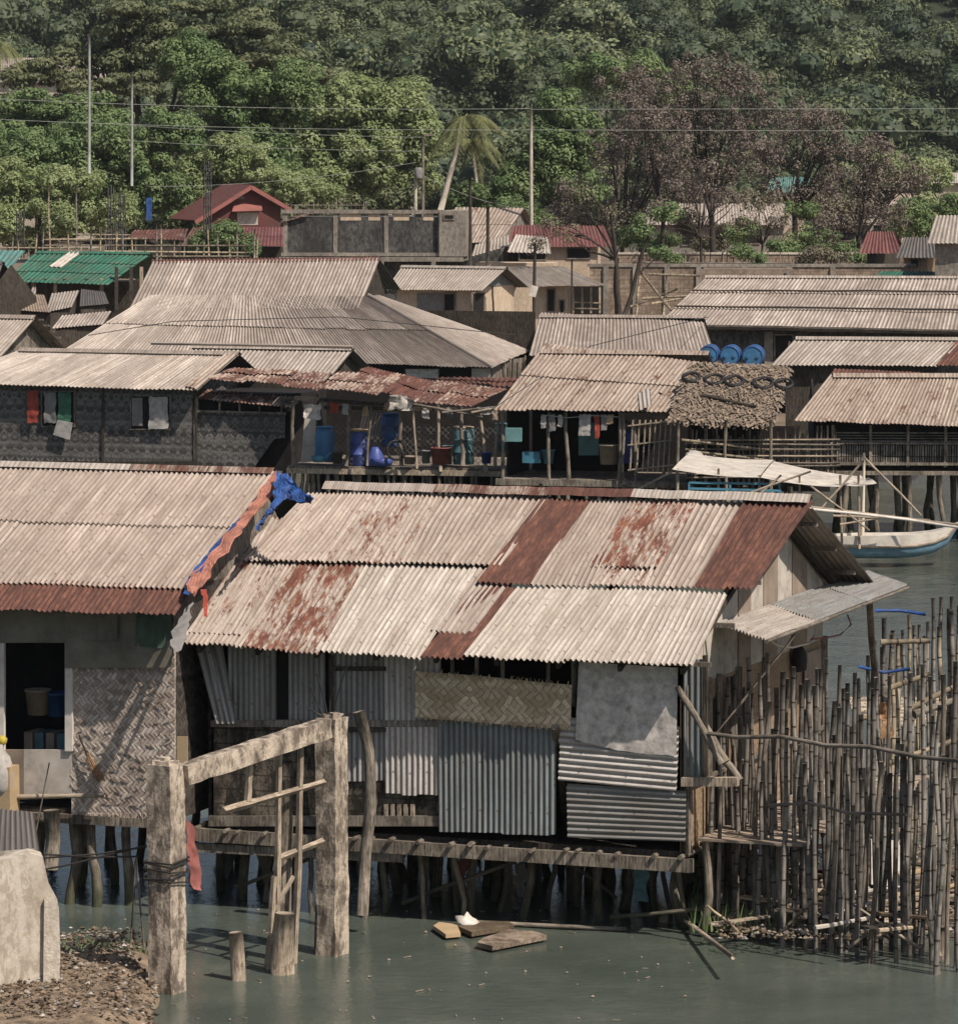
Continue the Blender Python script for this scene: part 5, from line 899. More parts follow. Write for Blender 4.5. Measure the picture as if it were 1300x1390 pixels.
simple_house('red_roof_house', 'house with bright red ribbed roof glimpsed through brown leaved trees', 688, 832, 335, 306, 236, 'far_red', 'wall_cream', 4, 20, openings=((705, 337, 740, 352), (770, 337, 800, 350)))
simple_house('far_tan_house', 'wide house with dull walls behind the trunks of the tall brown trees', 868, 1080, 305, 276, 285, 'far_tan', 'conc_mid', 3, 18, cols=8, openings=((925, 312, 955, 332), (1000, 312, 1030, 330)))
simple_house('far_aqua_house', 'distant house with pale aqua roof between the brown tree crowns', 1035, 1110, 262, 240, 330, 'far_aqua', 'wall_cream', 12, 22)
simple_house('far_white_house', 'distant pale roof right of the aqua one behind the brown crowns', 1090, 1200, 305, 280, 300, 'far_grey', 'conc_mid', 8, 18, openings=((1120, 310, 1160, 326),))
simple_house('far_edge_house', 'distant white roofed house on the right edge under the hill', 1262, 1340, 248, 234, 370, 'zinc_new', 'wall_cream', 4, 16)
simple_house('far_tan_roof', 'distant small tan roof at right between green bushes', 1205, 1300, 280, 262, 340, 'far_spot', 'wall_cream', 4, 16)
simple_house('far_hut', 'small pale roofed hut under the coconut palm', 525, 572, 292, 272, 300, 'far_grey', 'conc_mid', 20, 24)
simple_house('hillside_house', 'large tan roofed house half hidden by the spreading tree at upper left', -80, 150, 112, 78, 372, 'far_tan', 'cream', 4, 16, cols=9, skew=6)
T = simple_house('red_roof_shack', 'thatch sided shack with faded red roof at the right edge', 1165, 1225, 344, 314, 215, 'far_red', 'wood_dark', 24, 26, cols=4)
simple_house('brown_shack', 'brown thatch walled shack beside the faded red roof', 1215, 1290, 350, 322, 210, 'wood_dark' if False else 'far_dark', 'woven_tan', 24, 30, cols=3, openings=((1236, 352, 1246, 362),))
simple_house('right_edge_house', 'pale grey roofed house cut by the right edge above the long tin roof', 1258, 1380, 330, 292, 200, 'far_grey', 'conc_mid', 16, 22, cols=5)
# rough brick wall behind cream house
F18 = Fr(PD(800, 425, 205), 2); F18.o.z = 0; W18 = F18.fac(0); T = thing('brick_yard_wall', 'long rough brick yard wall with pale coping behind the trees', 'wall', F18.w(8, 0, 1.5)); x1_ = wz(W18, 1240, 400)[0]
m = MB(); m.box(F18, 0, x1_, 0, .2, .9, wz(W18, 900, 362)[1]); m.build('masonry', 'brick', T); m = MB(); z = wz(W18, 900, 362)[1]; m.box(F18, -.1, x1_+.1, -.06, .26, z, z+.14); m.build('coping', 'conc_mid', T)
for x in (822, 862, 905, 948, 1010, 1070, 1130): u = wz(W18, x, 400)[0]; m = MB(); m.box(F18, u-.12, u+.12, -.12, 0, .9, z); m.build('pilaster', 'conc_mid', T)
F19 = Fr(PD(940, 360, 232), 1); F19.o.z = 0; T = thing('low_tan_wall', 'low cream wall running behind the brick wall and tree trunks', 'wall', F19.w(5, 0, 1.5)); u1 = wz(F19.fac(0), 1150, 360)[0]; zz = wz(F19.fac(0), 1000, 345)[1]; m = MB(); m.box(F19, -4, u1+4, 0, .2, 1, zz); m.build('masonry', 'brick', T); m = MB(); m.box(F19, -4.1, u1+4.1, -.05, .25, zz, zz+.1); m.build('coping', 'conc_l', T)
m = MB(); F20 = Fr(PD(985, 372, 200), 3); 
for i in range(5): m.box(F20, -1.2+.05*i, 2.6+.1*i, -.3, .3, .06*i, .06*i+.05)
m.build('plank_stack', 'board_b', None, label='stack of reddish planks on the brick wall near the tree trunks', category='planks')
T = thing('bamboo_scaffold', 'rough bamboo scaffold leaning against the brick wall', 'scaffold', PD(860, 425, 198)); Fs = PL(PD(860, 400, 198), V((1, 0, 0)), EZ)
for (x0, y0, x1, y1) in ((862, 440, 870, 352), (835, 430, 840, 380), (900, 430, 905, 372), (870, 405, 960, 400), (880, 372, 950, 374), (915, 425, 870, 370), (850, 418, 920, 392), (885, 412, 965, 398)): m = MB(); m.pole(Fs.hp(x0, y0), Fs.hp(x1, y1), .06, .05, .02, 4, 6); m.build('pole', 'bamboo_l', T, True)
# dark sheds filling the shade under roofs
for (x, y, w_, d, h, lb) in ((1000, 440, 5, 175, 3.2, 'dark timber shed left of the long tin building'),):
    Fx = Fr(PD(x, y, d), 6); Fx.o.z = 0; T = thing('timber_shed', lb, 'shed', Fx.w(0, 0, 1)); m = MB(); m.box(Fx, 0, w_, 0, 3, .6, h); m.build('wall', 'wood_dark', T); P = Fx.roof(-.3, h+.02, 14); m = MB(); roofsheets(m, P, [(-.3, 0), (w_+.3, 0), (w_+.3, 3.6), (-.3, 3.6)], 3, 1, .15, .02, 4, 2); m.build('roof', 'far_dark', T)
# scaffold poles and rebar, upper left
T = thing('bamboo_building_frame', 'unfinished bamboo frame of many thin uprights and rails beyond the green roof', 'scaffold', PD(150, 340, 232)); 
for i in range(34):
    x = -10+i*11+ru(-5, 5); h = ru(15, 42); 
    if i in (7, 10): h = 95
    m = MB(); D_ = 232+ru(-6, 6); m.pole(PD(x, 352, D_), PD(x+ru(-3, 3), 345-h, D_), .055, .045, .015, 4, 5, sid=rnd()*.3); m.build('upright', 'bamboo_l' if i % 2 else 'bamboo', T, True)
for y, a, b in ((325, 60, 200), (333, 60, 340), (341, 140, 340), (348, 150, 340), (336, 0, 120), (318, 100, 180)): m = MB(); m.pole(PD(a, y, 232), PD(b, y+ru(-2, 2), 232), .05, .05, .006, 6, 5); m.build('rail', 'bamboo_l', T, True)
for gi, (x, y0, y1) in enumerate(((152, 255, 330), (166, 262, 330), (28, 280, 335), (282, 215, 300))):
    T = thing('rebar_column', ['tall bundle of bare steel rods left of the blue flag', 'shorter bundle of steel rods beside the tallest one', 'rusty steel rods at the far left above the green roof', 'grey steel rods behind the red gabled house'][gi], 'rebar', PD(x, y1, 236), 'bare steel column rods')
    for k in range(4): m = MB(); p = PD(x+k*3.2-5, y1+15, 236); m.tube([p, PD(x+k*3.2-5+ru(-1, 1), y0+ru(-4, 8), 236)], .035, 4); m.build('rod', 'conc_dark', T)
    m = MB()
    for k in range(6): y = y0+14+k*(y1-y0)/7; m.beam(PD(x-6, y, 235.9), PD(x+6, y, 235.9), .03, .03)
    m.build('ties', 'conc_dark', T)
m = MB(); m.slab([PD(198, 268, 240), PD(206, 268, 240), PD(206, 298, 240), PD(199, 300, 240)], V((0, .05, 0))); m.build('blue_flag', 'tarp_blue', None, label='narrow blue banner in front of the trees at left', category='banner')
# poles
for (x, y0, y1, d, r, mt_, lb) in ((121, 45, 215, 250, .09, 'wire_l', 'tallest pale utility pole in front of the spreading tree at left'), (179, 103, 232, 255, .085, 'wire_l', 'pale pole right of the tallest one, before the green trees'), (721, 148, 335, 240, .11, 'conc_l', 'pale concrete power pole standing alone right of the coconut palm'), (574, 182, 285, 250, .1, 'wood', 'thin dark pole with cross arm left of the leaning palm'), (564, 228, 283, 245, .1, 'conc_l', 'short grey pole with a transformer beside the palm'), (638, 240, 345, 215, .09, 'wood_dark', 'dark post in front of the rust banded roof'), (662, 280, 340, 216, .1, 'wood_dark', 'shorter dark post right of the one before the rust banded roof'), (1170, 620, 800, 96, .04, 'canvas', 'mast'), (724, 330, 462, 190, .08, 'wood_dark', 'dark leaning pole between the cream house and its annex'), (776, 352, 430, 190, .05, 'wood_dark', 'thin dark post before the annex porch')):
    if lb == 'mast': continue
    T = thing('utility_pole', lb, 'pole', PD(x, y1, d), 'poles among the village'); m = MB(); m.pole(PD(x, y1+20, d), PD(x+(0 if x != 724 else 2), y0, d), r, r*.75, .004, 6, 8); m.build('shaft', mt_, T, True)
    if x == 574: m = MB(); m.beam(PD(573, 183, d), PD(590, 183, d), .08, .08); m.beam(PD(569, 196, d), PD(579, 196, d), .08, .08); m.build('cross_arm', 'wood', T)
    if x == 564: m = MB(); m.lathe(PD(568, 243, d-.3), EZ, [(.2, 0), (.22, .1), (.22, .6), (.15, .65)], 10); m.build('transformer', 'grey', T, True)
    if x == 724: m = MB(); m.beam(PD(722, 402, d-.3), PD(726, 388, d-.3), .35, .3); m.build('lamp', 'white', T)
for i, (x0, y0, x1, y1, sag, lb, r) in enumerate(((-40, 132, 720, 147, 6, 'uppermost pale wire from the left edge to the lone concrete pole', .022), (-40, 160, 720, 176, 5, 'second pale wire from the left edge to the lone concrete pole', .022), (170, 169, 575, 186, 3, 'short wire running to the pole with cross arm', .018), (170, 190, 574, 205, 3, 'lower short wire running to the pole with cross arm', .018), (721, 148, 1400, 147, 0, 'upper wire from the lone concrete pole to the right edge', .022), (721, 176, 1400, 178, 0, 'lower wire from the lone concrete pole to the right edge', .022), (205, 253, 565, 220, 8, 'wire sagging over the red gabled house', .02), (575, 238, 721, 285, 8, 'drooping wire from the cross arm pole down to the lone pole', .018))):
    d = 242; m = MB(); pts_ = [PD(x0+(x1-x0)*t/14, y0+(y1-y0)*t/14+sag*4*(t/14)*(1-t/14), d) for t in range(15)]; m.tube(pts_, r*.55, 4); m.build('power_wire', 'wire_l', None, label=lb, category='wire', group='overhead wires')
for i, (pts_, lb) in enumerate((([(120, 455, 128), (235, 436, 131), (460, 430, 131), (560, 440, 131), (700, 455, 131)], 'thin dark wire lying across the large hipped roof'), ([(0, 1120, 57)], ''), ([(660, 560, 108), (800, 470, 118), (960, 430, 140)], 'dark wire crossing over the rust spotted roof'))):
    if lb: m = MB(); m.tube([PD(*p) for p in pts_], .012, 4); m.build('wire', 'wire', None, label=lb, category='wire', group='overhead wires')

# ------------------------------------------------------------------ TREES
def leafmesh(name, mat, parent, C, N, sz, n0=None, asp=.5, core=None, **tg):
    """C centres (n,3), N normals, sz sizes -> rhombic leaves"""
    n = len(C); a = rs.normal(size=(n, 3)); a -= N*(a*N).sum(1)[:, None]; a /= np.linalg.norm(a, axis=1)[:, None]+1e-9; b = np.cross(N, a); s_ = sz[:, None]
    Vt = np.stack([C-a*s_, C-b*s_*asp+N*s_*.15, C+a*s_, C+b*s_*asp+N*s_*.15], 1).reshape(-1, 3)
    if core is not None:
        kc, kr, kt = core; Q = []
        for ax in range(3):
            for sg in (-1, 1):
                for u in (-1, 0):
                    for w in (-1, 0):
                        q = np.array([[u, w], [u+1, w], [u+1, w+1], [u, w+1]], float); p = np.zeros((4, 3)); p[:, ax] = sg; p[:, (ax+1) % 3] = q[:, 0]; p[:, (ax+2) % 3] = q[:, 1]; p /= np.linalg.norm(p, axis=1)[:, None]; Q.append(p if sg > 0 else p[::-1])
        Q = np.concatenate(Q); CV = (kc[:, None, :]+Q[None]*kr[:, None, None]*np.array([1, 1, .8])).reshape(-1, 3); Vt = np.concatenate([Vt, CV]); n0 = np.concatenate([n0, np.repeat(kt, 24)]); n = len(Vt)//4
    base = np.array(wl(parent)) if parent else Vt.mean(0)*np.array([1, 1, 0])+np.array([0, 0, Vt[:, 2].min()])
    me = bpy.data.meshes.new(name); me.vertices.add(4*n); me.vertices.foreach_set('co', (Vt-base).astype(np.float32).ravel()); me.loops.add(4*n); me.loops.foreach_set('vertex_index', np.arange(4*n, dtype=np.int32)); me.polygons.add(n)
    me.polygons.foreach_set('loop_start', np.arange(0, 4*n, 4, dtype=np.int32)); me.update(calc_edges=True)
    at = me.attributes.new('sid', 'FLOAT', 'POINT'); at.data.foreach_set('value', np.repeat(rs.rand(n)**1.5 if n0 is None else n0, 4).astype(np.float32)); me.materials.append(mat); o = bpy.data.objects.new(name, me); COL.objects.link(o)
    if parent: o.parent = parent
    else: o.location = V(base)
    for k, v in tg.items(): o[k] = v
    return o
def cloud(cs, rad, M_, sz, flat=1., up=.5, shell=.72, rn=.32):
    """leaves around cluster centres; cs (k,3), rad (k,)"""
    k = len(cs); d = rs.normal(size=(k, M_, 3)); d /= np.linalg.norm(d, axis=2)[..., None]; r = (shell+(1-shell)*rs.rand(k, M_, 1))*rad[:, None, None]*(.8+.4*rs.rand(k, M_, 1)); d2 = d*np.array([1, 1, flat]); C = (cs[:, None, :]+d2*r).reshape(-1, 3)
    N = (d*1.+np.array([0, 0, up])+rs.normal(size=d.shape)*rn).reshape(-1, 3); N /= np.linalg.norm(N, axis=1)[:, None]; return C, N, sz*(.6+.8*rs.rand(len(C)))
def tree(label, px, pyb, d, blobs, mat, leaf=.16, M_=170, crad=.9, flat=.8, name='tree', bark='bark', per=1., dens=1., trunkpx=None, group=None, limbs=7, tr=.22, cat='tree', shell=.7):
    """blobs: (px,py,rx_px,ry_px) ellipses in the photo at distance d giving the crown envelope"""
    s_ = FPX/d; b = PD(px, pyb, d); b.z = max(b.z, gz(b.x, b.y)-.1) if pyb > 330 else b.z; b.z = gz(b.x, b.y)
    T = thing(name, label, cat, b, group); cs = []; rr = []
    for (x, y, rx, ry) in blobs:
        c = PD(x, y, d+ru(-.3, .3)*rx/s_); RX, RZ = rx/s_, ry/s_; n = max(5, int(dens*2.6*(RX*RZ)/(crad*crad)))
        v = rs.normal(size=(n, 3)); v /= np.linalg.norm(v, axis=1)[:, None]; v *= (rs.rand(n, 1)**.4)*.95; cc = np.array(c)+v*np.array([RX-crad*.5, (RX-crad*.5)*.8, RZ-crad*.5*flat]); cs.append(cc); rr.append(crad*(.55+.75*rs.rand(n)))
    cs = np.concatenate(cs); rr = np.concatenate(rr); C, N, S = cloud(cs, rr, M_, leaf, flat, .5, shell); cn = np.repeat(rs.rand(len(cs))*.7, M_)*.6+rs.rand(len(C))*.4
    leafmesh('crown', LG[mat], T, C, N, S, cn**1.4)
    m = MB(); top = V(cs.mean(0)); fk = b.lerp(top, .45) if trunkpx is None else PD(*trunkpx, d); m.pole(b-EZ*.3, fk, tr, tr*.7, .05, 6, 8); idx = rs.permutation(len(cs))[:limbs]
    for i in idx:
        e = V(cs[i]); md = fk.lerp(e, .5)+V((ru(-.4, .4), ru(-.4, .4), ru(-.2, .5))); m.tube([fk-EZ*.1, fk.lerp(md, .5), md, md.lerp(e, .5), e], [tr*.6, tr*.45, tr*.3, tr*.2, tr*.08], 5)
        for _ in range(3): e2 = V(cs[rs.randint(len(cs))]); 
        j = int(np.argmin(np.linalg.norm(cs-cs[i]+rs.normal(size=cs.shape)*.8, axis=1))); e2 = V(cs[j]); m.tube([md, md.lerp(e2, .5)+V((0, 0, .2)), e2], [tr*.25, tr*.15, tr*.05], 4)
    m.build('trunk', bark, T, True); return T
tree('huge dark spreading rain tree crown layered below the hill at upper left', 205, 300, 325, [(60, 100, 62, 24), (130, 72, 80, 28), (210, 40, 90, 26), (300, 34, 80, 26), (365, 70, 66, 32), (160, 110, 90, 26), (250, 80, 100, 34), (70, 150, 60, 22), (420, 110, 44, 26), (330, 110, 70, 40), (190, 15, 60, 14), (270, 6, 60, 12), (110, 135, 60, 26), (30, 150, 60, 26), (30, 180, 50, 30)], 'rain', .17, 300, 1.15, .36, 'rain_tree', 'bark_d', dens=1.5, tr=.5, limbs=14)
tree('large bright green tree with rounded clumps left of the leaning palm', 470, 290, 292, [(480, 130, 50, 42), (535, 150, 62, 52), (430, 170, 60, 60), (500, 215, 70, 55), (575, 190, 32, 50), (440, 240, 60, 40), (560, 240, 40, 36)], 'bright', .13, 260, .75, .85, 'broadleaf_tree', dens=1.5, group='broadleaf trees behind the village')
tree('tall bright green tree in the middle of the left tree group', 300, 290, 285, [(255, 75, 50, 36), (300, 120, 70, 50), (350, 170, 72, 60), (390, 110, 50, 44), (300, 210, 70, 50), (380, 240, 60, 40)], 'mid', .13, 260, .8, .8, 'broadleaf_tree', dens=1.5, group='broadleaf trees behind the village')
tree('pale green feathery tree rising above the red gabled house', 335, 300, 275, [(320, 215, 60, 45), (390, 250, 50, 30), (260, 245, 50, 38), (430, 262, 40, 22)], 'bright', .10, 260, .6, .8, 'broadleaf_tree', dens=1.5, group='broadleaf trees behind the village')
tree('dense dark green tree between the two pale poles at left', 150, 320, 270, [(120, 200, 66, 50), (180, 215, 60, 60), (60, 220, 60, 50), (215, 265, 50, 40), (110, 260, 70, 40), (230, 180, 50, 40)], 'mid', .13, 260, .75, .75, 'broadleaf_tree', dens=1.4, group='broadleaf trees behind the village')
tree('light green bush tree at the lower left edge above the bamboo frame', 40, 330, 262, [(20, 250, 50, 40), (80, 285, 60, 36), (150, 290, 50, 30), (10, 300, 50, 30), (100, 250, 50, 28)], 'bright', .11, 240, .6, .8, 'broadleaf_tree', dens=1.5, group='broadleaf trees behind the village')
tree('dark leafy tree behind the blue banner filling the gap before the red house', 225, 335, 280, [(220, 290, 60, 36), (290, 280, 60, 30), (180, 310, 60, 28), (60, 320, 70, 26), (450, 275, 70, 26), (540, 268, 40, 24)], 'rain', .14, 220, .8, .8, 'broadleaf_tree', dens=1.3, group='broadleaf trees behind the village')
tree('dark green tree right of the lone concrete pole', 770, 330, 282, [(760, 150, 46, 32), (785, 190, 50, 45), (740, 215, 40, 50), (780, 250, 50, 38), (700, 255, 40, 40), (650, 268, 46, 26)], 'mid', .13, 240, .7, .8, 'broadleaf_tree', dens=1.5, group='broadleaf trees behind the village')
tree('yellow green tree peeking above the brown crown right of the lone pole', 830, 330, 330, [(850, 90, 62, 26), (800, 105, 40, 24), (890, 110, 50, 30)], 'mid', .15, 240, .9, .7, 'broadleaf_tree', dens=1.4, group='broadleaf trees behind the village')
tree('low green shrub at the right end of the tree row below the hill', 1270, 300, 330, [(1270, 285, 40, 26), (1230, 300, 30, 24), (1290, 310, 26, 20), (1200, 225, 40, 30), (1260, 235, 40, 26)], 'bright', .13, 200, .7, .8, 'shrub', dens=1.3, cat='shrub', group='green shrubs')
tree('dark leafy shrub in front of the lean-to with faded red roof', 300, 350, 238, [(298, 318, 36, 20), (275, 330, 26, 16), (330, 335, 30, 16)], 'mid', .09, 160, .4, .8, 'shrub', dens=1.3, tr=.06, cat='shrub', group='green shrubs', limbs=5)
tree('green shrub at the foot of the brown trees by the low cream wall', 1060, 375, 245, [(1010, 315, 30, 24), (1060, 335, 34, 22), (1085, 285, 30, 18), (870, 310, 20, 22), (905, 290, 26, 16)], 'mid', .09, 110, .45, .8, 'shrub', dens=1.0, tr=.06, cat='shrub', group='green shrubs', limbs=6)
tree('leafy green tree filling the gap under the rain tree at the left edge', 40, 330, 300, [(40, 150, 60, 34), (110, 150, 60, 30), (20, 195, 60, 40), (90, 185, 60, 34), (150, 175, 40, 30)], 'mid', .13, 240, .75, .6, 'broadleaf_tree', dens=1.5, group='broadleaf trees behind the village')
for (xx_, yy_, d, bl, mt_, lb) in ((960, 345, 262, [(935, 300, 34, 20), (985, 318, 30, 20), (960, 330, 30, 12)], 'mixed', 'brownish shrub under the tallest brown tree'), (1120, 360, 262, [(1110, 320, 34, 20), (1140, 335, 30, 16), (1090, 335, 30, 14)], 'mid', 'green shrub between the middle brown tree and the lower one'), (1230, 330, 260, [(1230, 290, 40, 26), (1265, 310, 36, 22), (1290, 280, 30, 26)], 'mid', 'green shrub above the faded red roof at the right edge'), (850, 350, 255, [(850, 320, 30, 18), (880, 335, 24, 12), (900, 325, 24, 14)], 'mid', 'green shrub left of the forked pale trunks'), (1040, 300, 300, [(1030, 270, 50, 22), (1100, 280, 50, 22), (960, 275, 40, 18), (1160, 285, 40, 18)], 'mixed', 'dull brown green shrub line behind the brown trees'), (700, 300, 262, [(700, 285, 34, 20), (740, 300, 30, 16), (650, 290, 30, 14)], 'mid', 'green shrub behind the rust banded house')):
    tree(lb, xx_, yy_, d, bl, mt_, .09, 120, .45, .8, 'shrub', dens=1.2, tr=.06, cat='shrub', group='green shrubs', limbs=5)
T = thing('stick_fence', 'ragged fence of thin sticks in front of the low cream wall', 'fence', PD(1000, 362, 226))
for i in range(90): x = 880+i*3.9+ru(-2, 2); m = MB(); m.pole(PD(x, 372, 226), PD(x+ru(-3, 3), 352-ru(-6, 14), 226), .035, .025, .03, 3, 4); m.build('stick', random.choice(['wood_pale', 'wood', 'wood_dark', 'bamboo_l']), T, True)
for y in (356, 366): m = MB(); m.pole(PD(876, y, 225.9), PD(1235, y+2, 225.9), .04, .04, .002, 9, 4); m.build('rail', 'wood', T, True)
tree('green tree mass continuing past the left edge of the photo', -70, 330, 280, [(-60, 180, 70, 60), (-110, 230, 60, 60), (-50, 270, 60, 40)], 'mid', .13, 180, .8, .8, 'broadleaf_tree', dens=1.3, group='broadleaf trees behind the village')
BR = dict(leaf=.085, M_=66, crad=.62, flat=.9, bark='bark_d', shell=.25)
def btree(lb, x, y, d, blobs, mat='brown', **k): a = dict(BR); a.update(k); return tree(lb, x, y, d, blobs, mat, name='brown_leaf_tree', group='brown leaved trees behind the wall', **a)
btree('broad purplish brown tree leaning right nearest the lone pole', 843, 425, 262, [(850, 125, 56, 44), (880, 180, 64, 54), (830, 200, 42, 64), (785, 275, 50, 46), (850, 290, 54, 48), (890, 230, 50, 36), (750, 300, 34, 30)], dens=1.1, trunkpx=(845, 330), tr=.19, limbs=12)
btree('tallest purplish brown tree with a crown rising against the hill', 972, 365, 258, [(950, 92, 66, 32), (1000, 120, 66, 46), (930, 160, 66, 54), (1005, 195, 66, 60), (950, 240, 60, 36), (880, 115, 50, 36)], dens=1.15, trunkpx=(965, 290), tr=.22, limbs=14)
btree('brown tree with forked pale trunks left of the tallest one', 905, 355, 252, [(900, 200, 50, 50), (930, 250, 50, 36), (870, 160, 40, 40), (900, 280, 40, 22)], dens=1.2, trunkpx=(900, 300), tr=.15, limbs=9)
for (xx_, yy_, d, bl, mt_, lb) in ((905, 372, 224, [(895, 345, 20, 12), (915, 352, 16, 10)], 'mid', 'small green bush against the low wall beneath the forked trunks'), (1010, 374, 222, [(1005, 345, 24, 14), (1030, 352, 16, 10)], 'mid', 'small green bush against the low wall beneath the tallest brown tree'), (1125, 372, 222, [(1110, 345, 24, 14), (1140, 350, 20, 12), (1090, 355, 14, 8)], 'mixed', 'brownish bush against the low wall beneath the domed brown tree'), (1190, 366, 219, [(1195, 352, 22, 12), (1170, 350, 18, 12)], 'mid', 'small green bush at the right end of the low wall')):
    tree(lb, xx_, yy_, d, bl, mt_, .07, 90, .32, .8, 'shrub', dens=1.2, tr=.04, cat='shrub', group='green shrubs', limbs=4)
btree('slim dark tree with several thin stems rising behind the brick wall', 955, 368, 230, [(940, 250, 36, 30), (985, 262, 34, 26), (960, 225, 30, 24)], 'brown', dens=.8, trunkpx=(950, 320), tr=.09, limbs=9)
btree('slim leaning tree with thin pale stems between the tallest and domed trees', 1030, 370, 228, [(1030, 275, 34, 24), (1060, 300, 30, 20), (1010, 300, 26, 18)], 'mixed', dens=.8, trunkpx=(1035, 330), tr=.08, limbs=9)
btree('brown domed tree in the middle of the right brown group', 1077, 375, 250, [(1080, 160, 66, 40), (1120, 190, 54, 50), (1045, 205, 56, 56), (1125, 245, 44, 36), (1070, 255, 46, 24)], dens=1.15, trunkpx=(1078, 290), tr=.2, limbs=13)
btree('lower brown green tree at the right of the brown group', 1165, 372, 246, [(1195, 205, 60, 32), (1160, 245, 54, 44), (1225, 235, 44, 40), (1190, 290, 60, 34), (1130, 305, 40, 30)], 'brown', dens=1.2, trunkpx=(1165, 330), tr=.15, limbs=10)
btree('sparse dark tree before the red roof with twigs drooping', 838, 430, 196, [(770, 320, 40, 24), (750, 300, 26, 16), (730, 330, 14, 12), (830, 285, 36, 28), (795, 260, 26, 22)], 'mixed', dens=.7, leaf=.06, M_=60, trunkpx=(838, 350), tr=.13, limbs=7)
for (x0, y0, x1, y1, d, r, lb) in ((842, 430, 828, 290, 190, .12, 'dark thin bare trunk left of the scaffold'), (846, 430, 880, 320, 190, .12, 'dark slanting trunk crossing behind the scaffold')):
    T = thing('bare_trunk', lb, 'tree', PD(x0, y0, d)); m = MB(); m.pole(PD(x0, y0, d), PD(x1, y1, d), r, r*.5, .05, 8, 7); m.build('trunk', 'bark_d', T, True); m = MB(); m.pole(PD((x0+x1)/2, (y0+y1)/2, d), PD(x1+20, y1+20, d), .05, .02, .08, 5, 5); m.build('branch', 'bark_d', T, True)
# coconut palms
def palm(label, pb, pt, d, fl, nf, mat='palm', r=.16, leanmid=0):
    b = PD(*pb, d); t = PD(*pt, d); T = thing('coconut_palm', label, 'palm', b, 'coconut palms'); m = MB(); m.tube([b.lerp(t, k/8)+_R*math.sin(k/8*3.14)*leanmid for k in range(9)], [r*(1.2-.5*k/8) for k in range(9)], 8); m.build('trunk', 'conc_l', T, True); m = MB(); mf = MB()
    for i in range(nf):
        az = i*2.4+ru(-.2, .2); up = ru(-.6, 1.1); h = V((math.cos(az), math.sin(az), 0)); L = fl*ru(.8, 1.1); pts_ = []; 
        for k in range(10): s_ = k/9; pts_.append(t+h*L*(s_*.85)*math.cos(up*.6)+EZ*L*(up*.55*s_-.75*s_*s_))
        mf.tube(pts_, [.04*(1-k/11) for k in range(10)], 4)
        for k in range(1, 40):
            s_ = k/40; j = min(8, int(s_*9)); p = pts_[j].lerp(pts_[j+1], s_*9-j); dr = (pts_[j+1]-pts_[j]).normalized(); sd = dr.cross(EZ).normalized(); ll = fl*.22*math.sin(math.pi*(.15+.8*s_))
            for sg in (1, -1): e = p+(sd*sg*.75+dr*.45-EZ*ru(.35, .9)).normalized()*ll; w_ = dr*.035; m.poly([p-w_, p+w_, e+w_*.2, e-w_*.2], [(0, 0), (1, 0), (1, 1), (0, 1)])
    mf.build('frond_stems', LG['palm'], T); m.build('fronds', LG[mat], T); return T
palm('leaning coconut palm with ragged fronds in the centre of the tree line', (598, 285), (631, 160), 280, 3.6, 17, r=.17)
palm('second coconut crown with drooping yellow fronds right of the leaning palm trunk', (655, 320), (640, 190), 284, 3.0, 12, r=.12)
palm('small distant palm on the hill foot at right', (1228, 180), (1226, 140), 420, 3.2, 12)
palm('palm cut by the left edge above the tan hillside roof', (5, 80), (-2, 58), 322, 2.6, 12)
# hill forest: countless crowns far off
nb = 1850; yy = 392+ (rs.rand(nb)**1.05)*380; xx = (rs.rand(nb)-.5)*2*(yy*.16+8); zz = np.array([hz(a, b) for a, b in zip(xx, yy)]); R_ = 2.6+3.8*rs.rand(nb)**1.8; zz = zz+rs.rand(nb)**1.5*6-1.5
cs = []; rr = []
for i in range(nb):
    k = 9; v = rs.normal(size=(k, 3)); v /= np.linalg.norm(v, axis=1)[:, None]; v[:, 2] = abs(v[:, 2])*.75; cs.append(np.array([xx[i], yy[i], zz[i]+R_[i]*.8])+v*R_[i]*np.array([.72, .72, .6])); rr.append(np.full(k, R_[i]*.36)*(.7+.6*rs.rand(k)))
cs = np.concatenate(cs); rr = np.concatenate(rr); C, N, S = cloud(cs, rr, 150, .2, .8, .2, .9, .25); tone = np.repeat(np.repeat(rs.rand(nb)**1.8, 9), 150)*.7+np.repeat(rs.rand(len(cs)), 150)*.2+rs.rand(len(C))*.1
leafmesh('hillside_forest', LG['hill'], None, C, N, S*(.45+.75*np.repeat(rr, 150)/1.8), tone, core=(cs, rr*.62, np.repeat(rs.rand(nb)**2, 9)*.3), label='dense green forest covering the hillside', category='forest', kind='stuff')

# ------------------------------------------------------------------ BOAT
d_ = 106.; T = thing('outrigger_boat', 'white and blue outrigger boat with long cream canopy moored behind the tin house', 'boat', PZ(1200, 757, 0)); s_ = FPX/106
WB_ = PL(PD(1200, 740, 105.3), V((math.cos(.12), math.sin(.12), 0)), EZ)
def hull(mb, z_in, stn): mb.grid(stn, lambda i, j: (i, j), len(stn), len(stn[0]), .5)
def station(px, top, keel, hw, n=10):
    c = WB_.hp(px, top); k = WB_.hp(px, keel); out = []
    for j in range(n+1):
        t = j/n*math.pi; out.append(V((0, 0, 0))+c.lerp(k, math.sin(t)**.7)+WB_.n*(-math.cos(t))*-hw)
    return out
St = [(1090, 726, 752, .2), (1140, 726, 757, .36), (1175, 725, 758, .42), (1210, 725, 758, .4), (1240, 724, 756, .33), (1265, 721, 751, .22), (1285, 716, 740, .11), (1303, 707, 711, .02)]
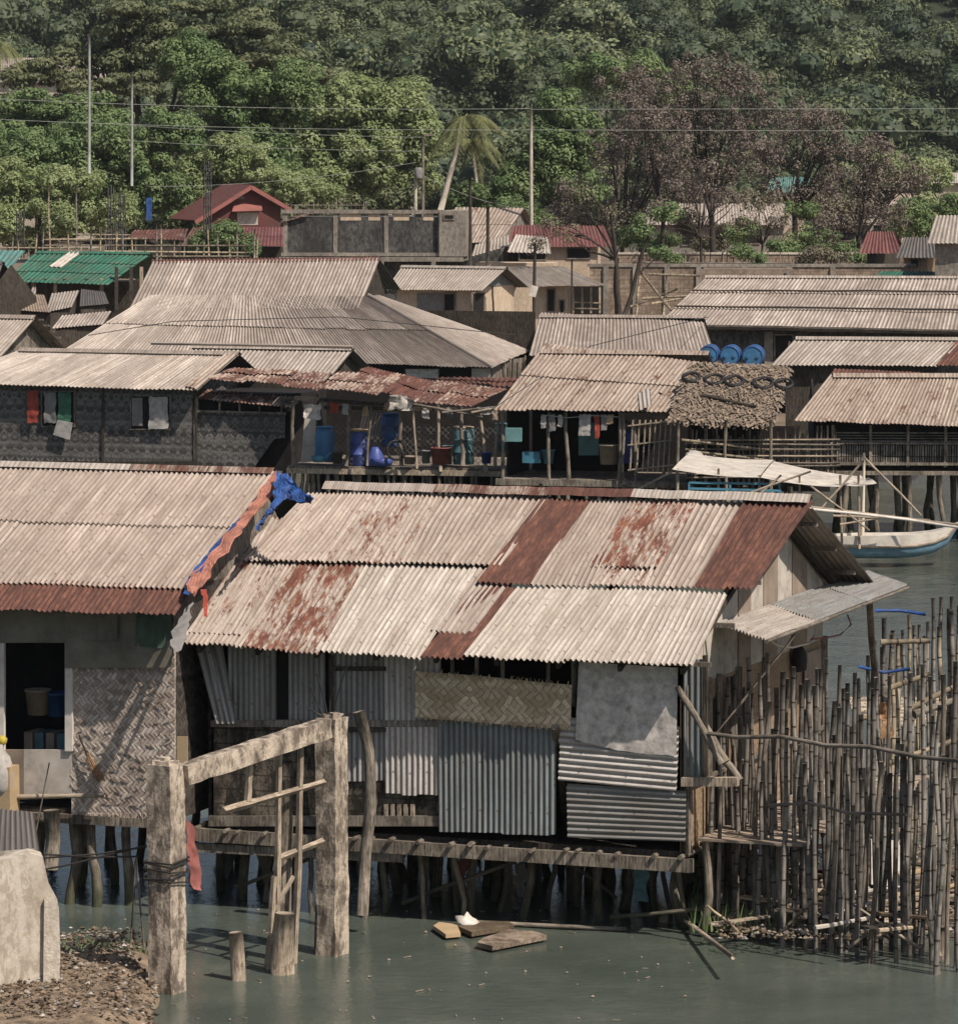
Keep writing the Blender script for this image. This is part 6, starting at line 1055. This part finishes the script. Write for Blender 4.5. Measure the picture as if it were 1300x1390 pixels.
m = MB(); hull(m, 0, [station(a, (b+c)/2-1, c, h) for a, b, c, h in St]); m.build('lower_hull', plain('hull_blue', (.13, .23, .29), .5, .3, 4, grime=.4), T, True)
m = MB(); up_ = []
for a, b, c, h in St:
    md = (b+c)/2-1; up_.append([WB_.hp(a, md)+WB_.n*h*1.0, WB_.hp(a, b)+WB_.n*(h*1.1), WB_.hp(a, b)+WB_.n*(h*1.0-.04)+EZ*0, WB_.hp(a, md)+WB_.n*(h*.8), WB_.hp(a, md)-WB_.n*(h*.8), WB_.hp(a, b)-WB_.n*(h*1.0-.04), WB_.hp(a, b)-WB_.n*(h*1.1), WB_.hp(a, md)-WB_.n*h])
hull(m, 0, up_); m.build('upper_hull', 'white', T)
m = MB(); m.tube([WB_.hp(a, (b+c)/2-1)+WB_.n*(h+.02) for a, b, c, h in St], .03, 5); m.build('stripe', 'wood_pale', T)
def bp(x, y, n=0): return WB_.hp(x, y, n)
for (pts, n) in (([(912, 637), (1030, 648), (1050, 624), (935, 615)], 0), ([(1032, 648), (1140, 661), (1172, 647), (1050, 626)], 0), ([(1142, 658), (1190, 656), (1178, 648), (1168, 645)], 0)):
    cc = [bp(pts[0][0], pts[0][1], .7), bp(pts[1][0], pts[1][1], .7), bp(pts[2][0], pts[2][1], -.7), bp(pts[3][0], pts[3][1], -.7)]; zt_ = (cc[0].z+cc[1].z)/2+.1
    cc = [PZ(p[0], p[1], cc[i].z if i < 2 else cc[1 if i == 2 else 0].z+.12) for i, p in enumerate(pts)]
    m = MB(); m.grid([[cc[0].lerp(cc[1], i/10).lerp(cc[3].lerp(cc[2], i/10), j/6)+EZ*(-.05*math.sin(i/10*math.pi)+.02*math.sin(j/6*3.14)) for j in range(7)] for i in range(11)], lambda i, j: (i, j), 11, 7, .5); o = m.build('canopy', 'pale_canvas', T, True)
for x in (920, 975, 1030, 1085, 1140, 1165): m = MB(); m.pole(bp(x+ru(-3, 3), 745, .5), bp(x, 645 if x > 1000 else 636, .5), .03, .03, .01); m.build('canopy_post', 'wood_pale', T, True)
m = MB(); m.pole(bp(1169, 750), bp(1173, 615), .05, .03, .01); m.build('mast', 'canvas', T, True)
for (a, b) in (((935, 655), (1060, 657)), ((935, 663), (1060, 666)), ((940, 670), (1055, 675)), ((935, 655), (935, 675)), ((990, 655), (992, 674)), ((1058, 655), (1058, 676))): m = MB(); m.beam(bp(*a, .55), bp(*b, .55), .05, .05); m.build('blue_rail', 'sea_blue', T)
for (a, b) in (((930, 700), (1100, 640)), ((1100, 660), (1180, 720)), ((1100, 688), (1300, 712)), ((1130, 700), (1262, 706)), ((1172, 625), (1115, 690)), ((1172, 620), (1250, 700)), ((1140, 712), (1215, 700)), ((1010, 690), (1060, 645))): m = MB(); m.pole(bp(*a, .9), bp(*b, .9), .028, .025, .02); m.build('rigging_pole', 'wood_pale', T, True)
m = MB(); m.tube([bp(1090, 690, 2.2), bp(1160, 697, 2.2), bp(1230, 705, 2.2), bp(1300, 716, 2.2)], .035, 7); m.build('outrigger', 'white', T, True)

# ------------------------------------------------------------------ YARD IN FRONT
YA = PZ(225, 1348, 0); YB = PZ(450, 1297, 0)
def post(label, px0, px1, pxr, pyt, base, lean, group, w_=.30):
    T = thing('concrete_post', label, 'post', base, group); a = math.radians(30); s_ = FPX/base.y; z1 = 10-(pyt-200)/s_; fw = (px1-px0)/s_/math.cos(a); sw = (pxr-px1)/s_/math.sin(a)
    F_ = Fr(PD(px0, pyt, base.y), 30); F_.o.z = 0; m = MB(); n = 26; P = []
    cor = [(0, 0), (fw, 0), (fw, sw), (0, sw)]
    ring = []
    for k in range(4):
        x0, y0 = cor[k]; x1, y1 = cor[(k+1) % 4]
        for j in range(5): t = j/5; ring.append((x0+(x1-x0)*t, y0+(y1-y0)*t))
    ring.append(ring[0])
    for i in range(n+1):
        z = -.4+(z1+.4)*i/n; row = []
        for (x, y) in ring: p = F_.w(x, y, z); o = mn.noise_vector(p*4.)*.018+mn.noise_vector(p*14.)*.009; row.append(p+V((o.x, o.y, 0)))
        P.append(row)
    m.grid(P, lambda i, j: (j*.1, i*.1), n+1, len(ring), .5)
    tp = P[-1]; m.poly(tp[:-1]+[], [(0, 0)]*(len(tp)-1), .5); 
    for _ in range(7): x, y = ru(.05, fw-.05), ru(.05, sw-.05); h = ru(.03, .09); F2 = Fr(F_.w(x, y, z1-.02), ru(0, 90)); m.box(F2, -.06, .06, -.05, .05, 0, h)
    m.build('shaft', 'conc', T); return T, F_, fw, sw, z1
TA, FA_, fwA, swA, zA = post('left concrete post, wider, wrapped with wires', 199, 232, 251, 1042, YA, 0, 'weathered concrete posts in the water')
TB, FB_, fwB, swB, zB = post('right concrete post, taller, with wires sprouting from its top', 428, 455, 472, 978, YB, 0, 'weathered concrete posts in the water')
m = MB(); pa = FA_.w(fwA*.7, swA*.5, zA); pa = PD(248, 1052, YA.y+.1); pb = PD(442, 988, YB.y-.2); n = 14; 
for k in range(n):
    a, b = pa.lerp(pb, k/n), pa.lerp(pb, (k+1)/n); 
P = []
ax = (pb-pa).normalized(); sdv = ax.cross(EZ).normalized(); upv = sdv.cross(ax)
for k in range(n+1):
    c = pa.lerp(pb, k/n); row = []
    for (u, v) in ((-.09, -.12), (.09, -.12), (.09, .0), (.09, .12), (-.09, .12), (-.09, .0), (-.09, -.12)): p = c+sdv*u+upv*v; row.append(p+mn.noise_vector(p*7)*.02)
    P.append(row)
m.grid(P, lambda i, j: (i*.1, j*.1), n+1, 7, .5); m.poly(P[0][:-1][::-1], [(0, 0)]*6); m.poly(P[-1][:-1], [(0, 0)]*6); m.build('timber_beam', 'conc', None, label='cracked pale beam sloping up between the two concrete posts', category='beam')
dm = lambda x: YA.y+(YB.y-YA.y)*(x-225)/225.
T = thing('timber_lattice', 'broken timber lattice hanging between the two concrete posts', 'lattice', PD(380, 1340, dm(380)))
for (x0, y0, x1, y1, w_) in ((375, 1340, 379, 1012, .07), (362, 1340, 372, 1190, .07), (398, 1340, 408, 1012, .07), (336, 1088, 340, 1028, .07), (303, 1101, 440, 1062, .075), (378, 1166, 438, 1142, .07), (372, 1235, 398, 1190, .05)):
    m = MB(); a, b = PD(x0, y0, dm(x0)), PD(x1, y1, dm(x1)); nn = 5; 
    for k in range(1): m.pole(a, b, w_*.62, w_*.55, .012, 8, 4)
    m.build('batten', 'wood_pale', T)
for (pts_, r, mt_, lb) in (([(492, 1242), (497, 1160), (503, 1090), (500, 1020), (488, 966)], .075, 'wood', 'curved grey log standing right of the taller concrete post'), ([(384, 1350), (384, 1200), (388, 1120), (383, 1060)], .10, 'stilt', 'dark log pile behind the timber lattice'), ([(384, 1345), (384, 1285), (386, 1240)], .14, 'wood_pale', 'thick cut stump at the foot of the lattice'), ([(324, 1345), (323, 1300), (321, 1266)], .10, 'wood_pale', 'short pointed stump between the concrete posts'), ([(433, 1300), (436, 1180), (434, 1000)], .06, 'wood', 'slim pole tied along the left side of the taller concrete post'), ([(70, 1180), (72, 1140), (70, 1100)], .1, 'stilt', 'thick post under the left end of the woven house')):
    d = dm(pts_[0][0])+(.4 if mt_ != 'wood_pale' else -.5); d = {492: 55.8, 384: d, 324: 52.6, 433: d, 70: 57.5}.get(pts_[0][0], d); m = MB(); m.tube([PD(x+ru(-1, 1), y, d) for x, y in pts_], [r*ru(.85, 1.15) for _ in pts_], 9); m.build('log', mt_, None, True, label=lb, category='log')
# wires round posts
m = MB()
for k in range(5):
    z = 1.35+k*.06; pts_ = [FA_.w(fwA/2+(fwA/2+.03)*sx, swA/2+(swA/2+.03)*sy, z+ru(-.05, .05)) for sx, sy in ((-1, -1), (1, -1), (1, 1), (-1, 1), (-1, -1))]; m.tube(pts_, .012, 5)
m.build('wire_wrapping', 'wire', None, label='dark wires wound round the left concrete post', category='wire')
for (pts_, lb) in (([(-20, 1167), (60, 1165), (130, 1160), (199, 1150)], 'upper cable from the left concrete post to the left edge'), ([(-20, 1195), (90, 1175), (199, 1148)], 'sagging cable from the left concrete post over the cream wall'), ([(60, 1160), (130, 1164), (190, 1163)], 'short level cable left of the left concrete post')):
    m = MB(); m.tube([PD(x, y, 52.2) for x, y in pts_], .012, 5); m.build('cable', 'wire', None, label=lb, category='cable')
m = MB()
for (x, y, x2, y2) in ((445, 975, 430, 915), (448, 976, 455, 925), (452, 975, 470, 905), (446, 976, 416, 960), (450, 976, 478, 968), (440, 976, 420, 930)): m.tube([PD(x, y, YB.y), PD((x+x2)/2+ru(-4, 4), (y+y2)/2, YB.y), PD(x2, y2, YB.y-.1)], .009, 4)
m.build('wire_stubs', 'wire', None, label='bent rusty wires sticking up from the taller concrete post', category='wire')
for (x0, y0, x1, y1, lb) in ((185, 1165, 196, 1290, 'thin stick leaning against the left concrete post'), (184, 1168, 177, 1290, 'pale thin stick standing left of the left concrete post'), (67, 1035, 43, 1160, 'dark long stick leaning below the woven house window')):
    m = MB(); m.pole(PD(x1, y1, 53.5 if x0 > 100 else 57.5), PD(x0, y0, 53.5 if x0 > 100 else 57.5), .012, .01, .01, 4, 5); m.build('stick', 'wood', None, True, label=lb, category='stick')
# cream wall lower left with corrugated scrap
Fc = Fr(PD(-20, 1310, 51), -10); Wc = Fc.fac(0); pts = [(-60, 1395), (84, 1395), (80, 1296), (78, 1222), (66, 1200), (58, 1163), (40, 1158), (-60, 1188)]
T = thing('cream_broken_wall', 'broken cream plaster wall in the lower left corner', 'wall', Wc.hp(20, 1390)); m = MB(); panel(m, Wc, pts, .35); m.build('masonry', 'cream', T)
m = MB(); panel(m, Wc, [(58, 1400), (76, 1400), (82, 1300), (80, 1232), (72, 1215), (60, 1222)], .3, .06); m.build('broken_edge', 'conc_l', T)
m = MB(); panel(m, PL(Wc.hp(0, 1180, -.4), Fc.ex, Fc.ey*.5+EZ*.5), [(-30, 1188), (58, 1164), (46, 1152), (-30, 1158)], .05); m.build('top_slab', 'conc_mid', T)
m = MB(); Ps = PL(PD(-10, 1155, 54.5), V((1, -.1, -.1)), V((.1, .8, .5))); corr(m, Ps, [(-.6, 0), (.6, 0), (.35, .8), (-.6, .8)], .076, .012, 8, 3); m.build('scrap_sheet', 'far_dark', None, label='dark corrugated scrap lying behind the cream wall', category='sheet')
def stone(mb, p, s_):
    a = ru(0, 3); r = [V((math.cos(a+k*1.57)*s_*ru(.5, 1.2), math.sin(a+k*1.57)*s_*ru(.5, 1.2), ru(-.2, .2)*s_)) for k in range(4)]; t, b = p+V((ru(-.3, .3)*s_, ru(-.3, .3)*s_, s_*ru(.3, .9))), p-EZ*s_*.5; sd = rnd()
    for k in range(4): mb.poly([p+r[k], p+r[(k+1) % 4], t], [(0, 0), (1, 0), (0, 1)], sd); mb.poly([p+r[(k+1) % 4], p+r[k], b], [(0, 0), (1, 0), (0, 1)], sd)
# mud bank left
m = MB(); P = []
for i in range(40):
    x = PD(-40+i*9, 1300, 53).x; row = []
    for j in range(26): y = 46+j*.36; e = (x-PD(205, 1300, 53).x); b = max(0, min(1, (1-max(0, e+.3)/1.0)))*max(0, min(1, (54.6-y+.25*fbm(x*1.3, 3))/1.4)); row.append(V((x, y, -.25+.5*b*b*(3-2*b)+.06*fbm(x*3, y*3)+.03*fbm(x*9, y*9))))
    P.append(row)
m.grid(P, lambda i, j: (i, j), 40, 26, .5); m.build('mud_bank', 'rubble', None, True, kind='structure')
m = MB()
for i in range(2200):
    px = ru(-20, 212); y = ru(49, 54.5); p = V((PD(px, 1300, y).x, y, .27+ru(-.05, .05) if px < 190 else .1+ru(-.1, .1))); s_ = ru(.012, .05); stone(m, p, s_)
m.build('rubble', 'rubble', None, label='small stones and trash scattered over the mud bank', category='rubble', kind='stuff')
m = MB()
for i in range(420): px = ru(60, 200); y = ru(53.2, 54.4); p = V((PD(px, 1300, y).x, y, .12)); e = p+V((ru(-.06, .06), ru(-.05, .05), ru(.05, .16))); w_ = V((.008, 0, 0)); m.poly([p-w_, p+w_, e], [(0, 0), (1, 0), (1, 1)])
m.build('grass', LG['bright'], None, label='thin grass tufts along the mud bank edge', category='grass', kind='stuff')
# floating debris
def raft(label, pts, mat, th=.05, n=0): 
    m = MB(); P = [PZ(x, y, .03) for x, y in pts]; 
    m.slab(P if (P[1]-P[0]).cross(P[2]-P[0]).z > 0 else P[::-1], EZ*th); return m.build('floating_board', mat, None, label=label, category='debris', group='floating debris by the stilts')
raft('pale floating board nearest the white plastic bag', [(588, 1262), (605, 1274), (625, 1272), (620, 1260), (596, 1257)], 'cardboard'); raft('long speckled floating board beside the white bag', [(622, 1264), (640, 1272), (698, 1262), (690, 1257), (640, 1257)], 'rubble', .06); raft('lower speckled floating mat', [(648, 1286), (668, 1291), (742, 1276), (722, 1270), (690, 1268), (655, 1280)], 'rubble', .06)
m = MB(); c = PZ(632, 1258, .05); m.lathe(c, V((.3, 0, 1)), [(.03, 0), (.1, .02), (.15, .04), (.14, .07), (.10, .11), (.07, .12), (.03, .17)], 14); m.v = [tuple(V(p)+mn.noise_vector(V(p)*14)*.06) for p in m.v]; m.build('plastic_bag', 'white', None, True, label='crumpled white plastic bag on the floating boards', category='bag')
m = MB(); m.tube([PZ(640, 1252, .03), PZ(760, 1258, .04), PZ(850, 1262, .03)], .03, 6); m.build('floating_pole', 'wood', None, True, label='long brown pole floating at the foot of the stilts', category='pole')
m = MB(); m.tube([PZ(930, 1250, .1), PZ(995, 1300, .3)], .03, 6); m.build('driftwood', 'wood_pale', None, True, label='pale stick slanting out of the water left of the bamboo fence', category='stick')
hang2 = MB(); cloth(hang2, [PD(252, 1115, 56.5), PD(254, 1160, 56.5), PD(262, 1205, 56.5)], [PD(262, 1120, 56.5), PD(270, 1165, 56.6), PD(272, 1208, 56.5)], 4, .04); hang2.build('pink_rag', 'pink', None, True, label='long pink rag hanging behind the left concrete post', category='rag')

# ------------------------------------------------------------------ BAMBOO FENCE, right
T = thing('bamboo_fence', 'tall ragged grey bamboo pole fence standing in the water at lower right', 'fence', PZ(1130, 1290, 0))
def fpole(x0, y0, x1, y1, z=None, r=.036, mt_='bamboo', TT=None, sid=None, dd=0):
    a = PZ(x0, y0, -.3); b = PD(x1, y1, a.y+ru(-.2, .2)+dd); m = MB(); m.pole(a, b, r*ru(.8, 1.15), r*ru(.6, .9), ru(.008, .034), 9, 8, sid); m.build('pole', mt_, TT or T, True)
top = [(930, 925), (968, 900), (985, 905), (998, 930), (1016, 905), (1030, 915), (1041, 900), (1062, 925), (1078, 910), (1096, 925), (1108, 918), (1122, 905), (1140, 915), (1150, 935), (1160, 920), (1180, 935), (1190, 930), (1207, 925), (1236, 915), (1262, 930), (1280, 925), (1296, 900), (1252, 905)]
for i, (x, y) in enumerate(top[1:]):
    b = 1278+(x-965)*.16+ru(-8, 20); fpole(x+ru(-9, 6), b, x, y-ru(0, 16), sid=rnd()*.9, mt_='bamboo' if rnd() < .8 else 'wood')
for i in range(50): x = 962+i*6.8+ru(-6, 6); fpole(x+ru(-10, 6), 1285+(x-965)*.18+ru(-12, 16), x+ru(-6, 10), ru(930, 1090), r=.034, sid=rnd(), mt_='bamboo' if rnd() < .7 else 'wood')
for i in range(24): x = 955+i*9; fpole(x+ru(-5, 5), 1276+ru(-10, 14), x+ru(-8, 8), ru(905, 1010), r=.04, sid=ru(.3, 1))
for i in range(7): x = 960+i*6.5; fpole(x+ru(-3, 3), 1282+ru(-10, 10), x+ru(-7, 7), ru(985, 1070), r=.045, sid=ru(.3, 1), mt_='wood')
for (pts_, r) in (([(950, 994), (1000, 1001), (1060, 1000), (1120, 1012), (1180, 1014), (1250, 1028), (1310, 1034)], .027), ([(1040, 1094), (1100, 1090), (1150, 1104), (1230, 1106)], .02)):
    m = MB(); m.tube([PD(x, y, PZ(x, 1285+(x-965)*.17, 0).y+.12) for x, y in pts_], r, 7, True, .8); m.build('rail', 'wood', T, True)
for (a, b) in (((985, 1035), (925, 925)), ((1005, 1060), (945, 990)), ((1240, 970), (1310, 945))): m = MB(); m.pole(PD(*a, 55.2), PD(*b, 55.6), .05, .035, .05, 7, 8); m.build('brace', 'wood', T, True)
T = thing('inner_bamboo_fence', 'paler second bamboo fence behind the first, stepping up to the right edge', 'fence', PZ(1240, 1150, 0))
for i in range(27):
    x = 1178+i*5.1+ru(-2, 2); t = (x-1178)/130; fpole(x+ru(-3, 3), 1175-t*20, x+ru(-3, 3), (840-25*t if i in (4, 11, 17, 20, 23, 26) else 880-50*t)+ru(-12, 14), r=.036, TT=T, mt_='bamboo_l' if rnd() < .45 else 'bamboo', sid=rnd()*.7, dd=.3)
for (a, b) in (((1195, 872), (1262, 870)), ((1205, 935), (1262, 915)), ((1230, 965), (1310, 925)), ((1195, 1040), (1310, 1000))): m = MB(); m.pole(PD(*a, 61), PD(*b, 61), .04, .035, .02, 6, 7); m.build('rail', 'bamboo_l', T, True)
m = MB(); m.tube([PD(1188, 829, 64), PD(1222, 829, 64), PD(1256, 834, 64)], .026, 7); m.build('blue_pipe', 'tarp_blue', None, True, label='upper blue pipe lashed across behind the inner bamboo fence', category='pipe')
m = MB(); m.tube([PD(1165, 905, 63), PD(1200, 913, 63), PD(1235, 908, 63)], .024, 7); m.build('blue_pipe', 'tarp_blue', None, True, label='lower blue pipe right of the tan woven side wall', category='pipe')
hang('hanging_cloth', 1196, 950, 12, 50, 'straw', 'orange brown cloth draped on the fence right of the tan side wall', 'cloth', PL(PD(1196, 950, 60), V((1, 0, 0)), EZ), 0, .08)
# walkway and platform behind the fence
Fw = Fr(R.w(6.9, .3, 0), 21); T = thing('plank_walkway', 'reddish plank walkway on stilts along the tan woven side wall', 'walkway', Fw.w(.5, 2, 0))
for i in range(22): m = MB(); m.box(Fw, -.1, 1.15+ru(-.1, .15), i*.3, i*.3+.26, 1.22+ru(0, .02), 1.26); m.build('plank', 'wood_pale' if i % 3 else 'board_b', T)
for i in range(5):
    for x in (0, 1.): m = MB(); m.pole(Fw.w(x, i*1.5, -.5), Fw.w(x, i*1.5, 1.22), .06, .05, .05, 5, 7); m.build('stilt', 'stilt', T, True)
T = thing('drying_platform', 'slatted bamboo platform stretching to the right edge behind both fences', 'platform', PD(1260, 950, 66)); Fd = Fr(PD(1215, 1010, 66), -4); Fd.o.z = 0; zd = PD(1215, 985, 66).z
for i in range(26): m = MB(); m.pole(Fd.w(-.3+ru(-.1, .1), i*.13, zd), Fd.w(3.4, i*.13, zd+ru(-.02, .02)), .035, .03, .01, 4, 6, rnd()*.4); m.build('slat', 'bamboo_l' if i % 3 else 'bamboo', T, True)
for i in range(6): m = MB(); m.pole(Fd.w(i*.6, .1+(i % 2)*2.6, -.5), Fd.w(i*.6, .1+(i % 2)*2.6, zd-.04), .06, .05, .03, 5, 7); m.build('stilt', 'stilt', T, True)
# mud and trash inside the fence
m = MB(); P = []
for i in range(34):
    x = 2.55+i*.17; row = []
    for j in range(30): y = 55.2+j*.2; b = max(0, min(1, (y-55.4)/.8))*max(0, min(1, (x-2.6)/.7))*max(0, min(1, (60.3-y)/.8)); row.append(V((x, y, -.22+.42*b+.10*b*fbm(x*2, y*2)+.04*fbm(x*8, y*8))))
    P.append(row)
m.grid(P, lambda i, j: (i, j), 34, 30, .5); m.build('mud_flat', 'rubble', None, True, kind='structure')
for i in range(80):
    px, py = ru(975, 1300), ru(1110, 1262); c = PZ(px, py, ru(.2, .5)); m = MB(); a = ru(-.9, .9); L_ = ru(.2, .75); dr = V((math.cos(a), math.sin(a), ru(-.12, .18))); mt_ = random.choice(['wood_pale', 'wood', 'board', 'rubble', 'bamboo_l', 'wood_dark', 'cardboard'])
    if rnd() < .55: m.pole(c-dr*L_, c+dr*L_, .03, .025, .03, 4, 6); nm = 'scrap_pole'
    else: m.beam(c-dr*L_*.6, c+dr*L_*.6, ru(.08, .2), .025); nm = 'scrap_plank'
    m.build(nm, mt_, None, label='weathered scrap pole or plank among the trash behind the bamboo fence', category='scrap wood', group='scrap wood behind the bamboo fence')
m = MB()
for i in range(2600): px, py = ru(968, 1300), ru(1140, 1275); p = PZ(px, py, .22); stone(m, p, ru(.012, .055))
m.build('trash', 'rubble', None, label='pale trash and shells littering the mud behind the bamboo fence', category='trash', kind='stuff')
m = MB()
for i in range(500): px, py = ru(940, 1080), ru(1180, 1270); p = PZ(px, py, .1); e = p+V((ru(-.1, .1), ru(-.08, .08), ru(.1, .4))); w_ = V((.014, 0, 0)); m.poly([p-w_, p+w_, e], [(0, 0), (1, 0), (1, 1)])
m.build('weeds', LG['mid'], None, label='green weeds at the foot of the bamboo fence', category='weeds', kind='stuff')
m = MB(); q0 = PD(1180, 1200, 57.5); m.slab([q0, q0+V((.55, .3, -.1)), q0+V((.4, .5, .5)), q0+V((.02, .3, .55))], V((.02, -.05, .0))); m.build('board', 'board', None, label='grey slab tipped up behind the bamboo fence', category='board')
# haze
HZ = Mt('haze'); pv = HZ.n('ShaderNodeVolumePrincipled'); pv.inputs['Color'].default_value = (.80, .88, .95, 1); pv.inputs['Density'].default_value = .00006; oo = HZ.n('ShaderNodeOutputMaterial'); HZ.t.links.new(pv.outputs[0], oo.inputs[1]); M['haze'] = HZ.m
m = MB(); m.box(Fr(V((0, 0, 0)), 0), -920, 920, -8, 1290, -3, 330); 
m.build('haze', 'haze', None, kind='stuff', label='thin bluish air haze', category='haze')
# ------------------------------------------------------------------ small clutter
m = MB()
for i in range(150):
    px, py = ru(80, 960), ru(1215, 1385); p = PZ(px, py, .012); stone(m, p, ru(.008, .03)) if rnd() < .75 else m.beam(p, p+V((ru(-.1, .1), ru(-.1, .1), 0)), .012, .008)
m.build('floating_litter', 'board_b', None, label='bits of leaf and litter floating on the water by the stilts', category='litter', kind='stuff')
for i, (x, y0, y1, yy) in enumerate(((300, 1115, 1195, 2.2), (352, 1130, 1200, 1.4), (540, 1150, 1200, 2.), (620, 1165, 1215, 1.), (700, 1170, 1220, 1.2), (862, 1168, 1225, .8))):
    m = MB(); A = [hit(x+ru(-3, 3), y0+(y1-y0)*t/3, R.w(0, yy, 0), R.ey) for t in range(4)]; B_ = [hit(x+14+ru(-4, 4), y0+(y1-y0)*t/3, R.w(0, yy, 0), R.ey) for t in range(4)]; cloth(m, A, B_, 3, .05, 5)
    m.build('hanging_rag', ['grey', 'board_b', 'wood_dark', 'pink', 'grey', 'teal'][i], None, True, label='tattered rag snagged among the stilts under the tin roof house', category='rag', group='rags snagged under the tin roof house')
for i in range(34):
    m = MB(); x = .1+i*.195+ru(-.1, .1); yy = ru(.15, 5.5); m.pole(R.w(x+ru(-.25, .25), yy+ru(-.2, .2), -.5), R.w(x, yy, 1.0), ru(.03, .05), ru(.028, .04), .08, 6, 7); m.build('stilt', 'wood' if i % 2 else 'stilt', H, True)
# extra stilts and junk along the middle row
TT_ = [o for o in COL.objects if o.name == 'rusty_terrace_shed'][0]
for i in range(26):
    x = 398+i*11.5+ru(-4, 4); m = MB(); m.pole(WT.hp(x+ru(-4, 4), 690, -.1), WT.hp(x, 638, .02), ru(.04, .07), .045, .06, 4, 6); m.build('stilt', 'wood' if i % 3 == 0 else 'stilt', TT_, True)
for i, (x0, y0, x1, y1) in enumerate(((690, 640, 760, 585), (930, 690, 985, 640), (1130, 560, 1128, 660), (868, 570, 862, 640), (1075, 690, 1100, 640), (560, 556, 566, 636), (504, 552, 498, 632), (640, 560, 720, 546))):
    m = MB(); m.pole(WT.hp(x0, y0, .5 if x0 < 800 else 1.5), WT.hp(x1, y1, .5 if x0 < 800 else 1.5), .035, .03, .03, 5, 6); m.build('loose_pole', 'wood_pale' if i % 2 else 'wood', None, True, label='loose slender pole propped among the middle row of stilt houses', category='pole', group='loose poles in the middle row')
k_items = [(458, 629, .14, .3, 'wood_dark', 'dark pail between the left blue barrel and the cloth topped drum'), (556, 630, .16, .22, 'board_b', 'brown basin right of the bicycle tyre'), (578, 629, .12, .35, 'grey', 'grey pail left of the pale pink tub'), (660, 629, .14, .3, 'blue_v', 'blue pail right of the teal drum'), (760, 633, .13, .22, 'sea_blue', 'small blue basin under the long white shirt')]
for (x, y, r, h, mt_, lb) in k_items: bucket(x, y, WT.hp(x, y).y-.1, r, h, mt_, lb)
for i, (x, w, h, mt_) in enumerate(((606, 8, 16, 'grey'), (573, 9, 14, 'pale_cloth'), (668, 8, 20, 'board_b'), (492, 8, 12, 'cardboard'))): hang('hanging_cloth', x, 553, w, h, mt_, ['small grey rag under the beam left of the teal drum', 'small pale rag under the beam right of the dark blue barrel', 'brown rag under the beam above the green drum', 'tan rag under the beam above the cloth topped drum'][i], 'rag', WT, .1, .05)
# yard: ragged reeds and offcuts at the fence foot
for i in range(26):
    px, py = ru(985, 1300), ru(1225, 1300); c = PZ(px, py, .12); dr = V((ru(-1, 1), ru(-.3, .3), ru(-.05, .5))).normalized(); m = MB(); m.pole(c, c+dr*ru(.4, 1.), .022, .016, .04, 5, 6); m.build('scrap_pole', random.choice(['wood_pale', 'bamboo_l', 'wood']), None, True, label='weathered scrap pole or plank among the trash behind the bamboo fence', category='scrap wood', group='scrap wood behind the bamboo fence')
# ------------------------------------------------------------------ camera, light, world
cam = bpy.data.cameras.new('camera'); co = bpy.data.objects.new('camera', cam); COL.objects.link(co); sc.camera = co
co.location = CAM; co.rotation_euler = (math.pi/2-TILT, 0, 0); cam.sensor_fit = 'HORIZONTAL'; cam.sensor_width = 36; cam.lens = 36*FPX/1300; cam.clip_start = 1; cam.clip_end = 5000
SX = V((.70, -.70, 1.22)); el = math.atan2(SX.z, math.hypot(SX.x, SX.y)); az = math.atan2(SX.x, SX.y)
L = bpy.data.lights.new('sun', 'SUN'); L.energy = 5.; L.angle = math.radians(.5); L.color = (1, .91, .81); lo = bpy.data.objects.new('sun', L); COL.objects.link(lo); lo.rotation_euler = SX.to_track_quat('Z', 'Y').to_euler(); lo.location = (20, 20, 60)
W = bpy.data.worlds.new('World'); sc.world = W; W.use_nodes = True; nt = W.node_tree; bg = nt.nodes['Background']; sk = nt.nodes.new('ShaderNodeTexSky'); sk.sky_type = 'NISHITA'; sk.sun_disc = False
sk.sun_elevation = el; sk.sun_rotation = az; sk.dust_density = 2.; nt.links.new(sk.outputs[0], bg.inputs[0]); bg.inputs[1].default_value = .08
sc.view_settings.view_transform = 'Standard'; sc.view_settings.look = 'None'; sc.view_settings.exposure = .16; sc.view_settings.gamma = 1
sc.cycles.max_bounces = 6; sc.cycles.diffuse_bounces = 3; sc.cycles.transparent_max_bounces = 6
